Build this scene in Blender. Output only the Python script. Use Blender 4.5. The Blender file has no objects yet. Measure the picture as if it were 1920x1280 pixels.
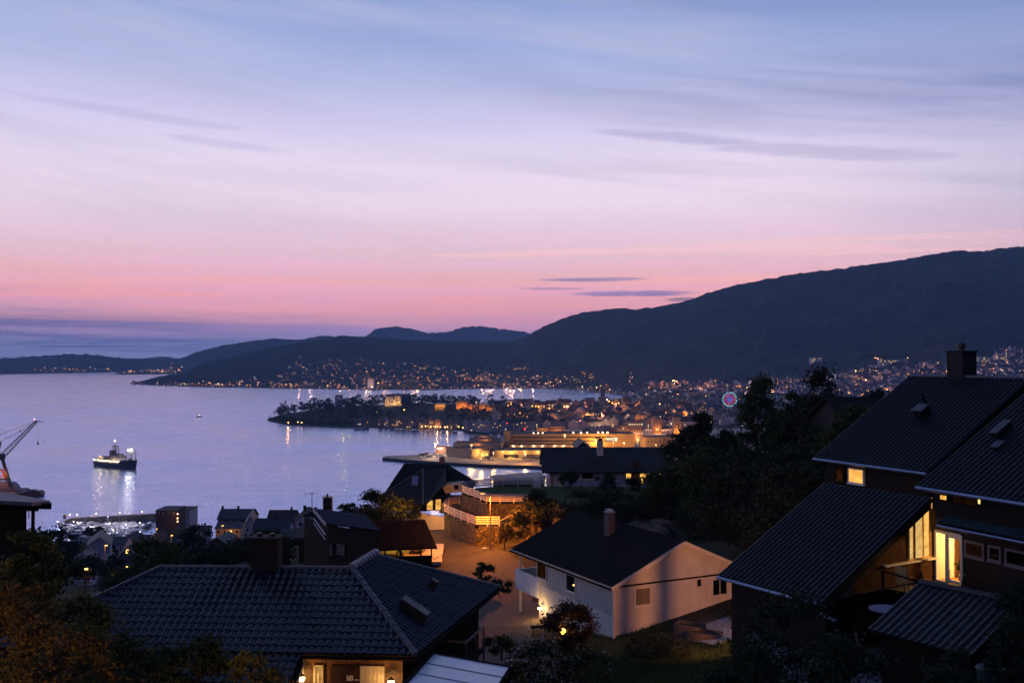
import bpy, bmesh, math, random
import numpy as np
from mathutils import Vector, Matrix
from mathutils import noise as mnoise
random.seed(7)
R = math.radians
HAZE_D = 9.5e-5
SC = bpy.context.scene
COL = SC.collection
# ---------------------------------------------------------------- camera
FPX = 1920 * 35 / 36.0
PITCH = math.atan(32 / FPX)
CAMZ = 120.0
cam = bpy.data.cameras.new("camera")
cam.lens = 35; cam.sensor_width = 36; cam.clip_start = 0.5; cam.clip_end = 60000
camo = bpy.data.objects.new("camera", cam)
COL.objects.link(camo)
camo.location = (0, 0, CAMZ)
camo.rotation_euler = (math.pi / 2 + PITCH, 0, 0)
SC.camera = camo
SC.view_settings.view_transform = 'Standard'
SC.view_settings.look = 'None'
SC.view_settings.exposure = 0
SC.view_settings.gamma = 1
SC.cycles.sample_clamp_indirect = 2.0
SC.cycles.sample_clamp_direct = 0.0
SC.cycles.max_bounces = 5
SC.cycles.diffuse_bounces = 2
SC.cycles.glossy_bounces = 2
SC.cycles.transparent_max_bounces = 12
SC.cycles.volume_bounces = 0
SC.cycles.caustics_reflective = False
SC.cycles.caustics_refractive = False

def lin(r, g, b):
    f = lambda c: (c / 255 / 12.92) if c / 255 <= 0.04045 else ((c / 255 + 0.055) / 1.055) ** 2.4
    return (f(r), f(g), f(b), 1.0)

class NT:
    """tiny node-tree helper"""
    def __init__(s, tree):
        s.t = tree
        for n in list(tree.nodes): tree.nodes.remove(n)
    def node(s, typ, **kw):
        n = s.t.nodes.new(typ)
        for k, v in kw.items(): setattr(n, k, v)
        return n
    def put(s, sock, v):
        if isinstance(v, bpy.types.NodeSocket): s.t.links.new(v, sock)
        elif v is not None:
            if hasattr(sock.default_value, '__len__') and not hasattr(v, '__len__'): v = [v] * len(sock.default_value)
            sock.default_value = v
    def m(s, op, a, b=None, c=None, clamp=False):
        n = s.node('ShaderNodeMath', operation=op, use_clamp=clamp)
        s.put(n.inputs[0], a)
        if b is not None: s.put(n.inputs[1], b)
        if c is not None: s.put(n.inputs[2], c)
        return n.outputs[0]
    def mix(s, f, a, b, blend='MIX'):
        n = s.node('ShaderNodeMix', data_type='RGBA', blend_type=blend)
        s.put(n.inputs[0], f); s.put(n.inputs[6], a); s.put(n.inputs[7], b)
        return n.outputs[2]
    def ramp(s, f, stops, interp='LINEAR'):
        n = s.node('ShaderNodeValToRGB'); cr = n.color_ramp; cr.interpolation = interp
        while len(cr.elements) > 1: cr.elements.remove(cr.elements[-1])
        cr.elements[0].position = stops[0][0]; cr.elements[0].color = stops[0][1]
        for p, c in stops[1:]:
            e = cr.elements.new(p); e.color = c
        s.put(n.inputs[0], f)
        return n.outputs[0]
    def noise(s, vec, scale, detail=3, rough=0.5, dist=0.0):
        n = s.node('ShaderNodeTexNoise')
        if vec is not None: s.put(n.inputs['Vector'], vec)
        n.inputs['Scale'].default_value = scale; n.inputs['Detail'].default_value = detail
        n.inputs['Roughness'].default_value = rough; n.inputs['Distortion'].default_value = dist
        return n.outputs[0]
    def smooth(s, x, a, b):
        n = s.node('ShaderNodeMapRange', interpolation_type='SMOOTHSTEP')
        s.put(n.inputs[0], x); n.inputs[1].default_value = a; n.inputs[2].default_value = b
        n.inputs[3].default_value = 0; n.inputs[4].default_value = 1
        return n.outputs[0]
    def xyz(s, x, y, z):
        n = s.node('ShaderNodeCombineXYZ')
        s.put(n.inputs[0], x); s.put(n.inputs[1], y); s.put(n.inputs[2], z)
        return n.outputs[0]

# ---------------------------------------------------------------- dusk sky
world = bpy.data.worlds.new("World"); SC.world = world; world.use_nodes = True
def build_world():
    n = NT(world.node_tree)
    tc = n.node('ShaderNodeTexCoord')
    sp = n.node('ShaderNodeSeparateXYZ'); n.put(sp.inputs[0], tc.outputs['Generated'])
    x, y, z = sp.outputs
    h = n.m('SQRT', n.m('ADD', n.m('ADD', n.m('MULTIPLY', x, x), n.m('MULTIPLY', y, y)), 1e-5))
    v = n.m('DIVIDE', z, h)                       # tangent of the elevation
    az = n.m('ARCTAN2', x, y)                     # azimuth from the afterglow
    # large soft waves move the colour bands up and down
    wob = n.noise(n.xyz(n.m('MULTIPLY', az, 1.3), n.m('MULTIPLY', v, 6.0), 3.1), 1.0, 4, .55)
    vv = n.m('ADD', v, n.m('MULTIPLY', n.m('SUBTRACT', wob, .5), .030))
    t = n.m('DIVIDE', vv, 0.5, clamp=True)
    P = lambda yy: (672 - yy) / FPX / 0.5
    def B(yy, r, g, b):
        # the sky beyond the haze is brighter than what arrives through it
        vt = max(.03, (672 - yy) / FPX); T = math.exp(-HAZE_D * min(15500, 684 / vt)); c = lin(r, g, b)
        return tuple(max(.0, (c[i] - (.05, .07, .14)[i] * (1 - T)) / T) for i in range(3)) + (1,)
    band = n.ramp(t, [(P(yy), B(yy, *c)) for yy, c in (
        (672, (108, 116, 168)), (645, (124, 123, 174)), (618, (168, 134, 180)),
        (592, (210, 152, 174)), (560, (230, 162, 168)), (520, (227, 175, 182)), (480, (224, 190, 202)),
        (430, (228, 202, 220)), (380, (234, 216, 233)), (310, (232, 218, 240)),
        (230, (208, 202, 236)), (150, (184, 190, 229)), (70, (158, 175, 221)),
        (0, (136, 161, 214)))] + [(1.0, lin(112, 142, 206))])
    # streaked high cloud, falling a little to the right
    tv = n.m('ADD', v, n.m('MULTIPLY', az, .115))
    st = n.noise(n.xyz(n.m('MULTIPLY', az, 1.6), n.m('MULTIPLY', tv, 17.0), 0.7), 1.0, 7, .62, .35)
    stm = n.smooth(st, .44, .72)
    hi = n.smooth(v, .08, .2)
    side = n.m('ADD', .25, n.m('MULTIPLY', n.smooth(az, -.15, .35), .75))
    band = n.mix(n.m('MULTIPLY', n.m('MULTIPLY', stm, hi), n.m('MULTIPLY', side, .58)), band, lin(122, 137, 190))
    st2 = n.noise(n.xyz(n.m('MULTIPLY', az, 1.1), n.m('MULTIPLY', tv, 9.0), 5.7), 1.0, 6, .6, .2)
    band = n.mix(n.m('MULTIPLY', n.smooth(st2, .47, .72), n.m('MULTIPLY', hi, .6)), band, lin(228, 216, 238))
    # blue towards the upper right, as in the east of the glow
    band = n.mix(n.m('MULTIPLY', n.smooth(n.m('ADD', az, n.m('MULTIPLY', v, 1.0)), .35, .95), .62), band, lin(122, 145, 200))
    # low blue cloud bank at the left
    lowv = n.m('ADD', v, n.m('MULTIPLY', n.m('SUBTRACT', n.noise(n.xyz(n.m('MULTIPLY', az, 5.0), n.m('MULTIPLY', v, 75.0), 2.2), 1.0, 7, .68, .5), .5), .055))
    bank = n.m('SUBTRACT', 1.0, n.smooth(n.m('ADD', lowv, n.m('MULTIPLY', n.m('ADD', az, .47), .045)), .014, .070))
    bank = n.m('MULTIPLY', bank, n.m('SUBTRACT', 1.0, n.m('MULTIPLY', n.smooth(az, -.22, .12), .8)))
    band = n.mix(n.m('MULTIPLY', bank, .70), band, B(640, 120, 130, 174))
    dk = n.noise(n.xyz(n.m('MULTIPLY', az, 4.0), n.m('MULTIPLY', v, 120.0), 8.2), 1.0, 7, .66, .5)
    dkm = n.m('MULTIPLY', n.m('MULTIPLY', n.smooth(dk, .47, .6), bank), n.m('SUBTRACT', 1.0, n.smooth(az, -.36, -.12)))
    band = n.mix(n.m('MULTIPLY', dkm, .8), band, B(610, 86, 100, 152))
    # thin separate wisps
    def wisp(pxx, pyy, w, hh, s, col, tilt=0.0):
        nonlocal band
        a0 = math.atan((pxx - 960) / FPX); v0 = (672 - pyy) / FPX * math.cos(a0)
        da = n.m('SUBTRACT', az, a0)
        dv = n.m('SUBTRACT', n.m('SUBTRACT', v, v0), n.m('MULTIPLY', da, -tilt))
        e = n.m('ADD', n.m('POWER', n.m('DIVIDE', da, w / FPX), 2.0), n.m('POWER', n.m('DIVIDE', dv, hh / FPX), 2.0))
        nz = n.noise(n.xyz(n.m('MULTIPLY', az, 30.0), n.m('MULTIPLY', v, 300.0), pyy * .1), 1.0, 4, .6)
        e = n.m('ADD', e, n.m('MULTIPLY', n.m('SUBTRACT', nz, .5), 1.6))
        mk = n.m('SUBTRACT', 1.0, n.smooth(e, .1, 1.1))
        band = n.mix(n.m('MULTIPLY', mk, s), band, col)
    wisp(1110, 524, 120, 5, .8, B(524, 128, 122, 172))
    wisp(1185, 550, 130, 7, .9, B(550, 104, 108, 160))
    wisp(1040, 541, 75, 3, .6, lin(140, 125, 172))
    wisp(1290, 561, 50, 5, .7, lin(110, 110, 160))
    wisp(1540, 283, 260, 16, .28, lin(125, 130, 185), .11)
    wisp(1260, 255, 150, 12, .35, lin(150, 152, 200), .1)
    wisp(250, 212, 240, 10, .2, lin(160, 160, 210), .08)
    wisp(420, 268, 130, 9, .22, lin(175, 165, 212), .08)
    wisp(1890, 150, 90, 12, .15, lin(100, 125, 180), .1)
    pk = n.noise(n.xyz(n.m('MULTIPLY', az, 2.2), n.m('MULTIPLY', v, 70.0), 4.4), 1.0, 6, .62, .4)
    low = n.m('MULTIPLY', n.smooth(v, .012, .03), n.m('SUBTRACT', 1.0, n.smooth(v, .06, .15)))
    band = n.mix(n.m('MULTIPLY', n.m('MULTIPLY', n.smooth(pk, .46, .66), low), .38), band, B(600, 176, 140, 180))
    band = n.mix(n.m('MULTIPLY', n.m('MULTIPLY', n.m('SUBTRACT', 1.0, n.smooth(pk, .34, .5)), low), .35), band, B(570, 242, 172, 176))
    # afterglow only in the west: sides, back and zenith are deep blue
    away = n.smooth(n.m('ABSOLUTE', n.m('ADD', az, .55)), 1.15, 2.9)
    deep = n.ramp(n.m('MULTIPLY', v, 1.0, clamp=True), [(0, lin(34, 44, 84)), (.3, lin(34, 50, 98)), (1, lin(28, 44, 88))])
    band = n.mix(away, band, deep)
    zen = n.smooth(v, .45, 2.2)
    band = n.mix(zen, band, lin(30, 46, 92))
    # below the horizon
    band = n.mix(n.smooth(v, -.02, -.002), lin(24, 30, 52), band)
    # the physical sky, sun already below the horizon, adds its faint blue
    nis = n.node('ShaderNodeTexSky', sky_type='NISHITA', sun_disc=False)
    nis.sun_elevation = R(-4); nis.sun_rotation = R(0); nis.altitude = 120
    b1 = n.node('ShaderNodeBackground'); n.put(b1.inputs[0], band); b1.inputs[1].default_value = 1.0
    b2 = n.node('ShaderNodeBackground'); n.put(b2.inputs[0], nis.outputs[0]); b2.inputs[1].default_value = 0.05
    ad = n.node('ShaderNodeAddShader'); n.t.links.new(b1.outputs[0], ad.inputs[0]); n.t.links.new(b2.outputs[0], ad.inputs[1])
    out = n.node('ShaderNodeOutputWorld'); n.t.links.new(ad.outputs[0], out.inputs[0])
build_world()
world.cycles.sampling_method = 'MANUAL'; world.cycles.sample_map_resolution = 1024

# ---------------------------------------------------------------- projection helpers (pixels of the 1920x1280 photograph)
CP, SP_ = math.cos(PITCH), math.sin(PITCH)
def ray(px, py):
    a, b = (px - 960) / FPX, (640 - py) / FPX
    return Vector((a, CP - b * SP_, SP_ + b * CP))
def at(px, py, Y):
    d = ray(px, py); k = Y / d.y
    return Vector((d.x * k, Y, CAMZ + d.z * k))
def gnd(px, py, z=0.0):
    d = ray(px, py); k = (z - CAMZ) / d.z
    return Vector((d.x * k, d.y * k, z))
def onplane(px, py, p0, nrm):
    d = ray(px, py); c = Vector((0, 0, CAMZ)); k = (p0 - c).dot(nrm) / d.dot(nrm)
    return c + d * k
def onwall(px, py, p, d):
    """pixel onto the vertical plane through p running along d"""
    return onplane(px, py, Vector((p[0], p[1], 0)), Vector((d[1], -d[0], 0)))
def interp(xs, ys, x): return float(np.interp(x, xs, ys))

# ---------------------------------------------------------------- materials
MATS = {}
def mat(name, col, rough=.7, var=.25, scale=2.0, bump=0.0, bscale=None, spec=.4, metal=0.0, coat=0.0, stretch=None, col2=None, detail=4, patch=None):
    if name in MATS: return MATS[name]
    m = bpy.data.materials.new(name); m.use_nodes = True; n = NT(m.node_tree)
    tc = n.node('ShaderNodeTexCoord'); vec = tc.outputs['Object']
    if stretch:
        mp = n.node('ShaderNodeMapping'); n.put(mp.inputs[0], vec); mp.inputs['Scale'].default_value = stretch; vec = mp.outputs[0]
    nz = n.noise(vec, scale, detail, .6)
    c = lin(*col); c2 = lin(*col2) if col2 else None
    if c2 is None:
        lo = tuple(k * (1 - var) for k in c[:3]) + (1,); hi = tuple(min(1, k * (1 + var)) for k in c[:3]) + (1,)
    else: lo, hi = c, c2
    f = n.smooth(nz, .32, .68)
    cc = n.mix(f, lo, hi)
    if patch:
        pm = n.smooth(n.noise(tc.outputs['Object'], patch[1], 5, .65, .6), .5, .68)
        cc = n.mix(n.m('MULTIPLY', pm, patch[2]), cc, lin(*patch[0]))
    b = n.node('ShaderNodeBsdfPrincipled')
    n.put(b.inputs['Base Color'], cc)
    n.put(b.inputs['Roughness'], n.m('ADD', rough - .06, n.m('MULTIPLY', f, .12)))
    b.inputs['Specular IOR Level'].default_value = spec; b.inputs['Metallic'].default_value = metal
    b.inputs['Coat Weight'].default_value = coat
    if bump:
        bn = n.noise(vec, bscale or scale * 4, 4, .6)
        bp = n.node('ShaderNodeBump'); n.put(bp.inputs['Height'], bn); bp.inputs['Strength'].default_value = min(1, bump); bp.inputs['Distance'].default_value = .05 * max(1, bump)
        n.put(b.inputs['Normal'], bp.outputs[0])
    o = n.node('ShaderNodeOutputMaterial'); n.t.links.new(b.outputs[0], o.inputs[0])
    MATS[name] = m
    return m
def glow(name, col, strength, var=0.0, scale=2.0, sample=False):
    """a surface that gives off light"""
    if name in MATS: return MATS[name]
    m = bpy.data.materials.new(name); m.use_nodes = True; n = NT(m.node_tree)
    e = n.node('ShaderNodeEmission'); c = lin(*col)
    if var:
        tc = n.node('ShaderNodeTexCoord'); nz = n.noise(tc.outputs['Object'], scale, 3, .6)
        n.put(e.inputs[0], n.mix(n.smooth(nz, .35, .65), tuple(k * (1 - var) for k in c[:3]) + (1,), c))
    else: e.inputs[0].default_value = c
    e.inputs[1].default_value = strength
    o = n.node('ShaderNodeOutputMaterial'); n.t.links.new(e.outputs[0], o.inputs[0])
    if not sample:
        m.cycles.emission_sampling = 'NONE'
    MATS[name] = m
    return m
def glassmat(name='window_glass'):
    if name in MATS: return MATS[name]
    m = bpy.data.materials.new(name); m.use_nodes = True; n = NT(m.node_tree)
    tr = n.node('ShaderNodeBsdfTransparent'); gl = n.node('ShaderNodeBsdfGlossy'); gl.inputs['Roughness'].default_value = .04
    mx = n.node('ShaderNodeMixShader')
    fr = n.node('ShaderNodeFresnel'); fr.inputs[0].default_value = 1.5
    n.put(mx.inputs[0], fr.outputs[0]); n.t.links.new(tr.outputs[0], mx.inputs[1]); n.t.links.new(gl.outputs[0], mx.inputs[2])
    o = n.node('ShaderNodeOutputMaterial'); n.t.links.new(mx.outputs[0], o.inputs[0]); MATS[name] = m
    return m

# ---------------------------------------------------------------- mesh builder
class MB:
    def __init__(s): s.v = []; s.f = []; s.mi = []; s.cur = 0
    def add(s, vs, fs):
        b = len(s.v); s.v += [tuple(p) for p in vs]
        for f in fs: s.f.append(tuple(b + i for i in f)); s.mi.append(s.cur)
    def quad(s, a, b, c, d): s.add([a, b, c, d], [(0, 1, 2, 3)])
    def poly(s, pts): s.add(pts, [tuple(range(len(pts)))])
    def box(s, c, sz, rz=0.0, M=None):
        hx, hy, hz = sz[0] / 2, sz[1] / 2, sz[2] / 2
        ca, sa = math.cos(rz), math.sin(rz); vs = []
        for x, y, z in ((-hx, -hy, -hz), (hx, -hy, -hz), (hx, hy, -hz), (-hx, hy, -hz), (-hx, -hy, hz), (hx, -hy, hz), (hx, hy, hz), (-hx, hy, hz)):
            if M is not None: q = M @ Vector((x, y, z)); vs.append((c[0] + q.x, c[1] + q.y, c[2] + q.z))
            else: vs.append((c[0] + x * ca - y * sa, c[1] + x * sa + y * ca, c[2] + z))
        s.add(vs, [(0, 3, 2, 1), (4, 5, 6, 7), (0, 1, 5, 4), (1, 2, 6, 5), (2, 3, 7, 6), (3, 0, 4, 7)])
    def slab(s, poly, off):
        """closed prism: polygon swept by vector off"""
        n = len(poly); off = Vector(off); P = [Vector(p) for p in poly]
        s.add([*P, *[p + off for p in P]], [tuple(range(n))[::-1], tuple(range(n, 2 * n))] + [(i, (i + 1) % n, n + (i + 1) % n, n + i) for i in range(n)])
    def beam(s, a, b, w, h=None):
        """box bar from a to b"""
        a, b = Vector(a), Vector(b); d = b - a; L = d.length
        if L < 1e-6: return
        z = d / L; up = Vector((0, 0, 1)) if abs(z.z) < .95 else Vector((0, 1, 0))
        x = z.cross(up).normalized(); y = x.cross(z)
        M = Matrix((x, y, z)).transposed()
        s.box((a + b) / 2, (w, h or w, L), M=M)
    def tube(s, a, b, r0, r1=None, n=8, caps=True):
        a, b = Vector(a), Vector(b); r1 = r0 if r1 is None else r1; d = (b - a)
        if d.length < 1e-6: return
        z = d.normalized(); up = Vector((0, 0, 1)) if abs(z.z) < .95 else Vector((0, 1, 0))
        x = z.cross(up).normalized(); y = x.cross(z); vs = []
        for p, r in ((a, r0), (b, r1)):
            for i in range(n):
                t = 2 * math.pi * i / n; vs.append(p + x * (r * math.cos(t)) + y * (r * math.sin(t)))
        fs = [(i, (i + 1) % n, n + (i + 1) % n, n + i) for i in range(n)]
        if caps: fs += [tuple(range(n))[::-1], tuple(range(n, 2 * n))]
        s.add(vs, fs)
    def path(s, pts, rs, n=7):
        for i in range(len(pts) - 1): s.tube(pts[i], pts[i + 1], rs[i], rs[i + 1], n)
    def ball(s, c, r, n=6, m=4, sq=(1, 1, 1)):
        vs = [(c[0], c[1], c[2] + r * sq[2])]
        for j in range(1, m):
            ph = math.pi * j / m
            for i in range(n):
                t = 2 * math.pi * i / n
                vs.append((c[0] + r * sq[0] * math.sin(ph) * math.cos(t), c[1] + r * sq[1] * math.sin(ph) * math.sin(t), c[2] + r * sq[2] * math.cos(ph)))
        vs.append((c[0], c[1], c[2] - r * sq[2])); fs = []
        for i in range(n): fs.append((0, 1 + i, 1 + (i + 1) % n))
        for j in range(m - 2):
            for i in range(n):
                a = 1 + j * n + i; b = 1 + j * n + (i + 1) % n; fs.append((a, a + n, b + n, b))
        e = len(vs) - 1; o = 1 + (m - 2) * n
        for i in range(n): fs.append((o + i, e, o + (i + 1) % n))
        s.add(vs, fs)
    def build(s, name, mats, parent=None, smooth=False, org=None):
        if not isinstance(mats, (list, tuple)): mats = [mats]
        o_ = Vector(org) if org is not None else (parent_world(parent) if parent else Vector((0, 0, 0)))
        me = bpy.data.meshes.new(name)
        vs = np.array(s.v, dtype=float).reshape(-1, 3) - np.array(o_)
        me.from_pydata(vs.tolist(), [], s.f)
        for m in mats: me.materials.append(m)
        if len(mats) > 1: me.polygons.foreach_set('material_index', s.mi)
        if smooth: me.polygons.foreach_set('use_smooth', [True] * len(me.polygons))
        me.update()
        o = bpy.data.objects.new(name, me); COL.objects.link(o)
        if parent: o.parent = parent
        else: o.location = o_
        return o
def parent_world(p):
    l = Vector((0, 0, 0))
    while p: l += p.location; p = p.parent
    return l
def root(name, loc, label, cat, group=None):
    o = bpy.data.objects.new(name, None); COL.objects.link(o); o.location = loc
    o.empty_display_size = .1
    return tag(o, label, cat, group)
def tag(o, label=None, cat=None, group=None, kind=None):
    if label: o['label'] = label
    if cat: o['category'] = cat
    if group: o['group'] = group
    if kind: o['kind'] = kind
    return o
def copytree(o, loc=None, label=None, rz=None, sc=None, parent=None):
    c = o.copy(); COL.objects.link(c)
    if parent is not None: c.parent = parent
    if loc is not None: c.location = loc
    if rz is not None: c.rotation_euler.z = rz
    if sc is not None: c.scale = (sc, sc, sc) if not hasattr(sc, '__len__') else sc
    if label: c['label'] = label
    for ch in o.children: copytree(ch, parent=c)
    return c
def lamp(name, loc, power, col, radius=.1, parent=None, spot=None, direction=None):
    if spot and direction is None: direction = (0, 0, -1)
    L = bpy.data.lights.new(name, 'SPOT' if spot else 'POINT'); L.energy = power; L.color = lin(*col)[:3]; L.shadow_soft_size = radius
    if spot: L.spot_size = R(spot); L.spot_blend = .6 if spot < 140 else .08
    o = bpy.data.objects.new(name, L); COL.objects.link(o)
    if direction is not None: o.rotation_euler = Vector(direction).to_track_quat('-Z', 'Y').to_euler()
    if parent: o.parent = parent; o.location = Vector(loc) - parent_world(parent)
    else: o.location = loc
    return o
def fbm(x, y, s, o=4, seed=0.0):
    return mnoise.fractal(Vector((x / s, y / s, seed)), 1.0, 2.0, o)
# ---------------------------------------------------------------- water
def water_mat():
    m = bpy.data.materials.new('sea_water'); m.use_nodes = True; n = NT(m.node_tree)
    g = n.node('ShaderNodeNewGeometry'); pos = g.outputs['Position']
    mp = n.node('ShaderNodeMapping'); n.put(mp.inputs[0], pos); mp.inputs['Scale'].default_value = (.6, 1.0, 1); mp.inputs['Rotation'].default_value = (0, 0, .35)
    w1 = n.noise(mp.outputs[0], .22, 4, .62, .3)
    w2 = n.noise(mp.outputs[0], 1.1, 3, .55, .2)
    big = n.noise(mp.outputs[0], .005, 6, .68, .8)         # cat's paws: wind roughens the water in long patches
    patch = n.smooth(big, .38, .64)
    w3 = n.noise(mp.outputs[0], .055, 4, .6, .5)
    hgt = n.m('ADD', n.m('ADD', n.m('MULTIPLY', w1, 1.0), n.m('MULTIPLY', w2, .22)), n.m('MULTIPLY', w3, 3.2))
    bp = n.node('ShaderNodeBump'); n.put(bp.inputs['Height'], hgt); bp.inputs['Distance'].default_value = .8
    n.put(bp.inputs['Strength'], n.m('ADD', .55, n.m('MULTIPLY', patch, .3)))
    b = n.node('ShaderNodeBsdfPrincipled')
    b.inputs['Base Color'].default_value = (.39, .59, 1.0, 1); b.inputs['Metallic'].default_value = .85
    n.put(b.inputs['Roughness'], n.m('ADD', .16, n.m('MULTIPLY', patch, .08)))
    b.inputs['IOR'].default_value = 1.6; b.inputs['Specular IOR Level'].default_value = .5
    n.put(b.inputs['Normal'], bp.outputs[0])
    o = n.node('ShaderNodeOutputMaterial'); n.t.links.new(b.outputs[0], o.inputs[0])
    return m
w = MB(); w.quad((-9500, -300, 0), (9500, -300, 0), (9500, 15200, 0), (-9500, 15200, 0))
tag(w.build('water', water_mat()), kind='structure')

forest = mat('forest_slope', (20, 30, 22), .95, .55, .02, bump=1.0, bscale=.09, spec=.1, col2=(60, 72, 50), detail=12, patch=((86, 84, 74), .005, .4))
def hills(name, shore, ridge, dist, mtl, ncol, nrow, rough=6.0, shape=1.25, back=600, seed=0.0, roughs=9.0):
    """a range: shore pixels, ridge pixels and ridge distance give real positions; returns f(px, t) -> point"""
    sx, sy = zip(*shore); rx, ry = zip(*ridge); dx, dy = zip(*dist)
    def f(px, t, rf=True):
        y_s = interp(sx, sy, px); g = gnd(px, y_s, 0.0)
        D = interp(dx, dy, px); rp = at(px, interp(rx, ry, px), D)
        if g.y > D - 60: g = Vector((rp.x * (D - 60) / D, D - 60, 0))
        if t <= 1:
            z = rp.z * (t ** shape)
            p = Vector((g.x + (rp.x - g.x) * t, g.y + (rp.y - g.y) * t, z))
        else:
            k = t - 1; p = Vector((rp.x * (1 + k * back / D), rp.y + k * back, rp.z * max(0, 1 - k * k) - 5 * k))
        if rf:
            a = min(1.0, t * 5) * (1 if t <= 1 else .5)
            broad = (fbm(p.x, p.y, 420, 4, seed) * .17 - abs(fbm(p.x, p.y, 170, 3, seed + 7)) * .05) * rp.z * math.sin(math.pi * min(t, 1))
            p.z += a * (rough * fbm(p.x, p.y, 34, 4, seed + 3) * (1 if t < .97 else .8)) + broad
            if t < .02: p.z = -1.5
        return p
    a, b = min(rx[0], sx[0]), max(rx[-1], sx[-1]); P = []; F = []
    ts = [i / nrow for i in range(nrow + 1)] + [1.2, 1.6, 2.0]
    for i in range(ncol + 1):
        px = a + (b - a) * i / ncol
        for t in ts: P.append(f(px, t))
    k = len(ts)
    for i in range(ncol):
        for j in range(k - 1): F.append((i * k + j, (i + 1) * k + j, (i + 1) * k + j + 1, i * k + j + 1))
    mb = MB(); mb.v = [tuple(p) for p in P]; mb.f = F; mb.mi = [0] * len(F)
    o = mb.build(name, mtl, smooth=False); tag(o, kind='structure')
    return f
SH_FAR = [(246, 720), (300, 723), (400, 726), (500, 728), (600, 730), (690, 731), (800, 731), (900, 729), (1000, 728), (1060, 731), (1110, 735), (1180, 742), (1250, 746), (1400, 752), (1600, 758), (1950, 764), (2400, 770)]
RD_FAR = [(246, 719), (300, 706), (350, 697), (366, 688), (380, 680), (440, 669), (480, 657), (520, 650), (560, 643), (600, 636), (640, 629), (700, 632), (760, 637), (830, 639), (900, 640), (960, 640), (980, 634), (1000, 622), (1030, 607), (1060, 595), (1090, 586), (1160, 577), (1195, 580), (1240, 574), (1290, 563), (1340, 545), (1380, 534), (1440, 522), (1500, 512), (1560, 506), (1640, 494), (1700, 486), (1750, 476), (1790, 470), (1840, 471), (1880, 465), (1925, 461), (2050, 450), (2400, 470)]
hill_near = hills('hills', SH_FAR, RD_FAR, [(246, 4900), (400, 5300), (700, 5600), (960, 5700), (1060, 5400), (1400, 5000), (1925, 4500), (2400, 4200)], forest, 900, 70, rough=8, shape=1.35, seed=1)
hill_mid = hills('hills', [(203, 703), (340, 701), (700, 701)], [(203, 702), (240, 693), (280, 684), (340, 671), (371, 659), (413, 648), (480, 638), (515, 634), (560, 637), (607, 629), (640, 632), (700, 640)],
    [(203, 9000), (700, 9800)], forest, 220, 30, rough=9, shape=1.1, seed=5)
hill_isl = hills('hills', [(-200, 704), (0, 702), (200, 698), (380, 697)], [(-200, 668), (0, 672), (60, 668), (120, 664), (160, 663), (200, 668), (260, 674), (320, 673), (380, 680)], [(-200, 9300), (380, 9300)], forest, 200, 16, rough=14, shape=1.1, seed=8)
hill_blue = hills('hills', [(540, 690), (1060, 690)], [(540, 645), (600, 629), (660, 636), (680, 634), (690, 628), (705, 616), (740, 612), (775, 617), (800, 624), (840, 622), (870, 612), (900, 611), (940, 617), (985, 622), (1060, 650)], [(540, 12500), (1060, 12500)], forest, 240, 14, rough=16, shape=1.0, back=900, seed=11)
hills('hills', [(-300, 689), (2300, 689)], [(-300, 671), (260, 672), (300, 668), (345, 672), (600, 660), (2300, 640)], [(-300, 14000), (2300, 14000)], forest, 160, 6, rough=14, shape=1.0, back=600, seed=13)
# ---------------------------------------------------------------- shared ground materials
M_ground = mat('dark_ground', (44, 48, 38), .95, .5, .4, bump=.6, spec=.1, col2=(70, 68, 54))
M_asphalt = mat('asphalt', (52, 50, 50), .85, .2, 1.5, bump=.4, bscale=30, spec=.3, col2=(70, 67, 64), patch=((38, 37, 38), .35, .7))
M_grass = mat('lawn_grass', (46, 62, 30), .95, .4, 2.2, bump=.8, bscale=30, spec=.1, col2=(70, 88, 44))
M_quay = mat('quay_concrete', (150, 140, 124), .85, .2, .05, bump=.2, bscale=.8, col2=(176, 166, 148))
M_quaywall = mat('quay_wall_stone', (52, 50, 48), .9, .3, .3)

def seg_dist(P, poly, n):
    """signed distance of points to a polygon, positive inside (numpy)"""
    d = np.full(len(P), 1e9); inside = np.zeros(len(P), bool)
    for i in range(n):
        a = poly[i]; b = poly[(i + 1) % n]; e = b - a; w = P - a
        t = np.clip((w @ e) / max(1e-9, e @ e), 0, 1)
        d = np.minimum(d, np.hypot(*(w - t[:, None] * e).T))
        c = ((a[1] > P[:, 1]) != (b[1] > P[:, 1]))
        xx = (b[0] - a[0]) * (P[:, 1] - a[1]) / (b[1] - a[1] + 1e-12) + a[0]
        inside ^= c & (P[:, 0] < xx)
    return np.where(inside, d, -d)
NORD_PX = [(500, 787.5), (512, 791), (545, 797), (600, 799.5), (660, 801), (740, 803), (830, 806), (870, 808), (875, 813), (905, 814), (945, 812), (1000, 806), (1060, 806), (1400, 806), (2500, 806),
    (2500, 712), (1950, 722), (1500, 730), (1250, 741), (1185, 745), (1160, 748), (1120, 752), (1060, 757), (980, 762), (900, 765), (800, 768), (700, 770), (620, 771), (560, 773), (520, 778), (505, 784)]
NORD = [gnd(x, y, 0).xy for x, y in NORD_PX]
HILL_PTS = [((625, 782), 12, 150), ((700, 778), 18, 180), ((780, 777), 21, 180), ((860, 777), 20, 180), ((930, 777), 15, 170), ((1010, 778), 12, 170), ((1130, 775), 11, 200)]
HP = [(gnd(p[0], p[1], 0), h, r) for p, h, r in HILL_PTS]
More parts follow.
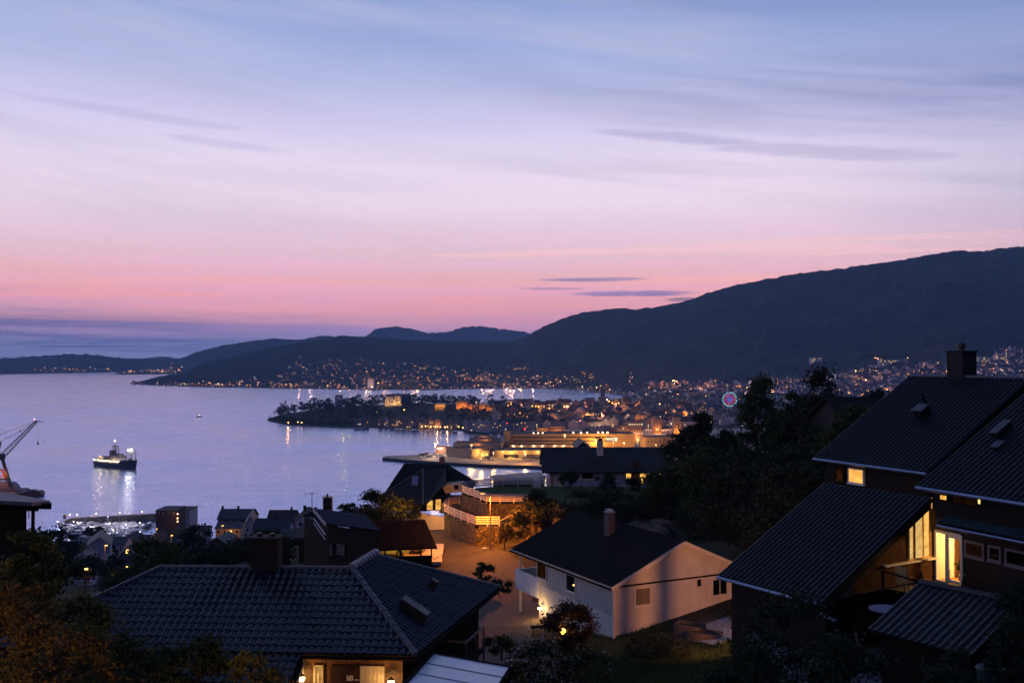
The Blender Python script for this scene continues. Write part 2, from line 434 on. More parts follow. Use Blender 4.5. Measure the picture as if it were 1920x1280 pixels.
def town_h(x, y):
    h = 2.5; b = 0.0
    for g, hh, r in HP:
        d2 = ((x - g.x) ** 2 + ((y - g.y) * .75) ** 2) / r ** 2
        b = np.maximum(b, hh * np.exp(-d2 * 1.3))
    h = h + b
    # the town climbs towards the foot of the mountain
    h = h + np.clip((y - 2500) / 1100, 0, 1) ** 1.3 * 26 * np.clip((x - 150) / 500, 0, 1)
    return h
def town_ground():
    pts = np.array([[p.x, p.y] for p in NORD])
    x0, x1, y0, y1 = -480, 2300, 1500, 4900
    xs = np.concatenate([np.arange(x0, 700, 9), np.arange(700, x1 + 1, 30)]); ys = np.concatenate([np.arange(y0, 2600, 9), np.arange(2600, y1, 30)])
    X, Y = np.meshgrid(xs, ys); P = np.column_stack([X.ravel(), Y.ravel()])
    sd = seg_dist(P, pts, len(pts))
    ragged = np.array([4 * fbm(p[0], p[1], 25, 3) if abs(s) < 40 else 0 for p, s in zip(P, sd)])
    sd = sd + ragged
    h = town_h(P[:, 0], P[:, 1])
    z = np.clip(sd * .45, -1.5, 2.2) + (h - 2.0) * np.clip(sd / 70, 0, 1)
    nx, ny = len(xs), len(ys); keep = sd > -25
    keepg = keep.reshape(ny, nx); mb = MB()
    idx = -np.ones(nx * ny, int); k = 0
    F = []
    for j in range(ny - 1):
        for i in range(nx - 1):
            if keepg[j, i] or keepg[j, i + 1] or keepg[j + 1, i] or keepg[j + 1, i + 1]:
                F.append((j * nx + i, j * nx + i + 1, (j + 1) * nx + i + 1, (j + 1) * nx + i))
    used = np.unique(np.array(F)); idx[used] = np.arange(len(used))
    mb.v = [(P[u, 0], P[u, 1], z[u]) for u in used]; mb.f = [tuple(idx[list(f)]) for f in F]; mb.mi = [0] * len(F)
    tag(mb.build('ground', M_ground, smooth=True), kind='structure')
town_ground()
def town_z(x, y): return float(town_h(np.float64(x), np.float64(y)))

# quay of the port, a flat platform with a stone face towards the water
QZ = 3.0
QUAY_PX = [(717, 857.5), (760, 861.5), (830, 866), (900, 870), (1000, 873), (1100, 880), (1400, 890), (2200, 890), (2200, 828), (1400, 803), (1100, 803), (1000, 805), (962, 812), (958, 818), (945, 820), (905, 822), (888, 828), (878, 830), (850, 836), (815, 846), (812, 851), (770, 853), (724, 854)]
QUAY = [gnd(x, y, QZ) for x, y in QUAY_PX]
mb = MB(); mb.poly(QUAY)
tag(mb.build('quay', M_quay), kind='structure')
mb = MB(); nq = len(QUAY)
for i in range(nq):
    a, b = QUAY[i], QUAY[(i + 1) % nq]
    mb.quad(a - Vector((0, 0, .004)), b - Vector((0, 0, .004)), Vector((b.x, b.y, -1.5)), Vector((a.x, a.y, -1.5)))
tag(mb.build('quay_edge', M_quaywall), kind='structure')

# ---------------------------------------------------------------- our hillside
CTRL = [  # x, y, z of the ground
    (0, 0, 113), (-14, 4, 112), (14, 4, 113), (-30, 0, 112), (34, 0, 114), (0, -40, 124), (-60, -40, 122), (60, -40, 126), (-100, 0, 112), (100, 0, 124),
    (-9, 18, 107.5), (-20, 20, 107), (5, 20, 107.6), (14, 24, 108), (26, 24, 109.4), (45, 22, 112),
    (-12, 34, 104.6), (-6, 34, 105.1), (-18, 38, 103.6), (-26, 40, 103), (1.5, 38, 104.5), (5.5, 46, 104.2), (3, 54, 102.2), (6.2, 57, 103.1), (9.5, 58.5, 103.9), (14.5, 61.5, 104.5), (12.2, 52, 104.4),
    (10, 44, 106), (13, 37, 108.2), (16, 34.5, 108.4), (13.5, 46, 107.0), (17, 52, 108.4), (20, 60, 108), (24, 44, 110.3), (28, 36, 110.4), (24, 30, 110.2), (40, 40, 113), (60, 40, 118),
    (-2, 66, 101.3), (-3, 74, 101.2), (-1, 80, 101.3), (-4, 88, 101.3), (-6, 96, 101.2), (-10, 106, 101.1), (-10, 115, 100.8), (-3, 58, 101.6), (-1, 50, 103), (-6, 56, 102), (-14, 60, 101), (-10, 78, 100.5), (-8, 86, 101.0), (-12, 92, 100.6),
    (0.8, 62, 101.2), (1, 72, 101.6), (2.5, 80, 102.2), (5, 90, 103.8), (0.4, 92.5, 101.6), (4, 100, 105.4), (8, 108, 105.6), (10, 85, 105.2), (16, 80, 106), (24, 75, 107), (18, 100, 104.8), (4, 117, 103.7), (10, 117, 103.9), (18, 117, 104.4), (30, 110, 106), (34, 90, 109), (40, 70, 112), (50, 100, 112), (44, 130, 106),
    (-15, 126, 99.5), (-22, 120, 97), (-30, 100, 96), (-22, 80, 97.5), (-32, 60, 99), (-40, 40, 101), (-60, 60, 95), (-60, 100, 88), (-20, 150, 92), (0, 150, 97), (30, 160, 96), (60, 180, 94),
    (-120, 100, 84), (-150, 200, 68), (-60, 200, 72), (0, 220, 78), (60, 240, 78), (150, 200, 95), (-60, 300, 52), (-150, 330, 45), (0, 320, 50), (100, 340, 50), (250, 300, 80), (-250, 300, 50),
    (-200, 430, 26), (-100, 430, 27), (0, 450, 22), (100, 460, 20), (-260, 520, 12), (-200, 560, 8), (-120, 560, 8), (0, 580, 6), (120, 600, 5), (300, 550, 15), (-300, 590, 2.2), (-230, 610, 2.2), (-270, 632, -1.5), (-330, 625, -1.5), (-205, 650, -1.5), (-165, 660, 2.0), (-100, 650, 2.6), (0, 680, 2.6), (150, 720, 2.5), (400, 760, 2.5), (-230, 690, -1.5), (-330, 660, -1.5), (-150, 705, -1.5), (-60, 735, -1.5), (20, 760, -1.5), (160, 830, -1.5), (420, 900, -1.5), (-450, 640, -1.5), (-450, 500, 10), (400, 400, 60), (400, 100, 140), (-400, 0, 110), (-400, 250, 60)]
_C = np.array(CTRL, float)
def ground_z(x, y):
    d2 = (_C[:, 0] - x) ** 2 + (_C[:, 1] - y) ** 2
    s = (5 + .10 * math.hypot(x, y)) ** 2
    # local linear fit: smooth through the measured points
    w = np.exp(-d2 / (2 * s)) + 1e-9 / (d2 + 1)
    dx = _C[:, 0] - x; dy = _C[:, 1] - y
    A = np.array([[w.sum(), (w * dx).sum(), (w * dy).sum()], [0, (w * dx * dx).sum(), (w * dx * dy).sum()], [0, 0, (w * dy * dy).sum()]])
    A[1, 0] = A[0, 1]; A[2, 0] = A[0, 2]; A[2, 1] = A[1, 2]
    A[1, 1] += .3 * s * w.sum(); A[2, 2] += .3 * s * w.sum()
    z = np.linalg.solve(A, np.array([(w * _C[:, 2]).sum(), (w * dx * _C[:, 2]).sum(), (w * dy * _C[:, 2]).sum()]))[0]
    return float(z)
def hillside():
    xs = np.concatenate([np.arange(-450, -60, 10), np.arange(-60, 60, 1.5), np.arange(60, 461, 10)]); ys = np.concatenate([np.arange(-60, 0, 5), np.arange(0, 150, 1.5), np.arange(150, 921, 8)])
    mb = MB(); nx = len(xs)
    for y in ys:
        for x in xs:
            z = ground_z(x, y); mb.v.append((x, y, max(-1.5, z + .12 * fbm(x, y, 4, 3) * (1 if y < 160 else 3))))
    for j in range(len(ys) - 1):
        for i in range(nx - 1): mb.f.append((j * nx + i, j * nx + i + 1, (j + 1) * nx + i + 1, (j + 1) * nx + i)); mb.mi.append(0)
    tag(mb.build('ground', M_ground, smooth=True), kind='structure')
hillside()
# ---------------------------------------------------------------- building helpers
M_tile = mat('dark_roof_tile', (9, 12, 21), .34, .3, 1.3, spec=.6, col2=(19, 26, 42), patch=((12, 15, 11), .5, .8))
M_tile3 = mat('black_roof_tile_worn', (13, 14, 18), .5, .3, 1.6, spec=.4, col2=(26, 28, 34), patch=((22, 18, 16), .45, .7))
M_tile2 = mat('brown_roof_tile', (22, 19, 19), .85, .3, 1.5, spec=.06, col2=(36, 30, 28))
M_tilecap = mat('ridge_tile', (60, 64, 76), .45, .3, 3, spec=.5, col2=(84, 88, 100))
M_darkwood = mat('dark_stained_boards', (21, 16, 13), .75, .3, 2, stretch=(1, 1, 6), col2=(32, 24, 18), spec=.15)
M_darktrim = mat('dark_trim_wood', (26, 22, 22), .85, .3, 2, spec=.06)
M_whiteboard = mat('white_painted_boards', (196, 196, 202), .6, .06, 1.2, spec=.3, col2=(214, 214, 218))
M_whitetrim = mat('white_painted_trim', (212, 210, 206), .5, .05, 2, spec=.3)
M_cream = mat('cream_painted_boards', (206, 190, 160), .6, .08, 1.5, spec=.25)
M_render = mat('white_render', (188, 186, 184), .8, .08, .8, bump=.15, bscale=20)
M_gutter = mat('zinc_gutter', (110, 124, 150), .35, .15, 2, metal=.7)
def stonemat():
    m = bpy.data.materials.new('rough_stone'); m.use_nodes = True; n = NT(m.node_tree); tc = n.node('ShaderNodeTexCoord')
    mp = n.node('ShaderNodeMapping'); n.put(mp.inputs[0], tc.outputs['Object']); mp.inputs['Scale'].default_value = (1, 1, 1.35)
    v = n.node('ShaderNodeTexVoronoi'); n.put(v.inputs['Vector'], mp.outputs[0]); v.inputs['Scale'].default_value = 3.0
    e = n.node('ShaderNodeTexVoronoi', feature='DISTANCE_TO_EDGE'); n.put(e.inputs['Vector'], mp.outputs[0]); e.inputs['Scale'].default_value = 3.0
    sc = n.node('ShaderNodeSeparateColor'); n.put(sc.inputs[0], v.outputs['Color']); c = n.mix(sc.outputs[0], lin(66, 58, 50), lin(118, 104, 84)); c = n.mix(n.m('MULTIPLY', n.noise(tc.outputs['Object'], 9, 4, .6), .5), c, lin(70, 66, 56))
    j = n.smooth(e.outputs['Distance'], .01, .09); c = n.mix(j, lin(34, 30, 26), c); b = n.node('ShaderNodeBsdfPrincipled'); n.put(b.inputs['Base Color'], c); b.inputs['Roughness'].default_value = .9
    bp = n.node('ShaderNodeBump'); bp.inputs['Distance'].default_value = .08; n.put(bp.inputs['Height'], n.m('ADD', j, n.m('MULTIPLY', n.noise(tc.outputs['Object'], 12, 4, .6), .4))); n.put(b.inputs['Normal'], bp.outputs[0])
    o = n.node('ShaderNodeOutputMaterial'); n.t.links.new(b.outputs[0], o.inputs[0]); return m
M_stonewall = stonemat()
M_rock = mat('bare_rock', (58, 52, 46), .95, .5, .8, bump=1.0, bscale=2.5, col2=(98, 86, 74), detail=8, patch=((34, 38, 26), .6, .8))
M_pole = mat('galvanised_steel', (120, 122, 124), .45, .15, 3, metal=.5)
M_black = mat('black_metal', (16, 16, 18), .5, .2, 3)
M_brick = mat('dark_red_brick', (40, 26, 21), .85, .4, 5, col2=(60, 38, 30), bump=.4)
M_glassdark = mat('dark_window_pane', (6, 8, 11), .06, .2, 1, spec=.55)
M_curtain = mat('grey_curtain', (120, 112, 104), .9, .2, 3, stretch=(5, 5, .3))
M_woodfloor = mat('deck_boards', (82, 62, 44), .7, .3, 4, stretch=(1, 6, 1))
M_patio = mat('patio_slabs', (92, 96, 104), .85, .15, 1.5, bump=.2)
G_win = glow('lit_window', (255, 186, 88), 1.3, .55, 1.4)
G_win2 = glow('lit_window_bright', (255, 206, 120), 2.6, .45, 2.0)
G_dim = glow('dim_lit_window', (220, 140, 70), .022, .7, 2.5)
G_bulb = glow('warm_bulb', (255, 214, 140), 30)

def roofframe(p1, p2, up):
    """eave p1->p2, 'up' any point on the roof plane above the eave"""
    u = (p2 - p1).normalized(); nn = u.cross(up - p1).normalized()
    if nn.z < 0: nn = -nn
    v = nn.cross(u).normalized()
    if v.z < 0: v = -v
    return u, v, nn
def tiles(mb, poly, p1, u, v, nn, tw=.30, tl=.36, amp=.055, step=.036, seg=6, holes=None):
    """rows of pan tiles clipped to a convex polygon lying in the plane"""
    C2 = [((p - p1).dot(u), (p - p1).dot(v)) for p in poly]
    u0 = min(c[0] for c in C2); u1 = max(c[0] for c in C2); v0 = min(c[1] for c in C2); v1 = max(c[1] for c in C2)
    area = sum(C2[i][0] * C2[(i + 1) % len(C2)][1] - C2[(i + 1) % len(C2)][0] * C2[i][1] for i in range(len(C2)))
    if area < 0: C2 = C2[::-1]
    bm = bmesh.new(); nu = int((u1 - u0) / tw * seg) + 2; rows = int((v1 - v0) / tl) + 2
    us = [u0 + i * tw / seg for i in range(nu)]
    k0 = math.floor(u0 / tw)
    prof = [amp * (.5 + .5 * math.cos(2 * math.pi * (i / seg - .15)) ** 1) * (1.3 if (i % seg) < seg * .5 else .75) for i in range(nu)]
    nt = nu // seg + 2
    for r in range(rows):
        jit = [random.uniform(-.006, .006) + (random.uniform(.004, .014) if random.random() < .04 else 0) for _ in range(nt)]; jv = [random.uniform(-.008, .008) for _ in range(nt)]
        va = v0 + r * tl; vb = va + tl * 1.02; ha = step; hb = 0.0
        row = []
        for (vv, hh) in ((va, 0.0), (va, ha), (vb, hb)):
            row.append([bm.verts.new((x, vv - (.012 if hh == ha else 0) + (jv[i_ // seg] if hh == ha else 0), hh + pr + jit[i_ // seg])) for i_, (x, pr) in enumerate(zip(us, prof))])
        for a in range(2):
            for i in range(nu - 1): bm.faces.new((row[a][i], row[a][i + 1], row[a + 1][i + 1], row[a + 1][i]))
    n = len(C2)
    for i in range(n):
        a = C2[i]; b = C2[(i + 1) % n]; no = Vector((b[1] - a[1], -(b[0] - a[0]), 0))
        if no.length < 1e-6: continue
        g = list(bm.verts) + list(bm.edges) + list(bm.faces)
        bmesh.ops.bisect_plane(bm, geom=g, plane_co=Vector((a[0], a[1], 0)), plane_no=no.normalized(), clear_outer=True)
    bm.verts.index_update()
    for w in bm.verts: w.index = w.index
    vs = [p1 + u * w.co.x + v * w.co.y + nn * w.co.z for w in bm.verts]
    mb.add(vs, [tuple(x.index for x in f.verts) for f in bm.faces]); bm.free()
def roof_face(mb_t, mb_s, poly, p1, p2, tw=.3, tl=.36, thick=.14, seg=6, **kw):
    up = max(poly, key=lambda p: (p - p1).cross(p2 - p1).length)
    u, v, nn = roofframe(p1, p2, up)
    tiles(mb_t, poly, p1, u, v, nn, tw, tl, seg=seg, **kw)
    lo = [p - nn * .012 for p in poly]
    mb_s.slab(lo, -nn * thick)
def caps(mb, a, b, L=.42, r=.13, lift=.03):
    a = Vector(a); b = Vector(b); d = b - a; n = max(1, int(d.length / L)); s = d / n; up = Vector((0, 0, lift))
    for i in range(n):
        p = a + s * i + up; q = a + s * (i + 1.12) + up
        mb.tube(p, q, r * 1.0, r * .82, 10)
def clad_h(mb, a, b, z0, top, step=.16, lap=.018, n=None):
    """horizontal lap boards between plan points a, b; top: function of u (0..L) -> z"""
    a = Vector((a[0], a[1], 0)); b = Vector((b[0], b[1], 0)); L = (b - a).length; d = (b - a) / L
    zmax = max(top(L * i / 40) for i in range(41)); z = z0
    while z < zmax:
        z1 = z + step
        us = [L * i / 80 for i in range(81) if top(L * i / 80) > z + .01]
        if len(us) > 1:
            ua, ub = us[0], us[-1]
            us2 = [L * i / 80 for i in range(81) if top(L * i / 80) > z1]
            ta, tb = (us2[0], us2[-1]) if len(us2) > 1 else (ua + (ub - ua) * .5, ua + (ub - ua) * .5)
            zt = min(z1, zmax)
            P = [a + d * ua + n * lap, a + d * ub + n * lap, a + d * tb, a + d * ta]
            P[0].z = P[1].z = z; P[2].z = P[3].z = zt
            mb.quad(*P); Q = [a + d * ua, a + d * ub]; Q[0].z = Q[1].z = z
            mb.quad(Q[0], Q[1], P[1], P[0])
        z = z1
def clad_v(mb, a, b, z0, top, pitch=.16, n=None, proud=.022):
    a = Vector((a[0], a[1], 0)); b = Vector((b[0], b[1], 0)); L = (b - a).length; d = (b - a) / L
    k = int(L / pitch); ang = math.atan2(d.y, d.x)
    for i in range(k + 1):
        u = min(L - .03, .03 + i * pitch); zt = top(u); c = a + d * u + n * (proud / 2)
        mb.box((c.x, c.y, (z0 + zt) / 2), (.055, proud, zt - z0), ang)
def camnormal(p, d):
    n = Vector((d[1], -d[0], 0)).normalized()
    if n.dot(Vector((0, 0, 0)) - Vector((p[0], p[1], 0))) < 0: n = -n
    return n
def window(par, p, d, u0, u1, z0, z1, pane=None, frame=None, mull=0, cross=0, fw=.07, label=None, sill=True, depth=.11, n=None, trim=0.0):
    """window standing proud of the wall line p + u*d"""
    p = Vector((p[0], p[1], 0)); d = Vector((d[0], d[1], 0)).normalized(); n = n or camnormal(p, d)
    if u1 < u0: u0, u1 = u1, u0
    ang = math.atan2(d.y, d.x); frame = frame or M_whitetrim; pane = pane or M_glassdark
    def bx(mb, ua, ub, za, zb, off, dep):
        c = p + d * ((ua + ub) / 2) + n * off
        mb.box((c.x, c.y, (za + zb) / 2), (ub - ua, dep, zb - za), ang)
    c0 = p + d * ((u0 + u1) / 2); base = Vector((c0.x, c0.y, z0))
    mb = MB(); t = trim
    bx(mb, u0 - fw - t, u0, z0 - fw - t, z1 + fw + t, depth / 2 + .005, depth); bx(mb, u1, u1 + fw + t, z0 - fw - t, z1 + fw + t, depth / 2 + .005, depth)
    bx(mb, u0, u1, z1, z1 + fw + t, depth / 2 + .005, depth); bx(mb, u0, u1, z0 - fw - t, z0, depth / 2 + .005, depth)
    for i in range(mull): uu = u0 + (u1 - u0) * (i + 1) / (mull + 1); bx(mb, uu - .025, uu + .025, z0, z1, depth / 2, depth - .02)
    for i in range(cross): zz = z0 + (z1 - z0) * (i + 1) / (cross + 1); bx(mb, u0, u1, zz - .02, zz + .02, depth / 2, depth - .03)
    w = mb.build('window', frame, par, org=parent_world(par))
    if label: w['label'] = label
    mb = MB(); bx(mb, u0, u1, z0, z1, .068, .02); mb.build('pane', pane, w)
    if sill:
        mb = MB(); bx(mb, u0 - fw - .03, u1 + fw + .03, z0 - fw - .05 - t, z0 - fw - t, .08, .16); mb.build('sill', frame, w)
    return w
def win_px(par, p, d, x0, y0, x1, y1, **kw):
    p = Vector((p[0], p[1], 0)); d = Vector((d[0], d[1], 0)).normalized(); ym = (y0 + y1) / 2; xm = (x0 + x1) / 2
    a = onwall(x0, ym, p, d); b = onwall(x1, ym, p, d); t = onwall(xm, y0, p, d); s = onwall(xm, y1, p, d)
    return window(par, p, d, (a - p).dot(d), (b - p).dot(d), s.z, t.z, **kw)
def wallquad(mb, a, b, z0, z1): mb.quad((a[0], a[1], z0), (b[0], b[1], z0), (b[0], b[1], z1), (a[0], a[1], z1))

# ---------------------------------------------------------------- plants
def leafmat(name, c1, c2, rough=.75, tr=.25):
    if name in MATS: return MATS[name]
    m = bpy.data.materials.new(name); m.use_nodes = True; n = NT(m.node_tree)
    g = n.node('ShaderNodeNewGeometry')
    tc = n.node('ShaderNodeTexCoord'); nz = n.noise(tc.outputs['Object'], .5, 3, .6)
    f = n.m('ADD', n.m('MULTIPLY', g.outputs['Random Per Island'], .6), n.m('MULTIPLY', nz, .4))
    cc = n.mix(f, lin(*c1), lin(*c2))
    b = n.node('ShaderNodeBsdfPrincipled'); n.put(b.inputs['Base Color'], cc); b.inputs['Roughness'].default_value = rough; b.inputs['Specular IOR Level'].default_value = .25
    t = n.node('ShaderNodeBsdfTranslucent'); n.put(t.inputs[0], cc); mx = n.node('ShaderNodeMixShader'); mx.inputs[0].default_value = tr
    n.t.links.new(b.outputs[0], mx.inputs[1]); n.t.links.new(t.outputs[0], mx.inputs[2])
    o = n.node('ShaderNodeOutputMaterial'); n.t.links.new(mx.outputs[0], o.inputs[0]); MATS[name] = m
    return m
L_green = leafmat('green_leaves', (34, 46, 26), (66, 80, 40))
L_dark = leafmat('dark_leaves', (26, 36, 26), (48, 60, 38))
L_olive = leafmat('olive_leaves', (60, 66, 30), (110, 106, 48))
L_rust = leafmat('rusty_hedge_leaves', (46, 44, 22), (86, 74, 36))
L_far = leafmat('far_leaves', (24, 34, 26), (46, 56, 38))
L_red = leafmat('reddish_shrub_leaves', (50, 38, 30), (80, 60, 42))
L_white = leafmat('white_blossom', (150, 140, 150), (200, 190, 196), tr=.4)
M_bark = mat('bark', (52, 44, 36), .9, .4, 3, bump=.8, stretch=(1, 1, .3))

def leaves(rng, mb, cx, n, size, blobs, flat=.5):
    """n leaf quads shared out over blobs (centre, radius)"""
    C = np.array([b[0] for b in blobs], float); Rr = np.array([b[1] for b in blobs], float)
    wts = Rr ** 2 / (Rr ** 2).sum(); k = rng.choice(len(blobs), n, p=wts)
    d = rng.normal(size=(n, 3)); d /= np.linalg.norm(d, axis=1)[:, None]
    r = np.minimum(np.abs(rng.normal(0, .62, n)), 1.7)
    P = C[k] + d * (Rr[k] * r)[:, None] * np.array([1.1, 1.1, .72]); P[:, 2] = np.maximum(P[:, 2], .05)
    a = rng.normal(size=(n, 3)); a /= np.linalg.norm(a, axis=1)[:, None]
    b = rng.normal(size=(n, 3)); b -= (b * a).sum(1)[:, None] * a; b /= np.linalg.norm(b, axis=1)[:, None]
    s = size * (.6 + .8 * rng.random(n)); A = a * s[:, None] * .5; B = b * s[:, None] * .32
    V = np.stack([P - A, P - B * 1.0, P + A, P + B], 1).reshape(-1, 3) + np.array(cx)
    base = len(mb.v); mb.v += V.tolist(); mb.f += [(base + 4 * i, base + 4 * i + 1, base + 4 * i + 2, base + 4 * i + 3) for i in range(n)]; mb.mi += [mb.cur] * n
def crown_blobs(rng, h0, h1, r, kind='round', n=26):
    B = []
    for i in range(n):
        t = rng.random(); z = h0 + (h1 - h0) * t
        if kind == 'round': rr = r * math.sqrt(max(.05, 1 - (2 * t - .9) ** 2))
        elif kind == 'cone': rr = r * (1 - t) * 1.05 + .1
        elif kind == 'loose': rr = r * (.55 + .45 * math.sin(math.pi * min(1, t * 1.05))) * (1.05 - .5 * t)
        else: rr = r * (.9 - .3 * t)
        a = rng.random() * 2 * math.pi; q = rr * (.35 + .65 * rng.random() ** .5)
        br = r * (.20 + .22 * rng.random()) * (1 if kind != 'cone' else (1.15 - t) * .8 + .1)
        if kind == 'loose': br *= .8
        B.append(((q * math.cos(a), q * math.sin(a), z), br))
    return B
def plant(name, label, cat, loc, h, r, nleaf, size, lm, kind='round', trunk=True, group=None, seed=0, nb=26, h0=None, crown='crown', trunk_r=None, extra=None):
    rng = np.random.default_rng(seed + 17); o = root(name, loc, label, cat, group)
    h0 = h * .28 if h0 is None else h0
    B = crown_blobs(rng, h0, h * .93, r, kind, nb)
    mb = MB(); leaves(rng, mb, loc, nleaf, size, B)
    mats = [lm]
    if extra is not None:
        mb.cur = 1; E = [(tuple(np.array(b[0]) * 1.03), b[1] * 1.05) for b in B]; leaves(rng, mb, loc, extra[1], extra[2], E); mats.append(extra[0])
    mb.build(crown, mats, o)
    if trunk:
        mb = MB(); tr = trunk_r or max(.05, h * .018); L = Vector(loc)
        pts = [L - Vector((0, 0, .3))]; q = L.copy()
        for i in range(5):
            q = q + Vector((rng.normal() * .03 * h, rng.normal() * .03 * h, h * .15)); pts.append(q.copy())
        mb.path(pts, [tr * (1 - .15 * i) for i in range(6)], 7)
        for b in B[:12]:
            e = L + Vector(b[0]); s = pts[min(5, max(1, int(b[0][2] / h * 5.5)))] - Vector((0, 0, h * .05))
            m_ = (s + e) / 2 + Vector((0, 0, -.02 * h)); mb.path([s, m_, e], [tr * .45, tr * .28, tr * .1], 5)
        mb.build('trunk', M_bark, o)
    return o
# ================================================================ the low tiled house in front (number 60)
K = at(779, 1228, 38.0); KZ = K.z                       # eave corner towards us
E2 = gnd(936, 1101, KZ); LW = gnd(-20, 1214, KZ)
R1 = at(660, 1066, 42.3)
uF, vF, nF = roofframe(LW, K, R1); uR, vR, nR = roofframe(K, E2, R1)
R2 = onplane(701, 1041, R1, nR); LR = onplane(302, 1064, R1, nF); R1 = onplane(660, 1066, K, nF)
h = root('tiled_house', (-9, 42, ground_z(-9, 42)), 'low house with broad dark tiled hip roof, brick chimney, lit porch and number 60', 'house')
mt, ms = MB(), MB()
front = [LW, K, R1, LR]
roof_face(mt, ms, front, LW, K, tw=.30, tl=.37, thick=.12)
R2p = R2 - nR * (R2 - K).dot(nR)
roof_face(mt, ms, [K, E2, R2p, R1], K, E2, tw=.30, tl=.37, thick=.12)
# roof slopes turned away from us
BE = Vector((E2.x - 6.2, E2.y + 3.2, KZ)); BL = Vector((LW.x + 1, LW.y + 9, KZ))
roof_face(mt, ms, [E2, BE, R2p], E2, BE, seg=4)
roof_face(mt, ms, [BE, BL, LR, R1, R2p], BE, BL, seg=4) if False else None
ms.slab([BL, LR, LR + Vector((0, 0, -.02)), BL + Vector((0, 0, -.02))], (.01, 0, 0))
bk = MB(); bk.poly([R1, LR, BL, BE]); bk.poly([R1, BE, R2p]); bk.poly([LR, LW, BL])
# lower skirt of the front slope over the car porch
vd = -vF
S0 = onplane(345, 1214, K, nF); S1 = onplane(566, 1222, K, nF)
S0 = LW + uF * (S0 - LW).dot(uF); S1 = LW + uF * (S1 - LW).dot(uF)
sk = [S0 + vd * 2.2 - uF * .2, S1 + vd * 2.2 - uF * .2, S1 + nF * .0, S0]
roof_face(mt, ms, [q - nF * .05 for q in sk], (sk[0] - nF * .05), (sk[1] - nF * .05), tw=.30, tl=.37, thick=.10)
roof = mt.build('roof', M_tile, h)
ms.build('roof_boards', M_darktrim, roof); bk.build('rear_slope', M_tile, roof)
for a_, b_, r_ in ((K, R1, .13), (LR, R1 + (LR - R1).normalized() * .05, .10), (LW, LR, .12), (E2, R2p, .12)): mc = MB(); caps(mc, a_, b_, .42, r_); mc.build('ridge_cap', M_tilecap, roof)
mc = MB(); caps(mc, R1, R2p + (R2p - R1) * .12, .36, .21, .06); mc.build('ridge_cap', mat('pale_ridge_tile', (118, 120, 132), .45, .25, 3), roof)
g = MB(); g.tube(K + Vector((.06, -.0, -.1)) , E2 + Vector((.06, 0, -.1)), .07, n=8); g.build('gutter', M_darktrim, h); g = MB(); g.tube(S1 + Vector((0, -.08, -.12)), K + Vector((0, -.06, -.12)), .07, n=8); g.build('gutter', M_darktrim, h)
# walls
ur = (E2 - K).normalized(); uf = (K - LW).normalized()
wk = K - ur * -.7 - uf * .75; we = E2 - ur * .9 - uf * .75
mw = MB(); wallquad(mw, wk.xy, we.xy, 101, KZ - .02)
nrw = Vector((ur.y, -ur.x, 0)); 
clad_v(mw, wk.xy, we.xy, 101.2, lambda u: KZ - .02, .2, n=nrw)
bw = we - ur * 0; wallquad(mw, we.xy, (BE.x + .8, BE.y - .8), 101, KZ - .02); wallquad(mw, (BE.x + .8, BE.y - .8), (BL.x, BL.y - 1), 101, KZ - .02)
PD = Vector((uf.x, uf.y, 0)).normalized(); pn = camnormal(wk, PD)
porch_p = wk + Vector((0, 0, 0)); p_l = S0 - uF * 0
fl = wk - uf * ((wk - S0).dot(uf)); fl2 = LW + uf * 1 + Vector((0, .8, 0))
mw.build('wall', M_darkwood, h); mw = MB(); wallquad(mw, (fl.x, fl.y + .1), (fl2.x, fl2.y), 101, KZ - .02); mw.build('wall', M_darkwood, h)
# porch wall in warm light, recessed under the eave
PW = wk + PD * 0
def pw(px, py): return onwall(px, py, PW, PD)
mp = MB(); a = pw(560, 1260); b = pw(800, 1260); b = wk
wallquad(mp, a.xy, b.xy, 104.6, KZ - .02); clad_v(mp, a.xy, b.xy, 104.6, lambda u: KZ - .03, .14, n=pn, proud=.018)
mp.build('porch_wall', mat('porch_wall_boards', (120, 84, 56), .7, .3, 3, stretch=(1, 1, 4)), h)
mp = MB(); e0 = pw(712, 1244); e1 = pw(747 + 20, 1244)
def pbox(mb, x0, x1, zt, zb, off, dep):
    a_ = pw(x0, 1262); b_ = pw(x1, 1262); c = (a_ + b_) / 2 + pn * off; mb.box((c.x, c.y, (zt + zb) / 2), ((b_ - a_).length, dep, zt - zb), math.atan2(PD.y, PD.x))
zt = pw(660, 1246).z; zb = zt - 2.1
dm = MB(); pbox(dm, 676, 721, zt, zb, .06, .08)
for k in range(6): x = 679 + k * 7.4; pbox(dm, x, x + .9, zt - .06, zb, .105, .02)
dd = dm.build('door', M_cream, h, org=None); dd['label'] = 'cream boarded double door under the porch'
dm = MB(); pbox(dm, 620, 674, zt, zb, .05, .05); dm.build('door', mat('dark_red_door', (52, 26, 20), .5, .2, 2), h)['label'] = 'dark red door with the number beside it'
dm = MB(); pbox(dm, 589, 592, zt, zb, .07, .08); pbox(dm, 604, 607, zt, zb, .07, .08); pbox(dm, 589, 607, zt, zt - .05, .07, .08); pbox(dm, 589, 607, zb + 1.2, zb + 1.25, .07, .08); pbox(dm, 596, 600, zt - .3, zb, .07, .1)
wn = dm.build('window', M_cream, h); dm = MB(); pbox(dm, 592, 604, zt - .05, zb + .3, .04, .02); dm.build('pane', glow('porch_side_light', (255, 190, 110), .5, .5, 3), wn)
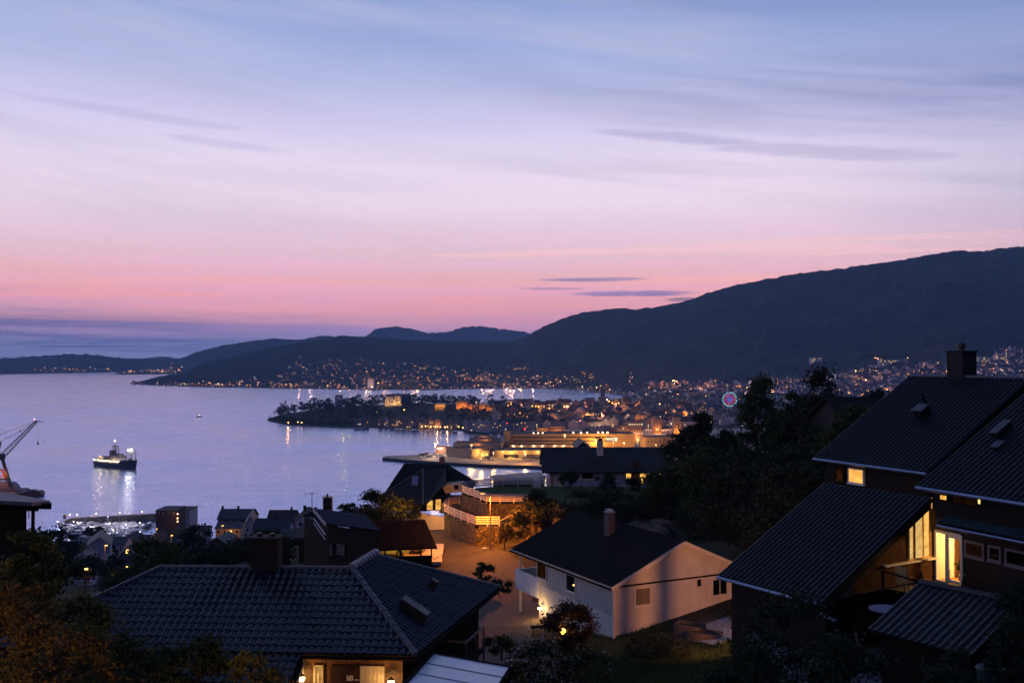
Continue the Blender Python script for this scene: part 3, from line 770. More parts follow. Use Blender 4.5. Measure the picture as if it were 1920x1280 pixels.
# house number made of bars
dn = MB()
def bar(x0, y0, x1, y1, wd=.035):
    A_ = pw(x0, y0) + pn * .12; B_ = pw(x1, y1) + pn * .12; dn.beam(A_, B_, wd, .03)
for s_ in [(656, 1264.6, 652.4, 1264.6), (652.2, 1264.6, 652.2, 1272.6), (652.2, 1272.4, 656, 1272.4), (656, 1272.4, 656, 1268.4), (656, 1268.4, 652.2, 1268.4),
           (658, 1264.6, 662, 1264.6), (662, 1264.6, 662, 1272.4), (662, 1272.4, 658, 1272.4), (658, 1272.4, 658, 1264.6)]: bar(*s_)
dn.build('house_number', mat('white_number', (230, 226, 216), .5, .05, 3), h)['label'] = 'white numerals 60 on the dark door'
dn = MB(); bar(664.5, 1271.5, 674, 1271.8, .05); dn.build('handle', M_whitetrim, h)
def wall_lamp(par, c, n, power, radius=.05, label=None, bulb=.09, col=(255, 186, 100)):
    c = Vector(c); m1 = MB(); m1.beam(c - n * .12, c, .03); m1.tube(c + Vector((0, 0, .02)), c + Vector((0, 0, .14)), .13, .03, 8); o1 = m1.build('wall_lamp', M_black, par)
    if label: o1['label'] = label
    m2 = MB(); m2.ball(c - Vector((0, 0, .06)), bulb, 8, 6); m2.build('bulb', G_bulb, o1, smooth=True)
    lamp('lamp_light', c - Vector((0, 0, .02)) + n * .18, power, col, radius, o1)
wall_lamp(h, pw(571.5, 1261) + pn * .45, pn, 44, bulb=.12, label='round glowing porch lamp at the left end of the porch')
wall_lamp(h, pw(737, 1268) + pn * .45, pn, 44, bulb=.12, label='round glowing porch lamp right of the cream door')
pb = MB(); pbox(pb, 533, 570, KZ - .1, 104, .0, .05); pb.build('side_panel', M_cream, h)
pb = MB(); pb.beam(S1 + vd * 2.3, S1 - Vector((0, 0, .25)), .16, .2); pb.build('bargeboard', M_darktrim, h)
pb = MB(); q0 = S1 + vd * 2.3 + Vector((.12, -.02, -.2)); pb.beam(q0, S1 + Vector((.1, 0, -.35)), .05, .05); pb.build('lit_trim', M_cream, h)
# chimney of brick
cc = onplane(496, 1072, K, nF); mc = MB(); mc.box((cc.x, cc.y + .35, cc.z + .35), (1.15, .8, 2.0)); mc.box((cc.x, cc.y + .35, cc.z + 1.4), (1.3, .95, .12))
ch = mc.build('chimney', M_brick, h); mc = MB(); mc.tube((cc.x - .3, cc.y + .35, cc.z + 1.45), (cc.x - .3, cc.y + .35, cc.z + 1.6), .13, .12); mc.build('flue', M_black, ch); mc = MB(); mc.tube((cc.x + .25, cc.y + .35, cc.z + 1.45), (cc.x + .25, cc.y + .35, cc.z + 1.58), .13, .12); mc.build('flue', M_black, ch)
# vents on the right slope
def vent(par, px, py, Lx, Ly, hz_, nn, uu, vv, p0, name='roof_vent', m1=None, lid=True, label=None):
    c = onplane(px, py, p0, nn); M = Matrix((uu, vv, nn)).transposed(); mb = MB(); mb.box(c + nn * (hz_ / 2), (Lx, Ly, hz_), M=M); o = mb.build(name, m1 or M_black, par)
    if lid: mb = MB(); mb.box(c + nn * (hz_ + .03), (Lx + .12, Ly + .12, .05), M=M); mb.build('lid', mat('vent_lid', (56, 60, 70), .5, .1), o)
    if label: o['label'] = label
    return o
vent(h, 771, 1152, .42, 1.15, .42, nR, uR, vR, K, label='long vent box with pale metal lid'); vent(h, 753, 1131, .12, .12, .4, nR, uR, vR, K, 'vent_pipe', lid=False)
vent(h, 809, 1100, .3, .3, .38, nR, uR, vR, K, 'vent_pipe', lid=False, label='small round black vent')
# small glazed balcony on the right wall
bq = we - ur * 3.4 + nrw * .1
bm_ = MB(); fz = at(912, 1222, 45).z
b0 = onwall(903, 1190, we + nrw * 1.2, ur); b1 = onwall(926, 1190, we + nrw * 1.2, ur)
zr = onwall(905, 1172, we + nrw * 1.2, ur).z; z_b = zr - 1.3
A_ = wk + ur * 4.6; B_ = wk + ur * 7.2
bm_.slab([Vector((A_.x, A_.y, z_b)), Vector((B_.x, B_.y, z_b)), Vector((B_.x + nrw.x * 1.1, B_.y + nrw.y * 1.1, z_b)), Vector((A_.x + nrw.x * 1.1, A_.y + nrw.y * 1.1, z_b))], (0, 0, .12))
bal = bm_.build('balcony', M_darktrim, h); bm_ = MB()
for t_ in (0, .5, 1):
    q = A_ + (B_ - A_) * t_ + nrw * 1.1; bm_.beam((q.x, q.y, z_b - (1.2 if t_ != .5 else 0)), (q.x, q.y, z_b + 1.1), .09)
q0, q1 = A_ + nrw * 1.1, B_ + nrw * 1.1
bm_.beam((q0.x, q0.y, z_b + 1.12), (q1.x, q1.y, z_b + 1.12), .1, .07); bm_.beam((A_.x, A_.y, z_b + 1.12), (q0.x, q0.y, z_b + 1.12), .08)
bm_.build('railing', M_pole, bal); bm_ = MB(); bm_.quad((q0.x, q0.y, z_b + .15), (q1.x, q1.y, z_b + .15), (q1.x, q1.y, z_b + 1.05), (q0.x, q0.y, z_b + 1.05)); bm_.build('glass_panel', glassmat(), bal)

# ================================================================ pale panel canopy beside the porch
CZ = KZ - .35
cp = [gnd(812, 1224, CZ), gnd(957, 1250, CZ - .0), gnd(850, 1420, CZ), gnd(672, 1380, CZ)]
o = root('canopy', (cp[2].x, cp[2].y, ground_z(cp[2].x, cp[2].y)), 'pale blue-white panel canopy roof standing beside the tiled house', 'canopy')
mb = MB(); mb.slab([p for p in cp], (0, 0, -.05)); mb.build('roof_panel', mat('white_roof_panel', (196, 206, 220), .35, .06, .8, spec=.5, coat=.2), o)
mb = MB()
for k in range(1, 7):
    a = cp[0] + (cp[3] - cp[0]) * (k / 7); b = cp[1] + (cp[2] - cp[1]) * (k / 7); mb.beam(a + Vector((0, 0, .012)), b + Vector((0, 0, .012)), .035, .02)
mb.build('seam', mat('canopy_seam', (96, 104, 118), .5), o)
mb = MB(); mb.beam(cp[0], cp[1], .07, .1); mb.beam(cp[1], cp[2], .07, .1); mb.beam(cp[0], cp[3], .12, .14); mb.build('edge_trim', M_darktrim, o)
for q in (cp[1], cp[2], cp[0], cp[3]): mb = MB(); mb.beam((q.x, q.y, CZ - .06), (q.x, q.y, ground_z(q.x, q.y) - .2), .1); mb.build('post', M_darktrim, o)

# ================================================================ white two-storey house
C1 = at(1147, 1101, 58.0); EZ = C1.z
L1 = gnd(957, 1029, EZ); l = (L1 - C1).normalized(); gdir = Vector((l.y, -l.x, 0)).normalized()
W = 10.4; rise = 2.25; Llen = (L1 - C1).length
RA = C1 + gdir * (W / 2) + Vector((0, 0, rise)); C2_ = C1 + gdir * W; RB = RA + l * Llen; L2 = L1 + gdir * W
h = root('white_house', (C1.x, C1.y, 103.3), 'white two-storey boarded house with dark shingle roof and warmly lit gable', 'house')
mt, ms = MB(), MB()
roof_face(mt, ms, [L1, C1, RA, RB], L1, C1, tw=.25, tl=.3, seg=4, amp=.012, step=.03, thick=.12)
roof_face(mt, ms, [C2_, L2, RB, RA], C2_, L2, tw=.25, tl=.3, seg=4, amp=.012, step=.03, thick=.12)
rf = mt.build('roof', mat('black_shingle', (15, 15, 17), .9, .35, 2, spec=.1, col2=(25, 25, 28), patch=((34, 32, 30), .4, .5)), h); ms.build('roof_boards', M_whitetrim, rf)
mc = MB(); caps(mc, RA, RB, .45, .09, .0); mc.build('ridge_cap', M_darktrim, rf)
mb = MB(); off = -gdir * 0; nl = -gdir; ng = -l
for a, b in ((C1, RA), (RA, C2_)):
    mb.beam(a + ng * .02 + Vector((0, 0, -.10)), b + ng * .02 + Vector((0, 0, -.10)), .05, .22)
mb.build('bargeboard', M_whitetrim, h)
mb = MB(); mb.tube(L1 + nl * .05 + Vector((0, 0, -.12)), C1 + nl * .05 + Vector((0, 0, -.12)), .06); mb.build('gutter', M_darktrim, h)
WA = C1 + gdir * .45 + l * .4; WB = WA + gdir * (W - .9); WL = WA + l * (Llen - .75)
ztop = EZ + .08
rl = lambda u: EZ + .05 + rise * (1 - abs(u + .45 - W / 2) / (W / 2)) - .08
# lower wall and recess under the balcony
REC = 3.0; WR = WL - l * REC
mb = MB(); wallquad(mb, WA.xy, WR.xy, 100.4, ztop); wallquad(mb, WR.xy, (WR + gdir * (W - .9)).xy, 100.4, ztop)
wallquad(mb, (WR + gdir * (W - .9)).xy, WB.xy, 100.4, ztop)
mb.poly([(WA.x, WA.y, 100.4), (WB.x, WB.y, 100.4), (WB.x, WB.y, rl(W - .9)), (WA.x + gdir.x * (W / 2 - .45), WA.y + gdir.y * (W / 2 - .45), rl(W / 2 - .45)), (WA.x, WA.y, rl(0))])
Wf = WR + gdir * 2.2; mb2 = MB(); wallquad(mb2, (WL + gdir * 3).xy, (WL + gdir * (W - .9)).xy, 100.4, ztop); wallquad(mb2, (WR + gdir * 3).xy, (WL + gdir * 3).xy, 100.4, ztop)
mb.v += []; wl = mb.build('wall', M_render, h); mb2.build('wall', M_render, h)
zb1 = onwall(990, 1076, WL, l).z
zb1 = 105.25; zb0 = 104.0
mb = MB(); clad_v(mb, WA.xy, WR.xy, zb1 - .35, lambda u: ztop, .24, n=nl, proud=.045); clad_h(mb, WA.xy, WB.xy, 100.6, rl, .22, .05, n=ng)
mb.build('cladding', M_whiteboard, wl)
mb = MB(); ang = math.atan2(l.y, l.x)
mb.box(((WA + ng * .03 + nl * .03).x, (WA + ng * .03 + nl * .03).y, 103.6), (.14, .14, 6.2), ang); mb.build('corner_board', M_whitetrim, h)
for dz, zz in ((0, EZ - .1), (0, 103.75)):
    mb = MB(); mb.beam(WA + gdir * .1 + ng * .045 + Vector((0, 0, zz - WA.z)), WB + ng * .045 + Vector((0, 0, zz - WA.z)), .03, .1); mb.build('trim_board', M_darktrim, h)
mb = MB(); q = WA + nl * .1 + ng * .02; mb.tube((q.x, q.y, EZ - .1), (q.x, q.y, 102.6), .04); mb.build('downpipe', M_whitetrim, h)
# balcony, parapet and posts
bl = MB(); P0 = WR; P1 = WL + l * .35
c = (P0 + P1) / 2; o_ = nl * .0
def pq(mb, a, b, z0, z1, th=.08):
    mb.slab([Vector((a.x, a.y, z0)), Vector((b.x, b.y, z0)), Vector((b.x, b.y, z1)), Vector((a.x, a.y, z1))], (Vector((b.y - a.y, a.x - b.x, 0)).normalized() * th))
mb = MB(); pq(mb, P1, P0, zb0, zb1); pq(mb, P1 + gdir * 3, P1, zb0, zb1); balc = mb.build('balcony', M_whiteboard, h)
mb = MB(); mb.slab([Vector((p.x, p.y, zb0 + .05)) for p in (P0, P1, P1 + gdir * 3, P0 + gdir * 3)], (0, 0, .12)); mb.build('balcony_floor', M_render, balc)
mb = MB(); mb.beam((P1.x, P1.y, zb1 + .02), (P0.x, P0.y, zb1 + .02), .14, .05); mb.beam((P1.x, P1.y, zb1 + .02), ((P1 + gdir * 3).x, (P1 + gdir * 3).y, zb1 + .02), .14, .05); mb.build('handrail', M_whitetrim, balc)
mb = MB(); q = P1 - l * .5 + gdir * .08; mb.beam((q.x, q.y, zb1 - .1), (q.x, q.y, ztop), .13); mb.build('post', M_whitetrim, h)
mb = MB(); mb.beam((q.x, q.y, 100.8), (q.x, q.y, zb0), .17); mb.build('post', M_whitetrim, h)['label'] = 'tall white post carrying the balcony'
win_px(h, WA, l, 1026, 1052, 1009.5, 1083, pane=G_dim, mull=0, fw=.05, label='upper window nearest the balcony, faintly lit')
win_px(h, WA, l, 1080, 1078, 1064.5, 1107, fw=.05, label='upper window with a small lamp inside')
mb = MB(); q = onwall(1078, 1096, WA, l) + nl * .075; mb.ball(q, .09, 8, 6, (1, 1, .6)); mb.build('window_lamp', glow('small_shade', (255, 190, 110), 3.5), h)
win_px(h, WA, gdir, 1190.5, 1102, 1217, 1132, pane=M_curtain, fw=.08, trim=.05, label='curtained window near the corner')
win_px(h, WA, gdir, 1305.5, 1085, 1313, 1098, fw=.05, sill=False, label='tiny upper window')
win_px(h, WA, gdir, 1335, 1085, 1361, 1113, pane=M_glassdark, mull=1, fw=.08, label='dark window at the far end of the gable wall')
win_px(h, WA, gdir, 1191, 1192, 1215, 1201, mull=1, fw=.06, label='low basement window')
wl_p = WR - l * .35; 
wall_lamp(h, Vector((WR.x, WR.y, onwall(1005, 1131, WA, l).z)) + nl * .25 - l * .55, nl, 75, label='glowing outdoor lamp on the ground-floor wall', bulb=.11, col=(255, 196, 120))
mb = MB(); q = WA + gdir * 3.9 + l * 4.6; zc = EZ + rise * .8
q = onplane(1143, 1001, C1, roofframe(C1, L1, RA)[2]); mb.box((q.x, q.y, q.z + .55), (.56, .5, 1.5), ang); ch = mb.build('chimney', mat('grey_render', (76, 72, 80), .85, .15, 2), h)
mb = MB(); mb.box((q.x, q.y, q.z + 1.45), (.62, .52, .08), ang); mb.box((q.x, q.y, q.z + 1.6), (.5, .4, .06), ang); mb.build('cap', M_pole, ch)
mb = MB(); q = onwall(1110, 1163, WA, l); mb.box((q.x + nl.x * .2, q.y + nl.y * .2, q.z), (.9, .45, .25), ang); mb.build('ledge', M_whitetrim, h)
WH = dict(WA=WA, WB=WB, l=l, g=gdir, ng=ng, nl=nl)
# ================================================================ the large dark wooden house on the right
def up_of(p1, p2, deg, side):
    """eave p1->p2; returns horizontal uphill unit and slope vector; side: a point uphill of the eave"""
    u = (p2 - p1).normalized(); w = Vector((-u.y, u.x, 0))
    if w.dot(side - p1) < 0: w = -w
    return u, w, Vector((w.x, w.y, math.tan(R(deg))))
hC = root('timber_house', (20, 44, 110), 'large dark timber house of stepped tiled roofs with a brightly lit terrace door', 'house')
def dslope(par, p1, p2, deg, length, name_lab, back=3.0, tw=.26, tl=.34, seg=6, gut=True, over=0.0, caps_=True, m=None):
    m = m or M_tile3
    u, w, s = up_of(p1, p2, deg, p1 + Vector((1, .4, 0)))
    q1, q2 = p1 + s * length, p2 + s * length
    mt, ms = MB(), MB(); roof_face(mt, ms, [p1, p2, q2, q1], p1, p2, tw=tw, tl=tl, seg=seg, thick=.16, step=.016, amp=.05)
    r = mt.build('roof', m or M_tile, par); r['label'] = name_lab; ms.build('roof_boards', M_darktrim, r)
    if back:
        b = w * back + Vector((0, 0, -math.tan(R(deg)) * back)); mb = MB(); mb.slab([q1, q2, q2 + b, q1 + b], (0, 0, -.12)); mb.build('rear_slope', m or M_tile, r)
    if caps_: mb = MB(); caps(mb, q1, q2, .42, .12, .02); mb.build('ridge_cap', M_tilecap, r)
    if gut: mb = MB(); mb.tube(p1 - w * .07 + Vector((0, 0, -.06)), p2 - w * .07 + Vector((0, 0, -.06)), .075); mb.build('gutter', M_gutter, r)
    return dict(u=u, w=w, s=s, q1=q1, q2=q2, r=r)
# upper roof
a1 = gnd(1527, 858, 115.0); a2 = gnd(1739, 886, 115.0)
UA = dslope(hC, a1, a2, 32, 6.5, 'highest roof slope with the chimney', back=5)
un, vn_, nnA = UA['u'], UA['s'].normalized(), UA['u'].cross(UA['s']).normalized()
if nnA.z < 0: nnA = -nnA
# extend the ridge out of the frame: second bay of the same roof behind
vent(hC, 1733, 781, .55, .5, .5, nnA, un, vn_, a1, label='square vent hood on the highest roof')
vent(hC, 1741, 765, .1, .1, .9, nnA, un, vn_, a1, 'vent_pipe', lid=False)
cq = onwall(1803, 702, UA['q1'] + Vector((.3, .0, 0)), UA['u']); M_ch = mat('dark_chimney', (26, 22, 22), .8, .3, 4)
ang = math.atan2(UA['u'].y, UA['u'].x); cz = UA['q1'].z
mb = MB(); mb.box((cq.x, cq.y, cz + .35), (1.0, .95, 1.9), ang); mb.box((cq.x, cq.y, cz + 1.3), (1.1, 1.05, .08), ang); ch = mb.build('chimney', M_ch, hC)
mb = MB(); mb.tube((cq.x, cq.y, cz + 1.3), (cq.x, cq.y, cz + 1.5), .14); mb.tube((cq.x, cq.y, cz + 1.48), (cq.x, cq.y, cz + 1.72), .24, .2, 10); mb.build('cowl', M_black, ch)
# right roof, in front of the upper roof's gable
b1 = gnd(1720, 911, 114.8); b2 = gnd(1990, 953, 114.8)
UB = dslope(hC, b1, b2, 31, 9.5, 'right-hand roof slope with small vents', back=3)
nnB = UB['u'].cross(UB['s']).normalized(); nnB = nnB if nnB.z > 0 else -nnB
vent(hC, 1881, 812, .9, .3, .3, nnB, UB['s'].normalized(), UB['u'], b1, label='low vent with grey lid on the right-hand roof')
vent(hC, 1873, 838, .35, .3, .12, nnB, UB['s'].normalized(), UB['u'], b1, lid=True)
# lower left roof
d1 = gnd(1347, 1079, 110.5); d2 = gnd(1541, 1131, 110.5)
UD = dslope(hC, d1, d2, 28, 6.75, 'long lower roof slope with a zinc gutter', back=0, caps_=False)
# walls: stories below the eaves, built as boarded boxes
def boardbox(par, p1, p2, w, depth, z0, z1, inset=.45, name='wall', m=None, ends=.35):
    u = (p2 - p1).normalized(); a = p1 + w * inset + u * ends; b = p2 + w * inset - u * ends
    n = -w; mb = MB(); c = a + w * depth; d = b + w * depth
    wallquad(mb, a.xy, b.xy, z0, z1); wallquad(mb, b.xy, d.xy, z0, z1); wallquad(mb, a.xy, c.xy, z0, z1); wallquad(mb, c.xy, d.xy, z0, z1)
    clad_h(mb, a.xy, b.xy, z0, lambda t: z1, .18, .02, n=n.normalized()); clad_h(mb, b.xy, d.xy, z0, lambda t: z1, .18, .02, n=u)
    mb.build(name, m or M_darkwood, par); return a, b
wa, wb = boardbox(hC, a1, a2, UA['w'], 9, 106, 114.98)
# gable triangle of upper roof, facing us
mb = MB(); ga = wb; gb = wb + UA['w'] * 10; mb.poly([(ga.x, ga.y, 114.9), (gb.x, gb.y, 114.9), ((ga + UA['w'] * 5.6).x, (ga + UA['w'] * 5.6).y, 114.9 + 5.9 * math.tan(R(32)))]); mb.build('gable', M_darkwood, hC)
win_px(hC, wa, UA['u'], 1594.5, 880, 1620.5, 904, pane=glow('warm_room', (255, 178, 84), 1.5, .4, 1.6), fw=.06, label='brightly lit upper window')
win_px(hC, wa, UA['u'], 1570, 876, 1584, 902, pane=glow('dim_room', (190, 110, 50), .06, .9, 4), fw=.05, frame=M_darktrim, label='dim upper window beside the bright one')
wc, wd = boardbox(hC, b1, b2, UB['w'], 6, 113.55, 114.78, inset=.6)
win_px(hC, wc, UB['u'], 1765.5, 928, 1778.5, 936, pane=G_win, fw=.04, frame=M_darktrim, sill=False, label='small slit window glowing orange')
win_px(hC, wc, UB['u'], 1790, 931, 1835, 944, pane=G_dim, fw=.04, frame=M_darktrim, sill=False, label='long slit window, dim')
win_px(hC, wc, UB['u'], 1836.5, 935, 1842, 944, pane=G_win2, fw=.03, frame=M_darktrim, sill=False, label='small bright end of the slit window')
# terrace wall plane with door
W0 = onwall(1755, 1050, (18.02, 42.45), (.362, -.932)); dW = Vector((.362, -.932, 0)).normalized(); nW = -Vector((dW.y, -dW.x, 0))
if nW.x > 0: nW = -nW
def tw_(px, py): return onwall(px, py, W0, dW)
DZ = 110.6
zt = tw_(1780, 1003).z; DT = DZ + 2.12
# storey wall in pieces round the door opening
def uof(px, py=1050): return (tw_(px, py) - W0).dot(dW)
uD0, uD1 = uof(1756.5), uof(1803.5); uE = uof(2050)
def panel(mb, ua, ub, za, zb, off=0):
    a = W0 + dW * ua + nW * off; b = W0 + dW * ub + nW * off; wallquad(mb, a.xy, b.xy, za, zb)
M_terr = mat('brown_textured_wall', (42, 30, 24), .9, .35, 5, bump=.8)
mb = MB(); panel(mb, uD1, uE, DZ - .6, 113.6); panel(mb, -.3, uD0, DZ - .6, 113.6); panel(mb, uD0, uD1, DT, 113.6); panel(mb, uD0, uD1, DZ - .6, DZ)
mb.build('terrace_wall', M_terr, hC)
# glazed door and side light
def framebar(mb, ua, ub, za, zb, dep=.1, off=.0):
    c = W0 + dW * ((ua + ub) / 2) + nW * (dep / 2 - .03 + off); mb.box((c.x, c.y, (za + zb) / 2), (ub - ua, dep, zb - za), math.atan2(dW.y, dW.x))
um = uof(1775); um2 = uof(1780.5)
mb = MB(); framebar(mb, uD0 - .05, uD0 + .04, DZ, DT); framebar(mb, um - .02, um + .06, DZ, DT); framebar(mb, uD1 - .02, uD1 + .08, DZ, DT); framebar(mb, uD0, uD1, DT - .08, DT + .04); framebar(mb, uD0, uD1, DZ - .02, DZ + .06)
framebar(mb, um + .07, um + .15, DZ, DT - .08, .06); framebar(mb, um + .15, uD1 - .02, DT - .2, DT - .08, .06)
framebar(mb, um + .15, uD1, DZ + .06, DZ + .2, .06)
dr = mb.build('door', M_whitetrim, hC); dr['label'] = 'white-framed glass terrace door with side light'
mb = MB(); panel(mb, uD0 + .04, um - .02, DZ + .05, DT - .08, .01); panel(mb, um + .1, uD1 - .02, DZ + .1, DT - .15, .01); mb.build('door_glass', glassmat(), dr)
mb = MB(); hd = W0 + dW * (uD1 - .08) + nW * .06; mb.beam((hd.x, hd.y, DZ + .95), (hd.x, hd.y, DZ + 1.1), .03, .05); mb.build('handle', M_pole, dr)
# the lit room behind the door
M_room = mat('cream_room_wall', (226, 206, 168), .8, .05, 1); M_roomf = mat('room_floor', (150, 104, 62), .5, .15, 3)
ra = W0 + dW * (uD0 - .15); rb = W0 + dW * (uD1 + 1.6); dp = -nW * 3.6
mb = MB(); wallquad(mb, ra.xy, (ra + dp).xy, DZ, DZ + 2.5); wallquad(mb, (ra + dp).xy, (rb + dp).xy, DZ, DZ + 2.5); wallquad(mb, rb.xy, (rb + dp).xy, DZ, DZ + 2.5)
mb.quad((ra.x, ra.y, DZ + 2.5), (rb.x, rb.y, DZ + 2.5), ((rb + dp).x, (rb + dp).y, DZ + 2.5), ((ra + dp).x, (ra + dp).y, DZ + 2.5)); rm = mb.build('room', M_room, hC)
mb = MB(); mb.quad((ra.x, ra.y, DZ + .01), (rb.x, rb.y, DZ + .01), ((rb + dp).x, (rb + dp).y, DZ + .01), ((ra + dp).x, (ra + dp).y, DZ + .01)); mb.build('room_floor', M_roomf, rm)
mb = MB(); q = ra + dp * .45 + dW * .35; mb.box((q.x, q.y, DZ + 1.0), (.06, .7, 2.0), math.atan2(dW.y, dW.x)); mb.build('inner_door', mat('orange_wood', (150, 84, 40), .5, .2, 3), rm)
q = (ra + rb) / 2 + dp * .5; mb = MB(); mb.ball((q.x, q.y, DZ + 2.2), .16, 8, 6); mb.build('ceiling_lamp', glow('room_lamp', (255, 220, 160), 12), rm, smooth=True)
lamp('room_light', (q.x, q.y, DZ + 1.9), 720, (255, 206, 134), .15, rm)
pq_ = W0 + dW * (um + .28) - nW * .55
plo = plant('house_plant', 'leafy potted plant standing inside the lit terrace door', 'plant', (pq_.x, pq_.y, DZ), .95, .28, 260, .13, leafmat('indoor_leaves', (80, 84, 20), (140, 130, 40)), trunk=False, seed=3, nb=9, h0=.55, crown='leaves')
mb = MB(); mb.tube((pq_.x, pq_.y, DZ), (pq_.x, pq_.y, DZ + .35), .13, .17, 10); mb.build('pot', M_render, plo); mb = MB(); mb.tube((pq_.x, pq_.y, DZ + .3), (pq_.x, pq_.y, DZ + .7), .02); mb.build('stem', M_bark, plo)
# row of white-framed windows on the terrace wall
for x0, y0, x1, y1, lab, pn_ in ((1815, 1019, 1845, 1041, 'white-framed window nearest the door, faint lamp inside', G_dim), (1859, 1027, 1877, 1048, 'small square white-framed window', None), (1891, 1035, 1926, 1058, 'white-framed window at the edge of the wall', None)):
    ym = (y0 + y1) / 2
    window(hC, W0, dW, uof(x0, ym), uof(x1, ym), tw_((x0 + x1) / 2, y1).z, tw_((x0 + x1) / 2, y0).z, pane=pn_ or M_glassdark, frame=mat('lilac_grey_frame', (112, 102, 112), .6, .1), fw=.09, n=nW, label=lab)
# narrow porch roof strip above
s1 = onwall(1757, 981, b1 - UB['w'] * .15, UB['u']); s2 = onwall(1985, 1012, b1 - UB['w'] * .15, UB['u']); s2.z = s1.z
us_, ws_, ss_ = up_of(s1, s2, 14, s1 + Vector((1, .4, 0)))
mt, ms = MB(), MB(); roof_face(mt, ms, [s1, s2, s2 + ss_ * 1.0, s1 + ss_ * 1.0], s1, s2, tw=.2, tl=1.2, amp=.05, seg=6, thick=.04)
pr = mt.build('porch_roof', mat('green_corrugated_sheet', (60, 84, 90), .35, .2, 1, spec=.6), hC); ms.build('roof_boards', M_darktrim, pr)
mb = MB(); mb.tube(s1 + Vector((0, 0, -.08)), s2 + Vector((0, 0, -.08)), .06); mb.build('gutter', M_gutter, pr)
# gable wall with the sloping window, beside the door
gu = UD['w']; gp = Vector((W0.x, W0.y, 0)) + nW * .0
gn = camnormal(W0, gu); WT = W0; W0 = W0 - gn * .08
def gw(px, py): return onwall(px, py, W0, gu)
def ug(px, py=1040): return (gw(px, py) - W0).dot(gu)
uL = ug(1600); zsill = gw(1705, 1052).z
rz = lambda u: d2.z + ((W0 + gu * u) - d2).dot(UD['w']) * math.tan(R(28)) - .14
uW0, uW1 = ug(1701, 1020), ug(1742, 1020)
A0 = W0 + gu * uL
mb = MB(); wallquad(mb, A0.xy, W0.xy, 106, DZ - 0.0); 
mb.poly([(A0.x, A0.y, DZ)] + [tuple((W0 + gu * u).xy) + (DZ,) for u in (uW0, uW1, 0)] + [(W0.x, W0.y, zsill), tuple((W0 + gu * uW0).xy) + (zsill,), (A0.x, A0.y, max(DZ, min(zsill, rz(uL))))])
panelu = [(uL, uW0)]
pl = [W0 + gu * uL, W0 + gu * uW0]
mb.poly([(pl[0].x, pl[0].y, min(zsill, rz(uL))), (pl[1].x, pl[1].y, zsill), (pl[1].x, pl[1].y, rz(uW0))])
clad_h(mb, A0.xy, W0.xy, 106.2, lambda u: min(zsill, rz(uL + u)), .22, .05, n=gn)
mb.build('gable_wall', mat('brown_lap_boards', (70, 46, 27), .95, .3, 2, spec=.04), hC)
mb = MB(); mb.beam(W0 + gu * (ug(1655)) + gn * .1 + Vector((0, 0, zsill - W0.z)), W0 + gn * .1 + Vector((0, 0, zsill - W0.z)), .18, .07); mb.build('sill', M_cream, hC)
mb = MB()
for px in (1702, 1713, 1743):
    u = ug(px, 1020); q = W0 + gu * u + gn * .03; mb.beam((q.x, q.y, zsill), (q.x, q.y, rz(u)), .09, .06)
q0 = W0 + gu * ug(1700, 1020) + gn * .03; q1 = W0 + gu * ug(1745, 1020) + gn * .03; mb.beam((q0.x, q0.y, rz(ug(1700))), (q1.x, q1.y, rz(ug(1745))), .06, .09); mb.beam((q0.x, q0.y, zsill + .05), (q1.x, q1.y, zsill + .05), .06, .09)
u = ug(1731); q = W0 + gu * u + gn * .0; mb.beam((q.x, q.y, zsill), (q.x, q.y, rz(u)), .04, .05)
gwin = mb.build('window', mat('yellow_pine_frame', (196, 140, 76), .5, .15, 3), hC); gwin['label'] = 'tall lit window with a sloping top'
mb = MB(); a_, b_ = W0 + gu * uW0, W0 + gu * uW1; mb.poly([(a_.x, a_.y, zsill), (b_.x, b_.y, zsill), (b_.x, b_.y, rz(uW1)), (a_.x, a_.y, rz(uW0))]); mb.build('pane', glassmat(), gwin)
# curtains and back panel behind the sloping window; lamplight given as their own glow
mb = MB()
for px0, px1 in ((1703, 1710), (1716, 1724), (1731, 1739)):
    a_ = W0 + gu * ug(px0, 1020) - gn * .36; b_ = W0 + gu * ug(px1, 1020) - gn * .36; mb.beam(((a_ + b_) / 2).to_tuple()[:2] + (zsill - .3,), ((a_ + b_) / 2).to_tuple()[:2] + (rz(ug(px0)) - .12,), (b_ - a_).length, .05)
mb.build('curtain', glow('curtain_fold_glow', (255, 206, 120), .9, .3, 4), gwin)
mb = MB(); a_ = W0 + gu * (uW0 - .6) - gn * .45; b_ = W0 + gu * .5 - gn * .45; mb.poly([(a_.x, a_.y, zsill - .6), (b_.x, b_.y, zsill - .6), (b_.x, b_.y, rz(0) - .1), (a_.x, a_.y, rz(uW0 - .6) - .1)]); mb.build('glow_back_panel', glow('curtain_glow', (255, 190, 96), 1.25, .45, 3.5), gwin)
q = W0 + gu * (uW0 + uW1) / 2 - gn * .9; 
mb = MB(); gs = UD['s']; mb.beam(d2 + Vector((0, 0, -.12)) + gn * .1, d2 + gs * 6.4 + Vector((0, 0, -.12)) + gn * .1, .06, .26); mb.build('bargeboard', M_darktrim, hC)
W0g = W0; W0 = WT
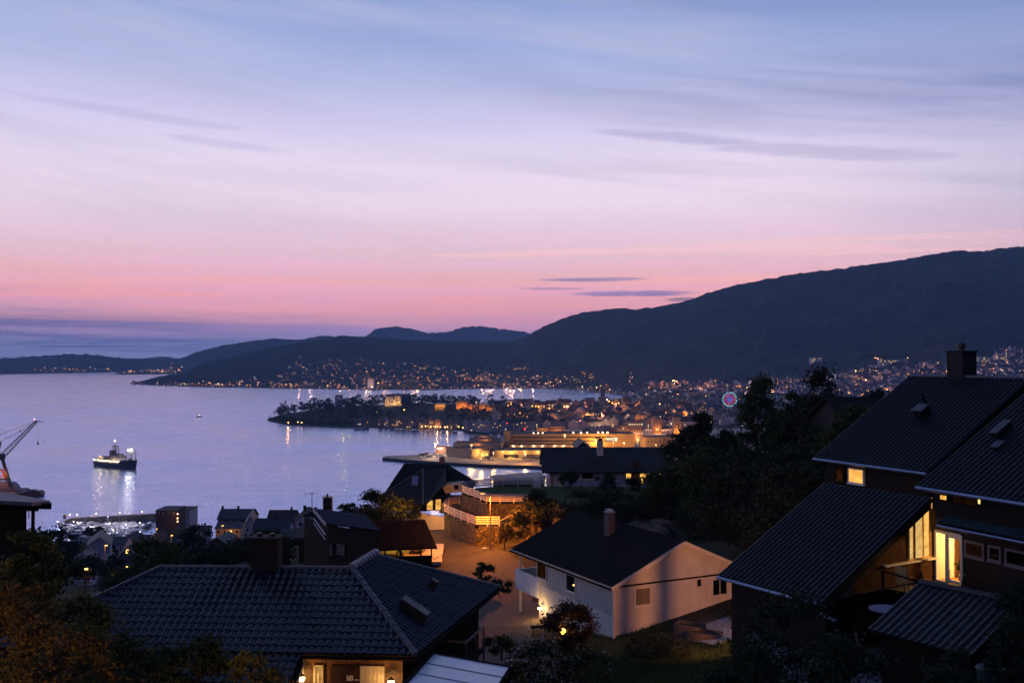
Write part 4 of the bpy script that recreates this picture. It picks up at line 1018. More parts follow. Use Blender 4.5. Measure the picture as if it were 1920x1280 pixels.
# wall under the lower eave
mb = MB(); a_ = d1 + UD['w'] * .5 + UD['u'] * .3; b_ = d2 + UD['w'] * .5 - UD['u'] * .3; wallquad(mb, a_.xy, b_.xy, 106, 110.45); wallquad(mb, b_.xy, (b_ + UD['w'] * 6.5).xy, 106, 110.45); clad_h(mb, a_.xy, b_.xy, 106, lambda u: 110.45, .18, .02, n=-UD['w']); mb.build('wall', M_darkwood, hC)
e_ = a_ + UD['w'] * 7; mb = MB(); wallquad(mb, a_.xy, e_.xy, 106, 110.6); mb.poly([(a_.x, a_.y, 110.4), (e_.x, e_.y, 110.4), (e_.x, e_.y, 113.9)]); mb.build('wall', M_darkwood, hC)
for k, (px, py, px2, py2, lab) in enumerate(((1528, 1141, 1530, 1178, ''),)): pass
# carrying beam and post at the terrace corner
q0 = onwall(1531, 1147, d2 - UD['w'] * .1, UD['u']); q1 = at(1568, 1161, q0.y - 1.2); q1.z = q0.z - .02
mb = MB(); mb.beam(q0, q1, .07, .1); mb.build('beam', M_gutter, hC); mb = MB(); mb.beam(q1, (q1.x, q1.y, 107.6), .15); mb.build('post', M_darktrim, hC)
# the wooden terrace in front of the door
mb = MB(); T = [W0 + nW * .02, W0 + dW * 9, W0 + dW * 9 + nW * 3.0, W0 + dW * .4 + nW * 3.0, A0 + gn * .02]
T = [Vector((p.x, p.y, DZ - .02)) for p in T]; mb.slab(T, (0, 0, -.18))
tag(mb.build('terrace', M_woodfloor), kind='structure')
mb = MB(); PT = [gnd(1400, 1190, 108.35), gnd(1560, 1155, 108.35), gnd(1700, 1170, 108.35), gnd(1760, 1330, 108.35), gnd(1560, 1330, 108.35), gnd(1440, 1250, 108.35)]
mb.slab(PT, (0, 0, -.3)); tag(mb.build('patio', M_patio), kind='structure')

# ================================================================ small tiled shed in front
e1 = onplane(1725, 1092, Vector((0, 0, 111.7)), Vector((0, 0, 1))); r1 = e1; r2 = onplane(1918, 1131, Vector((0, 0, 111.7)), Vector((0, 0, 1)))
ru = (r2 - r1).normalized(); rw = Vector((-ru.y, ru.x, 0)); rw = rw if rw.dot(-r1) > 0 else -rw
f1 = at(1628, 1179, r1.y - 1.8); s_ = 3.15; f1 = r1 + rw * s_ + Vector((0, 0, -1.25)); f2 = f1 + ru * (r2 - r1).length
hs = root('shed', (f1.x + 1.5, f1.y + .5, 108), 'small shed with a black pan-tiled roof in front of the terrace', 'shed')
mt, ms = MB(), MB(); r2e = r2; roof_face(mt, ms, [f1, f2, r2e, r1], f1, f2, tw=.27, tl=.33, amp=.05, step=.015, thick=.12); ro = mt.build('roof', mat('black_pan_tile', (17, 17, 21), .4, .35, 2, spec=.4, col2=(32, 31, 37)), hs); ms.build('roof_boards', M_darktrim, ro)
mb = MB(); g1, g2 = r1 - rw * 2.6 + Vector((0, 0, -1.0)), r2 - rw * 2.6 + Vector((0, 0, -1.0)); mb.slab([r1, r2, g2, g1], (0, 0, -.1)); mb.build('rear_slope', M_tile, ro)
mb = MB(); caps(mb, r1, r2, .4, .13, .03); mb.build('ridge_cap', mat('shed_ridge_tile', (46, 44, 50), .55, .3, 4), ro)
mb = MB(); i1, i2 = f1 - rw * .35 + ru * .3, f2 - rw * .35 - ru * .3; j1, j2 = i1 - rw * 5, i2 - rw * 5
for a_, b_ in ((i1, i2), (i2, j2), (i1, j1)): wallquad(mb, a_.xy, b_.xy, 106.5, f1.z + .05); 
clad_v(mb, i1.xy, i2.xy, 106.6, lambda u: f1.z, .16, n=rw)
mb.poly([(i2.x, i2.y, f1.z), (j2.x, j2.y, f1.z - .2), ((r2 - ru * .3).x, (r2 - ru * .3).y, r2.z - .15)]); mb.poly([(i1.x, i1.y, f1.z), (j1.x, j1.y, f1.z - .2), ((r1 + ru * .3).x, (r1 + ru * .3).y, r1.z - .15)]); mb.build('wall', M_darkwood, hs)

# ================================================================ things on the terrace and patio
def chair(name, label, loc, rz, m, seat=.44, back=.92, w=.5, group=None):
    o = root(name, loc, label, 'chair', group); M = Matrix.Rotation(rz, 3, 'Z'); P = lambda x, y, z: Vector(loc) + M @ Vector((x, y, z))
    mb = MB(); mb.box(P(0, 0, seat), (w, w, .05), rz); mb.build('seat', m, o)
    mb = MB(); a, b = P(-w / 2, w / 2, seat), P(-w / 2, w / 2 + .12, back); c_, d_ = P(w / 2, w / 2, seat), P(w / 2, w / 2 + .12, back)
    mb.beam(a, b, .045); mb.beam(c_, d_, .045); mb.beam(b, d_, .05)
    if 'frame' not in label: mb.slab([a, c_, d_, b], M @ Vector((0, .02, 0)))
    mb.build('backrest', m, o)
    for sx in (-1, 1):
        for sy in (-1, 1): mb = MB(); mb.beam(P(sx * w * .45, sy * w * .45, 0), P(sx * w * .45, sy * w * .42, seat), .04); mb.build('leg', m, o)
    return o
M_chairw = mat('pale_chair_wood', (170, 132, 84), .6, .15, 3)
q = at(1699, 1106, 39.9)
chair('terrace_chair', 'pale wooden high-backed chair catching the light beside the lit window', (q.x, q.y, DZ), 2.2, M_chairw, back=1.1)
q = at(1790, 1112, 39.6)
chair('terrace_chair', 'black frame chair silhouetted against the lit terrace door', (q.x, q.y, DZ), -2.0, M_black, back=.85)
o = root('easel', (0, 0, 0), 'small black A-shaped stand on the terrace railing', 'stand'); q = at(1727, 1108, 39.4); q.z = DZ; o.location = q
mb = MB(); tp = q + Vector((0, 0, 1.0)); [mb.beam(q + Vector((dx, dy, 0)), tp, .04) for dx, dy in ((-.25, .1), (.25, -.15), (0, .3))]; mb.build('leg_frame', M_black, o)
o = root('garden_table', (0, 0, 0), 'round table with pale blue cloth on the dark patio', 'table'); q = at(1662, 1140, 36.6); o.location = (q.x, q.y, 108.35)
mb = MB(); mb.tube((q.x, q.y, q.z - .04), q, .62, .62, 28); mb.build('tabletop', mat('pale_blue_cloth', (104, 110, 136), .6, .08, 2), o); mb = MB(); mb.tube((q.x, q.y, 108.35), (q.x, q.y, q.z - .04), .05); mb.tube((q.x, q.y, 108.35), (q.x, q.y, 108.42), .3); mb.build('pedestal', M_black, o)
q2 = at(1628, 1150, 36.3); chair('garden_chair', 'dark rounded garden chair left of the blue table', (q2.x, q2.y, 108.95), 1.4, mat('wicker_brown', (46, 32, 30), .8, .3, 5), back=1.05, w=.6)
q2 = at(1660, 1158, 35.2); chair('garden_chair', 'low dark chair in front of the blue table', (q2.x, q2.y, 108.95), 3.0, M_black, back=.75, w=.5)
o = root('terrace_railing', (0, 0, 0), 'dark terrace handrail with sagging cable below it', 'railing'); q0 = at(1655, 1062, 39.6); q0.z = DZ + 1.0; q1 = at(1722, 1090, 38.2); o.location = (q0.x, q0.y, DZ)
mb = MB(); mb.beam(q0, q1, .06); mb.build('handrail', M_darktrim, o); mb = MB(); mb.beam((q0.x, q0.y, DZ - .1), q0, .08); mb.build('post', M_darktrim, o)
mb = MB(); qa = at(1525, 1121, 38.0); mb.path([qa, (qa + q1) / 2 + Vector((0, 0, -.12)), q1], [.02] * 3, 5); mb.build('cable', M_black, o)
o = root('water_barrel', (0, 0, 0), 'turquoise round tub half hidden beside the shed', 'tub'); q = at(1857, 1252, 30.5); o.location = q
mb = MB(); mb.tube((q.x, q.y, q.z - .5), (q.x, q.y, q.z), .36, .4, 20); mb.build('tub', mat('turquoise_plastic', (14, 52, 54), .5, .1, 2), o); mb = MB(); mb.tube((q.x, q.y, q.z), (q.x, q.y, q.z + .05), .43, .38, 20); mb.build('lid', mat('turquoise_plastic', (30, 90, 92)), o)
# planter boxes and pale terrace by the white house
M_planter = mat('grey_planter_wood', (70, 66, 70), .8, .25, 3)
def planter(c, sx, sy, sz, rz, label):
    o = root('planter_box', c, label, 'planter'); t = .05; M = Matrix.Rotation(rz, 3, 'Z')
    mb = MB()
    for dx, dy, w_, d_ in ((0, -sy / 2, sx, t), (0, sy / 2, sx, t), (-sx / 2, 0, t, sy), (sx / 2, 0, t, sy)):
        q = Vector(c) + M @ Vector((dx, dy, 0)); mb.box((q.x, q.y, q.z + sz / 2), (w_, d_, sz), rz)
    mb.build('side_boards', M_planter, o); mb = MB(); mb.box((c[0], c[1], c[2] + sz * .4), (sx - t, sy - t, sz * .8), rz); mb.build('soil', mat('soil', (34, 28, 22), .95, .4, 8), o)
ga_ = math.atan2(WH['g'].y, WH['g'].x)
q = gnd(1293, 1216, 104.1); planter((q.x, q.y, ground_z(q.x, q.y) - .05), 1.45, 1.1, .85, ga_ - .95, 'taller grey wooden planter box beside the white house'); PBZ = q.z
q = gnd(1322, 1222, 104.3); planter((q.x, q.y, ground_z(q.x, q.y) - .05), 1.7, 1.0, .5, ga_ - .95, 'lower grey wooden planter box in front of the taller one')
# ================================================================ road, walls, fences
def strip(name, ctr, wid, m, dz=.14, kind='structure', sub=8):
    P = [Vector((x, y, 0)) for x, y in ctr]; Q = []
    for i in range(len(P) - 1):
        p0 = P[max(0, i - 1)]; p1, p2 = P[i], P[i + 1]; p3 = P[min(len(P) - 1, i + 2)]
        for k in range(sub):
            t = k / sub; Q.append((.5 * ((2 * p1) + (p2 - p0) * t + (2 * p0 - 5 * p1 + 4 * p2 - p3) * t * t + (-p0 + 3 * p1 - 3 * p2 + p3) * t ** 3), wid[i] + (wid[i + 1] - wid[i]) * t))
    Q.append((P[-1], wid[-1])); mb = MB(); n = 7
    for i, (p, w) in enumerate(Q):
        a = Q[max(0, i - 1)][0]; b = Q[min(len(Q) - 1, i + 1)][0]; d = (b - a).normalized(); s = Vector((d.y, -d.x, 0))
        for k in range(n): q = p + s * w * (k / (n - 1) - .5); mb.v.append((q.x, q.y, ground_z(q.x, q.y) + dz))
    for i in range(len(Q) - 1):
        for k in range(n - 1): mb.f.append((i * n + k, i * n + k + 1, (i + 1) * n + k + 1, (i + 1) * n + k)); mb.mi.append(0)
    o = mb.build(name, m, smooth=True); return tag(o, kind=kind)
strip('road', [(-8, 122), (-9.5, 112), (-8.6, 104), (-6.5, 96), (-4, 89), (-2, 82), (-1.5, 74), (-2.0, 66), (-1.5, 58), (1, 50)], [7, 6.5, 6, 6.5, 7.5, 6.5, 6, 6.5, 6.5, 5], M_asphalt)
strip('driveway', [(-1.5, 70), (2.0, 68), (5.5, 66.5)], [6, 6, 6], mat('gravel_drive', (96, 84, 76), .95, .3, 3, bump=.5, bscale=30), dz=.15)
pa_, pb2 = gnd(1322, 1176, 104.7), gnd(1412, 1204, 105.2)
strip('patio', [pa_.xy, pa_.lerp(pb2, .5).xy, pb2.xy], [3.6, 4.6, 4.6], mat('pale_slate_patio', (128, 134, 146), .7, .12, 1.2, bump=.15), dz=.12)
# upper lawn behind the fences
LZ = 105.45
up = [gnd(x, y, LZ) for x, y in ((912.5, 943.5), (889, 934), (872, 928), (866, 925.5), (865, 921), (870, 918), (888, 915), (912, 913), (950, 911.5), (999, 911))]
upr = [gnd(988.6, 943.5, LZ)]
mb = MB(); mb.poly([Vector((p.x, p.y, LZ)) for p in up] + [Vector((24, 113, LZ)), Vector((26, 101, LZ)), Vector((5, 99.4, LZ))])
tag(mb.build('lawn', M_grass), kind='structure')
mb = MB(); nl_ = [(0.9, 99.9), (6.0, 99.0), (14, 98), (20, 103), (26, 112), (18, 116), (8, 116)]
def stone_wall(pts, z0, z1, label, th=.5):
    o = root('stone_wall', (pts[0].x, pts[0].y, z0), label, 'wall'); mb = MB()
    for i in range(len(pts) - 1):
        a, b = pts[i], pts[i + 1]; L = (b - a).length; n = max(1, int(L / .35)); m_ = int((z1 - z0) / .35); d = (b - a).normalized(); nrm = Vector((d.y, -d.x, 0))
        if nrm.dot(-a) < 0: nrm = -nrm
        base = len(mb.v)
        for k in range(n + 1):
            for j in range(m_ + 1):
                p = a + d * L * k / n; zz = z0 + (z1 - z0) * j / m_
                e = .09 * fbm(p.x * 2.2 + p.y, zz * 2.2, 1.1, 2, 4) if 0 < j < m_ and 0 < k < n else 0
                q = p + nrm * e; mb.v.append((q.x, q.y, zz))
        for k in range(n):
            for j in range(m_): x = base + k * (m_ + 1) + j; mb.f.append((x, x + m_ + 1, x + m_ + 2, x + 1)); mb.mi.append(0)
        mb.slab([Vector((a.x, a.y, z1)), Vector((b.x, b.y, z1)), Vector((b.x, b.y, z1)) - nrm * th, Vector((a.x, a.y, z1)) - nrm * th], (0, 0, -.2))
    mb.build('wall_face', M_stonewall, o); return o
def curve(pts, n=5):
    Q = []
    for i in range(len(pts) - 1):
        p0 = pts[max(0, i - 1)]; p1, p2 = pts[i], pts[i + 1]; p3 = pts[min(len(pts) - 1, i + 2)]
        for k in range(n): t = k / n; Q.append(.5 * ((2 * p1) + (p2 - p0) * t + (2 * p0 - 5 * p1 + 4 * p2 - p3) * t * t + (-p0 + 3 * p1 - 3 * p2 + p3) * t ** 3))
    return Q + [pts[-1]]
MZ = 104.0
lowc = curve([gnd(x, y, MZ) for x, y in ((862, 946), (846, 948.5), (835, 953), (833, 960), (842, 966), (868, 977), (892, 986.5))], 4)
lowr = [lowc[-1], gnd(936, 986.5, MZ)]
stone_wall(lowc, 100.6, MZ, 'curved lower stone retaining wall above the road')
stone_wall([lowr[0], lowr[1], lowr[1] + Vector((1.2, 1.5, 0))], 100.6, MZ, 'short stone wall face lit orange by the street lamp')
upc = curve(up[:4][::-1], 4)[::1]; upc = curve([up[4], up[3], up[2], up[1], up[0]], 4)
stone_wall(upc, 101.5, LZ, 'dark upper stone wall under the curved fence')
stone_wall([up[0], Vector((upr[0].x, upr[0].y, LZ))], 101.5, LZ, 'upper stone wall with yellow-lit boulders below the straight fence')
mb = MB(); mid = [Vector((p.x, p.y, MZ - .1)) for p in lowc] + [Vector((lowr[1].x + 1, lowr[1].y + 2, MZ - .1)), Vector((2, 99.6, MZ - .1)), Vector((-3, 101, MZ - .1)), Vector((-5, 108, MZ - .1))]
mb.poly(mid); tag(mb.build('ground', M_ground), kind='structure')
M_fence = mat('white_fence_paint', (190, 186, 192), .6, .1, 3)
def fence(pts, z, label, h=.95, rails=4, sp=1.8):
    o = root('fence', (pts[0].x, pts[0].y, z), label, 'fence'); mb = MB()
    for i in range(len(pts) - 1):
        for r in range(rails):
            zz = z + .14 + (h - .14) * (r + .35) / rails; mb.beam((pts[i].x, pts[i].y, zz), (pts[i + 1].x, pts[i + 1].y, zz), .03, .0) if False else mb.slab([Vector((pts[i].x, pts[i].y, zz)), Vector((pts[i + 1].x, pts[i + 1].y, zz)), Vector((pts[i + 1].x, pts[i + 1].y, zz + .125)), Vector((pts[i].x, pts[i].y, zz + .125))], (0.0, .03, 0))
    mb.build('rails', M_fence, o); acc = 0; last = None
    L = sum((pts[i + 1] - pts[i]).length for i in range(len(pts) - 1)); n = max(1, round(L / sp)); tgt = [L * k / n for k in range(n + 1)]; run = 0
    for i in range(len(pts) - 1):
        sl = (pts[i + 1] - pts[i]).length
        while tgt and tgt[0] <= run + sl + 1e-4:
            p = pts[i] + (pts[i + 1] - pts[i]) * ((tgt[0] - run) / sl); tgt.pop(0); mb = MB(); mb.box((p.x, p.y + .08, z + h / 2), (.09, .09, h)); mb.build('post', M_fence, o)
        run += sl
    return o
fence(lowc, MZ, 'white rail fence curving along the lower stone wall')
fence(lowr, MZ, 'short white rail fence glowing yellow beside the street lamp', sp=1.1)
fence(upc, LZ, 'white rail fence curving down the upper stone wall')
fence([up[0], Vector((upr[0].x, upr[0].y, LZ))], LZ, 'straight white rail fence in front of the upper lawn', sp=1.5)
fence(curve(up[4:], 3), LZ, 'white rail fence round the far side of the upper lawn')
g0 = gnd(1001, 916, LZ); g1 = gnd(1014, 916, LZ)
fence([g0, g1], LZ, 'low garden gate panel at the end of the lawn fence', h=.8, rails=5, sp=.9)
g0 = gnd(1014, 911, LZ); g1 = gnd(1026, 911, LZ)
fence([g0, g1], LZ, 'short white fence panel between the gate and the long dark house', h=1.2, rails=5, sp=.9)

def street_lamp(base, h, arm, label, light=None, m=M_pole, on=True, r=.06):
    o = root('street_lamp', base, label, 'street lamp'); b = Vector(base); mb = MB(); mb.tube(b, b + Vector((0, 0, 1.2)), r * 1.3, r * 1.2); mb.tube(b + Vector((0, 0, 1.2)), b + Vector((0, 0, h)), r, r * .75); mb.build('pole', m, o)
    t = b + Vector((0, 0, h)); a = Vector(arm); mb = MB(); mb.tube(t, t + a * .4, r * .6, r * .5); M = Vector(arm).to_track_quat('X', 'Z').to_matrix()
    mb.box(t + a * .75, (a.length * .75, .26, .13), M=M); mb.build('lamp_head', m, o)
    if light:
        mb = MB(); mb.box(t + a * .78 - Vector((0, 0, .075)), (a.length * .4, .16, .03), M=M); mb.build('lens', glow('sodium_lens', (255, 170, 70), 12), o)
        lamp('lamp_light', t + a * .85 - Vector((0, 0, .22)), light, (255, 138, 34), .12, o, spot=166)
    return o
SODIUM = 6500
lb = at(919.5, 1046, 92.6); street_lamp(lb, 6.05, (-.95, -.25, .05), 'tall street lamp post standing at the bend of the orange-lit road', light=SODIUM)
sl2 = gnd(919, 911, LZ); sl2 = Vector((sl2.x, sl2.y + 4, LZ - 2)); street_lamp(sl2, 3.55, (-.9, 0, .03), 'unlit street lamp showing above the far lawn fence')
o = root('bollard', gnd(909, 1048, 101.35), 'pale concrete pillar at the foot of the street lamp', 'pillar'); b = gnd(909, 1048, 101.35)
mb = MB(); mb.box((b.x, b.y, b.z + .48), (.32, .32, 1.0)); mb.box((b.x, b.y, b.z + 1.0), (.36, .36, .08)); mb.build('pillar', M_render, o)
b = at(944, 1044, 91.5); o = root('bent_post', b, 'thin dark bent pipe sticking up from the bank beside the street lamp', 'pipe'); mb = MB(); mb.path([b, b + Vector((.15, 0, 1.6)), b + Vector((.25, 0, 2.0)), b + Vector((.75, 0, 2.25))], [.045] * 4, 6); mb.build('pipe', M_darktrim, o)
a_, b_ = at(935, 977, 95), at(986, 952, 99); o = root('stay_wire', b_, 'pale wire running from the lit fence up to the bank', 'wire'); mb = MB(); mb.tube(a_, b_, .03); mb.build('wire', M_whitetrim, o)
# rock bank between the walls and the white house
def rock(name, label, c, s, seed, m=None):
    rng = np.random.default_rng(seed); bm = bmesh.new(); bmesh.ops.create_icosphere(bm, subdivisions=4, radius=1)
    for v in bm.verts:
        p = v.co.copy(); k = 1 + .28 * mnoise.fractal(p * 1.3 + Vector((seed, 0, 0)), 1, 2, 4) + .12 * mnoise.cell(p * 2.2 + Vector((seed, 2, 1)))
        v.co = Vector((p.x * s[0] * k, p.y * s[1] * k, p.z * s[2] * k))
    me = bpy.data.meshes.new(name); bm.to_mesh(me); bm.free(); me.materials.append(m or M_rock); o = bpy.data.objects.new(name, me); COL.objects.link(o); o.location = c
    return tag(o, label, 'rock')
rock('rock', 'orange-lit rock outcrop below the wire, right of the street lamp', (2.6, 96.0, 101.8), (2.6, 2.2, 3.0), 3)
rock('rock', 'brown rock face at the corner behind the white house roof', (5.6, 94, 103.2), (2.4, 2.6, 3.0), 8)
rock('rock', 'low rocks lying at the foot of the bank by the road', (1.8, 91.0, 101.0), (1.6, 1.4, .9), 12)
rock('rock', 'grey rock ledge behind the chimney of the white house', (13.5, 88, 103.6), (4, 3, 2.2), 15)
rock('rock', 'pale rock slab above the ridge of the white house', (20, 84, 105), (4, 3, 1.8), 19)

# ================================================================ simple gabled and hipped houses from measured corners
def gable_roof_house(root_, eL, eR, deg, run, wall_z, m_roof, m_wall, tw=.3, tl=.36, over=.4, back=True, seg=4, ridge=True, inset=.5):
    u, w, s = up_of(eL, eR, deg, (eL + eR) / 2 + Vector((0, 5, 0))); q1, q2 = eL + s * run, eR + s * run
    mt, ms = MB(), MB(); roof_face(mt, ms, [eL, eR, q2, q1], eL, eR, tw=tw, tl=tl, seg=seg, thick=.14)
    bL, bR = eL + w * 2 * run, eR + w * 2 * run
    r = mt.build('roof', m_roof, root_); mb = MB(); mb.slab([q1, q2, bR, bL], (0, 0, -.14)); mb.build('rear_slope', m_roof, r); ms.build('roof_boards', M_darktrim, r)
    if ridge: mb = MB(); caps(mb, q1, q2, .45, .11, .02); mb.build('ridge_cap', M_tilecap, r)
    a = eL + u * inset + w * inset; b = eR - u * inset + w * inset; c = b + w * (2 * run - 2 * inset); d = a + w * (2 * run - 2 * inset); zt = eL.z + inset * math.tan(R(deg)) - .16; mb = MB()
    for p, q in ((a, b), (b, c), (c, d), (d, a)): wallquad(mb, p.xy, q.xy, wall_z, zt)
    zr = q1.z - .2
    for p, q in ((a, d), (b, c)): m_ = (p + q) / 2; mb.poly([(p.x, p.y, zt), (q.x, q.y, zt), (m_.x, m_.y, zr)])
    mb.build('wall', m_wall, root_)
    return dict(u=u, w=w, s=s, q1=q1, q2=q2, a=a, b=b, c=c, d=d, zt=zt, r=r)
# long dark-roofed house on the knoll
eL = at(1016, 885.5, 118); eR = Vector((18.9, 118, eL.z)); 
h = root('long_house', (10, 121, 103.8), 'long low house with dark roof, white chimney and yellow-lit windows on the knoll', 'house')
G = gable_roof_house(h, eL, eR, 25, 5.2, 103.0, M_tile2 if False else mat('charcoal_roof_tile', (22, 23, 28), .6, .3, 1, spec=.3, col2=(34, 35, 42)), mat('blue_grey_white_wall', (150, 158, 178), .75, .1, .8), tw=.34, tl=.38, inset=.9)
gp_ = G['a']; gd_ = (G['b'] - G['a']).normalized()
win_px(h, gp_, gd_, 1090, 883, 1112, 897, fw=.06, label='dark wide window in the white wall')
win_px(h, gp_, gd_, 1174, 881, 1183, 899, pane=G_win, fw=.05, label='narrow yellow-lit window')
mb = MB(); a_ = onwall(1185, 890, gp_, gd_); b_ = onwall(1199, 890, gp_, gd_); mb.box(((a_.x + b_.x) / 2, a_.y - .03, a_.z), ((b_ - a_).length, .06, 3)); mb.build('timber_panel', mat('brown_panel', (74, 44, 28), .7, .2, 2), h)
win_px(h, gp_, gd_, 1200, 881, 1239, 905, pane=G_win, mull=3, cross=0, fw=.05, label='wide bright yellow window wall')
q = onwall(1215, 885, gp_, gd_); mb = MB(); mb.ball((q.x, q.y - .25, q.z), .16, 8, 6); mb.build('lamp_globe', glow('lamp_globe', (255, 210, 130), 9), h); lamp('lamp_light', (q.x, q.y - .6, q.z), 45, (255, 180, 80), .1, h)
mb = MB(); mb.box((eL.x + 1.1, eL.y + .8, 104.9), (.14, .14, 3.0)); mb.build('post', mat('pinkish_post', (150, 130, 124), .7), h)
q = onplane(1125, 852, eL, roofframe(eL, eR, G['q1'])[2]); mb = MB(); mb.box((q.x, q.y, q.z + .55), (.72, .72, 2.3)); ch = mb.build('chimney', M_render, h); mb = MB(); mb.box((q.x, q.y, q.z + 1.85), (.5, .5, .28)); mb.build('cap', M_brick, ch)
# gabled annex behind it
eA = at(1078, 842, 130); hB = root('annex_house', (eA.x + 2, 134, 104), 'dark gable peeping over the long house roof left of its chimney', 'house'); pk = at(1093, 829, 130); mb = MB()
mb.slab([eA, at(1112, 842, 130), pk], (0, 8, 0)); mb.build('roof', MATS['charcoal_roof_tile'], hB); mb = MB(); mb.slab([at(1081, 842.5, 130.3), at(1109, 842.5, 130.3), Vector((at(1109, 842, 130.3).x, 130.3, 103)), Vector((at(1081, 842, 130.3).x, 130.3, 103))], (0, 7, 0)); mb.build('wall', M_darkwood, hB)
# boathouse-like low roof left of it
p = [at(920, 890.5, 128), at(1012, 884, 132), at(1024, 893, 124), at(1020, 901, 121), at(932, 899, 124)]
o = root('low_outbuilding', (p[0].x + 3, 127, 103), 'low flat-roofed outbuilding behind the lawn fence', 'outbuilding'); mb = MB(); mb.slab(p, (0, 0, -.2)); mb.build('roof', mat('slate_felt', (60, 62, 78), .5, .2, 1), o); mb = MB()
for i in range(len(p)): a_, b_ = p[i], p[(i + 1) % len(p)]; c_ = sum(p, Vector()) / len(p); a_ = a_.lerp(c_, .08); b_ = b_.lerp(c_, .08); mb.quad((a_.x, a_.y, 102), (b_.x, b_.y, 102), (b_.x, b_.y, b_.z - .2), (a_.x, a_.y, a_.z - .2))
mb.build('wall', M_darkwood, o)
# house with pyramid-like roof left of the walls
h = root('hipped_house', (-14, 127, 101), 'steep dark hip-roofed house with a glowing gable window above the white garden wall', 'house')
f0 = at(711, 938, 121); f1_ = at(838, 938, 121); mt, ms = MB(), MB()
u_, w_, s__ = up_of(f0, f1_, 40, f0 + Vector((0, 5, 0))); nn_ = u_.cross(s__).normalized(); nn_ = nn_ if nn_.z > 0 else -nn_
t0 = onplane(758, 869, f0, nn_); t1 = onplane(838, 870, f0, nn_); k1 = onplane(897, 904, f0, nn_); k2 = onplane(869, 905, f0, nn_)
roof_face(mt, ms, [f0, onplane(800, 938, f0, nn_), onplane(868, 905, f0, nn_), onplane(896, 904.5, f0, nn_), t1, t0], f0, f0 + u_, tw=.3, tl=.36, seg=4, thick=.14)
M_fr = mat('black_roof_tile', (20, 22, 27), .7, .3, 1, spec=.25, col2=(32, 34, 42))
r = mt.build('roof', M_fr, h); ms.build('roof_boards', M_darktrim, r); mb = MB(); mb.poly([t0, t1, t1 + Vector((0, 8, -5)), t0 + Vector((-3, 8, -5))]); mb.poly([t0, t0 + Vector((-3, 8, -5)), f0]); mb.poly([t1, onplane(896, 904.5, f0, nn_), t1 + Vector((2, 8, -5))]); mb.build('rear_slope', M_fr, r)
# projecting hipped wing
w0 = at(716, 940, 117.5); w1 = at(838, 937, 117.5); wp = at(793, 880, 123.5); wq = at(836, 876, 124.4); mb = MB()
mb.slab([at(716, 927, 118.5), wp, at(793, 946, 117)], (0, 0, -.12)); mb.slab([wp, wq, at(836, 905, 120), at(800, 944, 117), at(793, 946, 117)], (0, 0, -.12)); wing = mb.build('wing_roof', M_fr, r)
mb = MB(); caps(mb, wp, at(793, 945, 117), .4, .09, .03); caps(mb, at(716, 927, 118.5), wp, .4, .07, .03); mb.build('ridge_cap', M_tilecap, wing)
mb = MB(); c_ = onplane(778, 901, f0, nn_); mb.box(at(778, 901, 120.1), (.75, .1, 1.5), M=Matrix((u_, nn_, s__.normalized())).transposed()); mb.build('skylight', mat('skylight_glass', (90, 120, 160), .08, .1, 1, spec=.8), h)
q = at(829, 866, 126.5); mb = MB(); mb.box((q.x, q.y, q.z - .2), (.7, .6, 1.6)); mb.build('chimney', mat('pinkish_render', (110, 92, 96), .85, .2, 2), h)
# lit dormer gable
mb = MB(); ga = [at(836, 925, 120.5), at(868, 921, 120.5), at(868, 905, 120.5), at(836, 908.5, 120.5)]; mb.slab([v + Vector((0, -.0, 0)) for v in ga], (0, 2.5, 0)); dm_ = mb.build('dormer', mat('white_dormer', (200, 180, 150), .7, .08, 2), h)
mb = MB(); mb.slab([at(827, 910, 120.9), at(836, 908.5, 120.5), at(836, 925, 120.5)], (0, 2, 0)); mb.build('dormer_side', M_whiteboard, dm_)
win_px(h, (ga[0].x, 120.5), (1, 0), 851, 908, 860, 917, fw=.06, sill=False, label='small dark window in the lit dormer')
mb = MB(); mb.slab([at(800, 957, 120), at(900, 957, 120), at(900, 938, 120), at(800, 938, 120)], (0, 5, 0)); mb.build('ground_floor', M_darkwood, h)
window(h, (at(801, 950, 119.9).x, 119.9), (1, 0), 0, .65, 101.9, 103.0, pane=G_win, fw=.05, label='yellow-lit ground-floor window at the left')
window(h, (at(817, 950, 119.9).x, 119.9), (1, 0), 0, .6, 101.9, 103.1, pane=G_win, mull=1, fw=.05, label='yellow-lit ground-floor window in the middle')
mb = MB(); mb.slab([at(828, 955, 119.5), at(842, 953, 119.5), at(842, 940, 119.5), at(828, 943, 119.5)], (0, .2, 0)); mb.build('lit_wall', M_cream, h)
mb = MB(); mb.slab([at(712, 958, 122), at(800, 958, 122), at(800, 936, 122), at(716, 936, 122)], (0, 6, 0)); mb.build('wall', M_darkwood, h)
lamp('lamp_light', at(822, 945, 116), 60, (255, 176, 70), .1, h)
o = root('antenna', at(706, 935, 122), 'small aerial at the left corner of the hip-roofed house', 'antenna'); q = at(707, 936, 122); mb = MB(); mb.tube(q, q + Vector((0, 0, 1.3)), .04); mb.beam(q + Vector((-.4, 0, 1.1)), q + Vector((.4, 0, 1.1)), .05); mb.build('mast', M_darktrim, o)
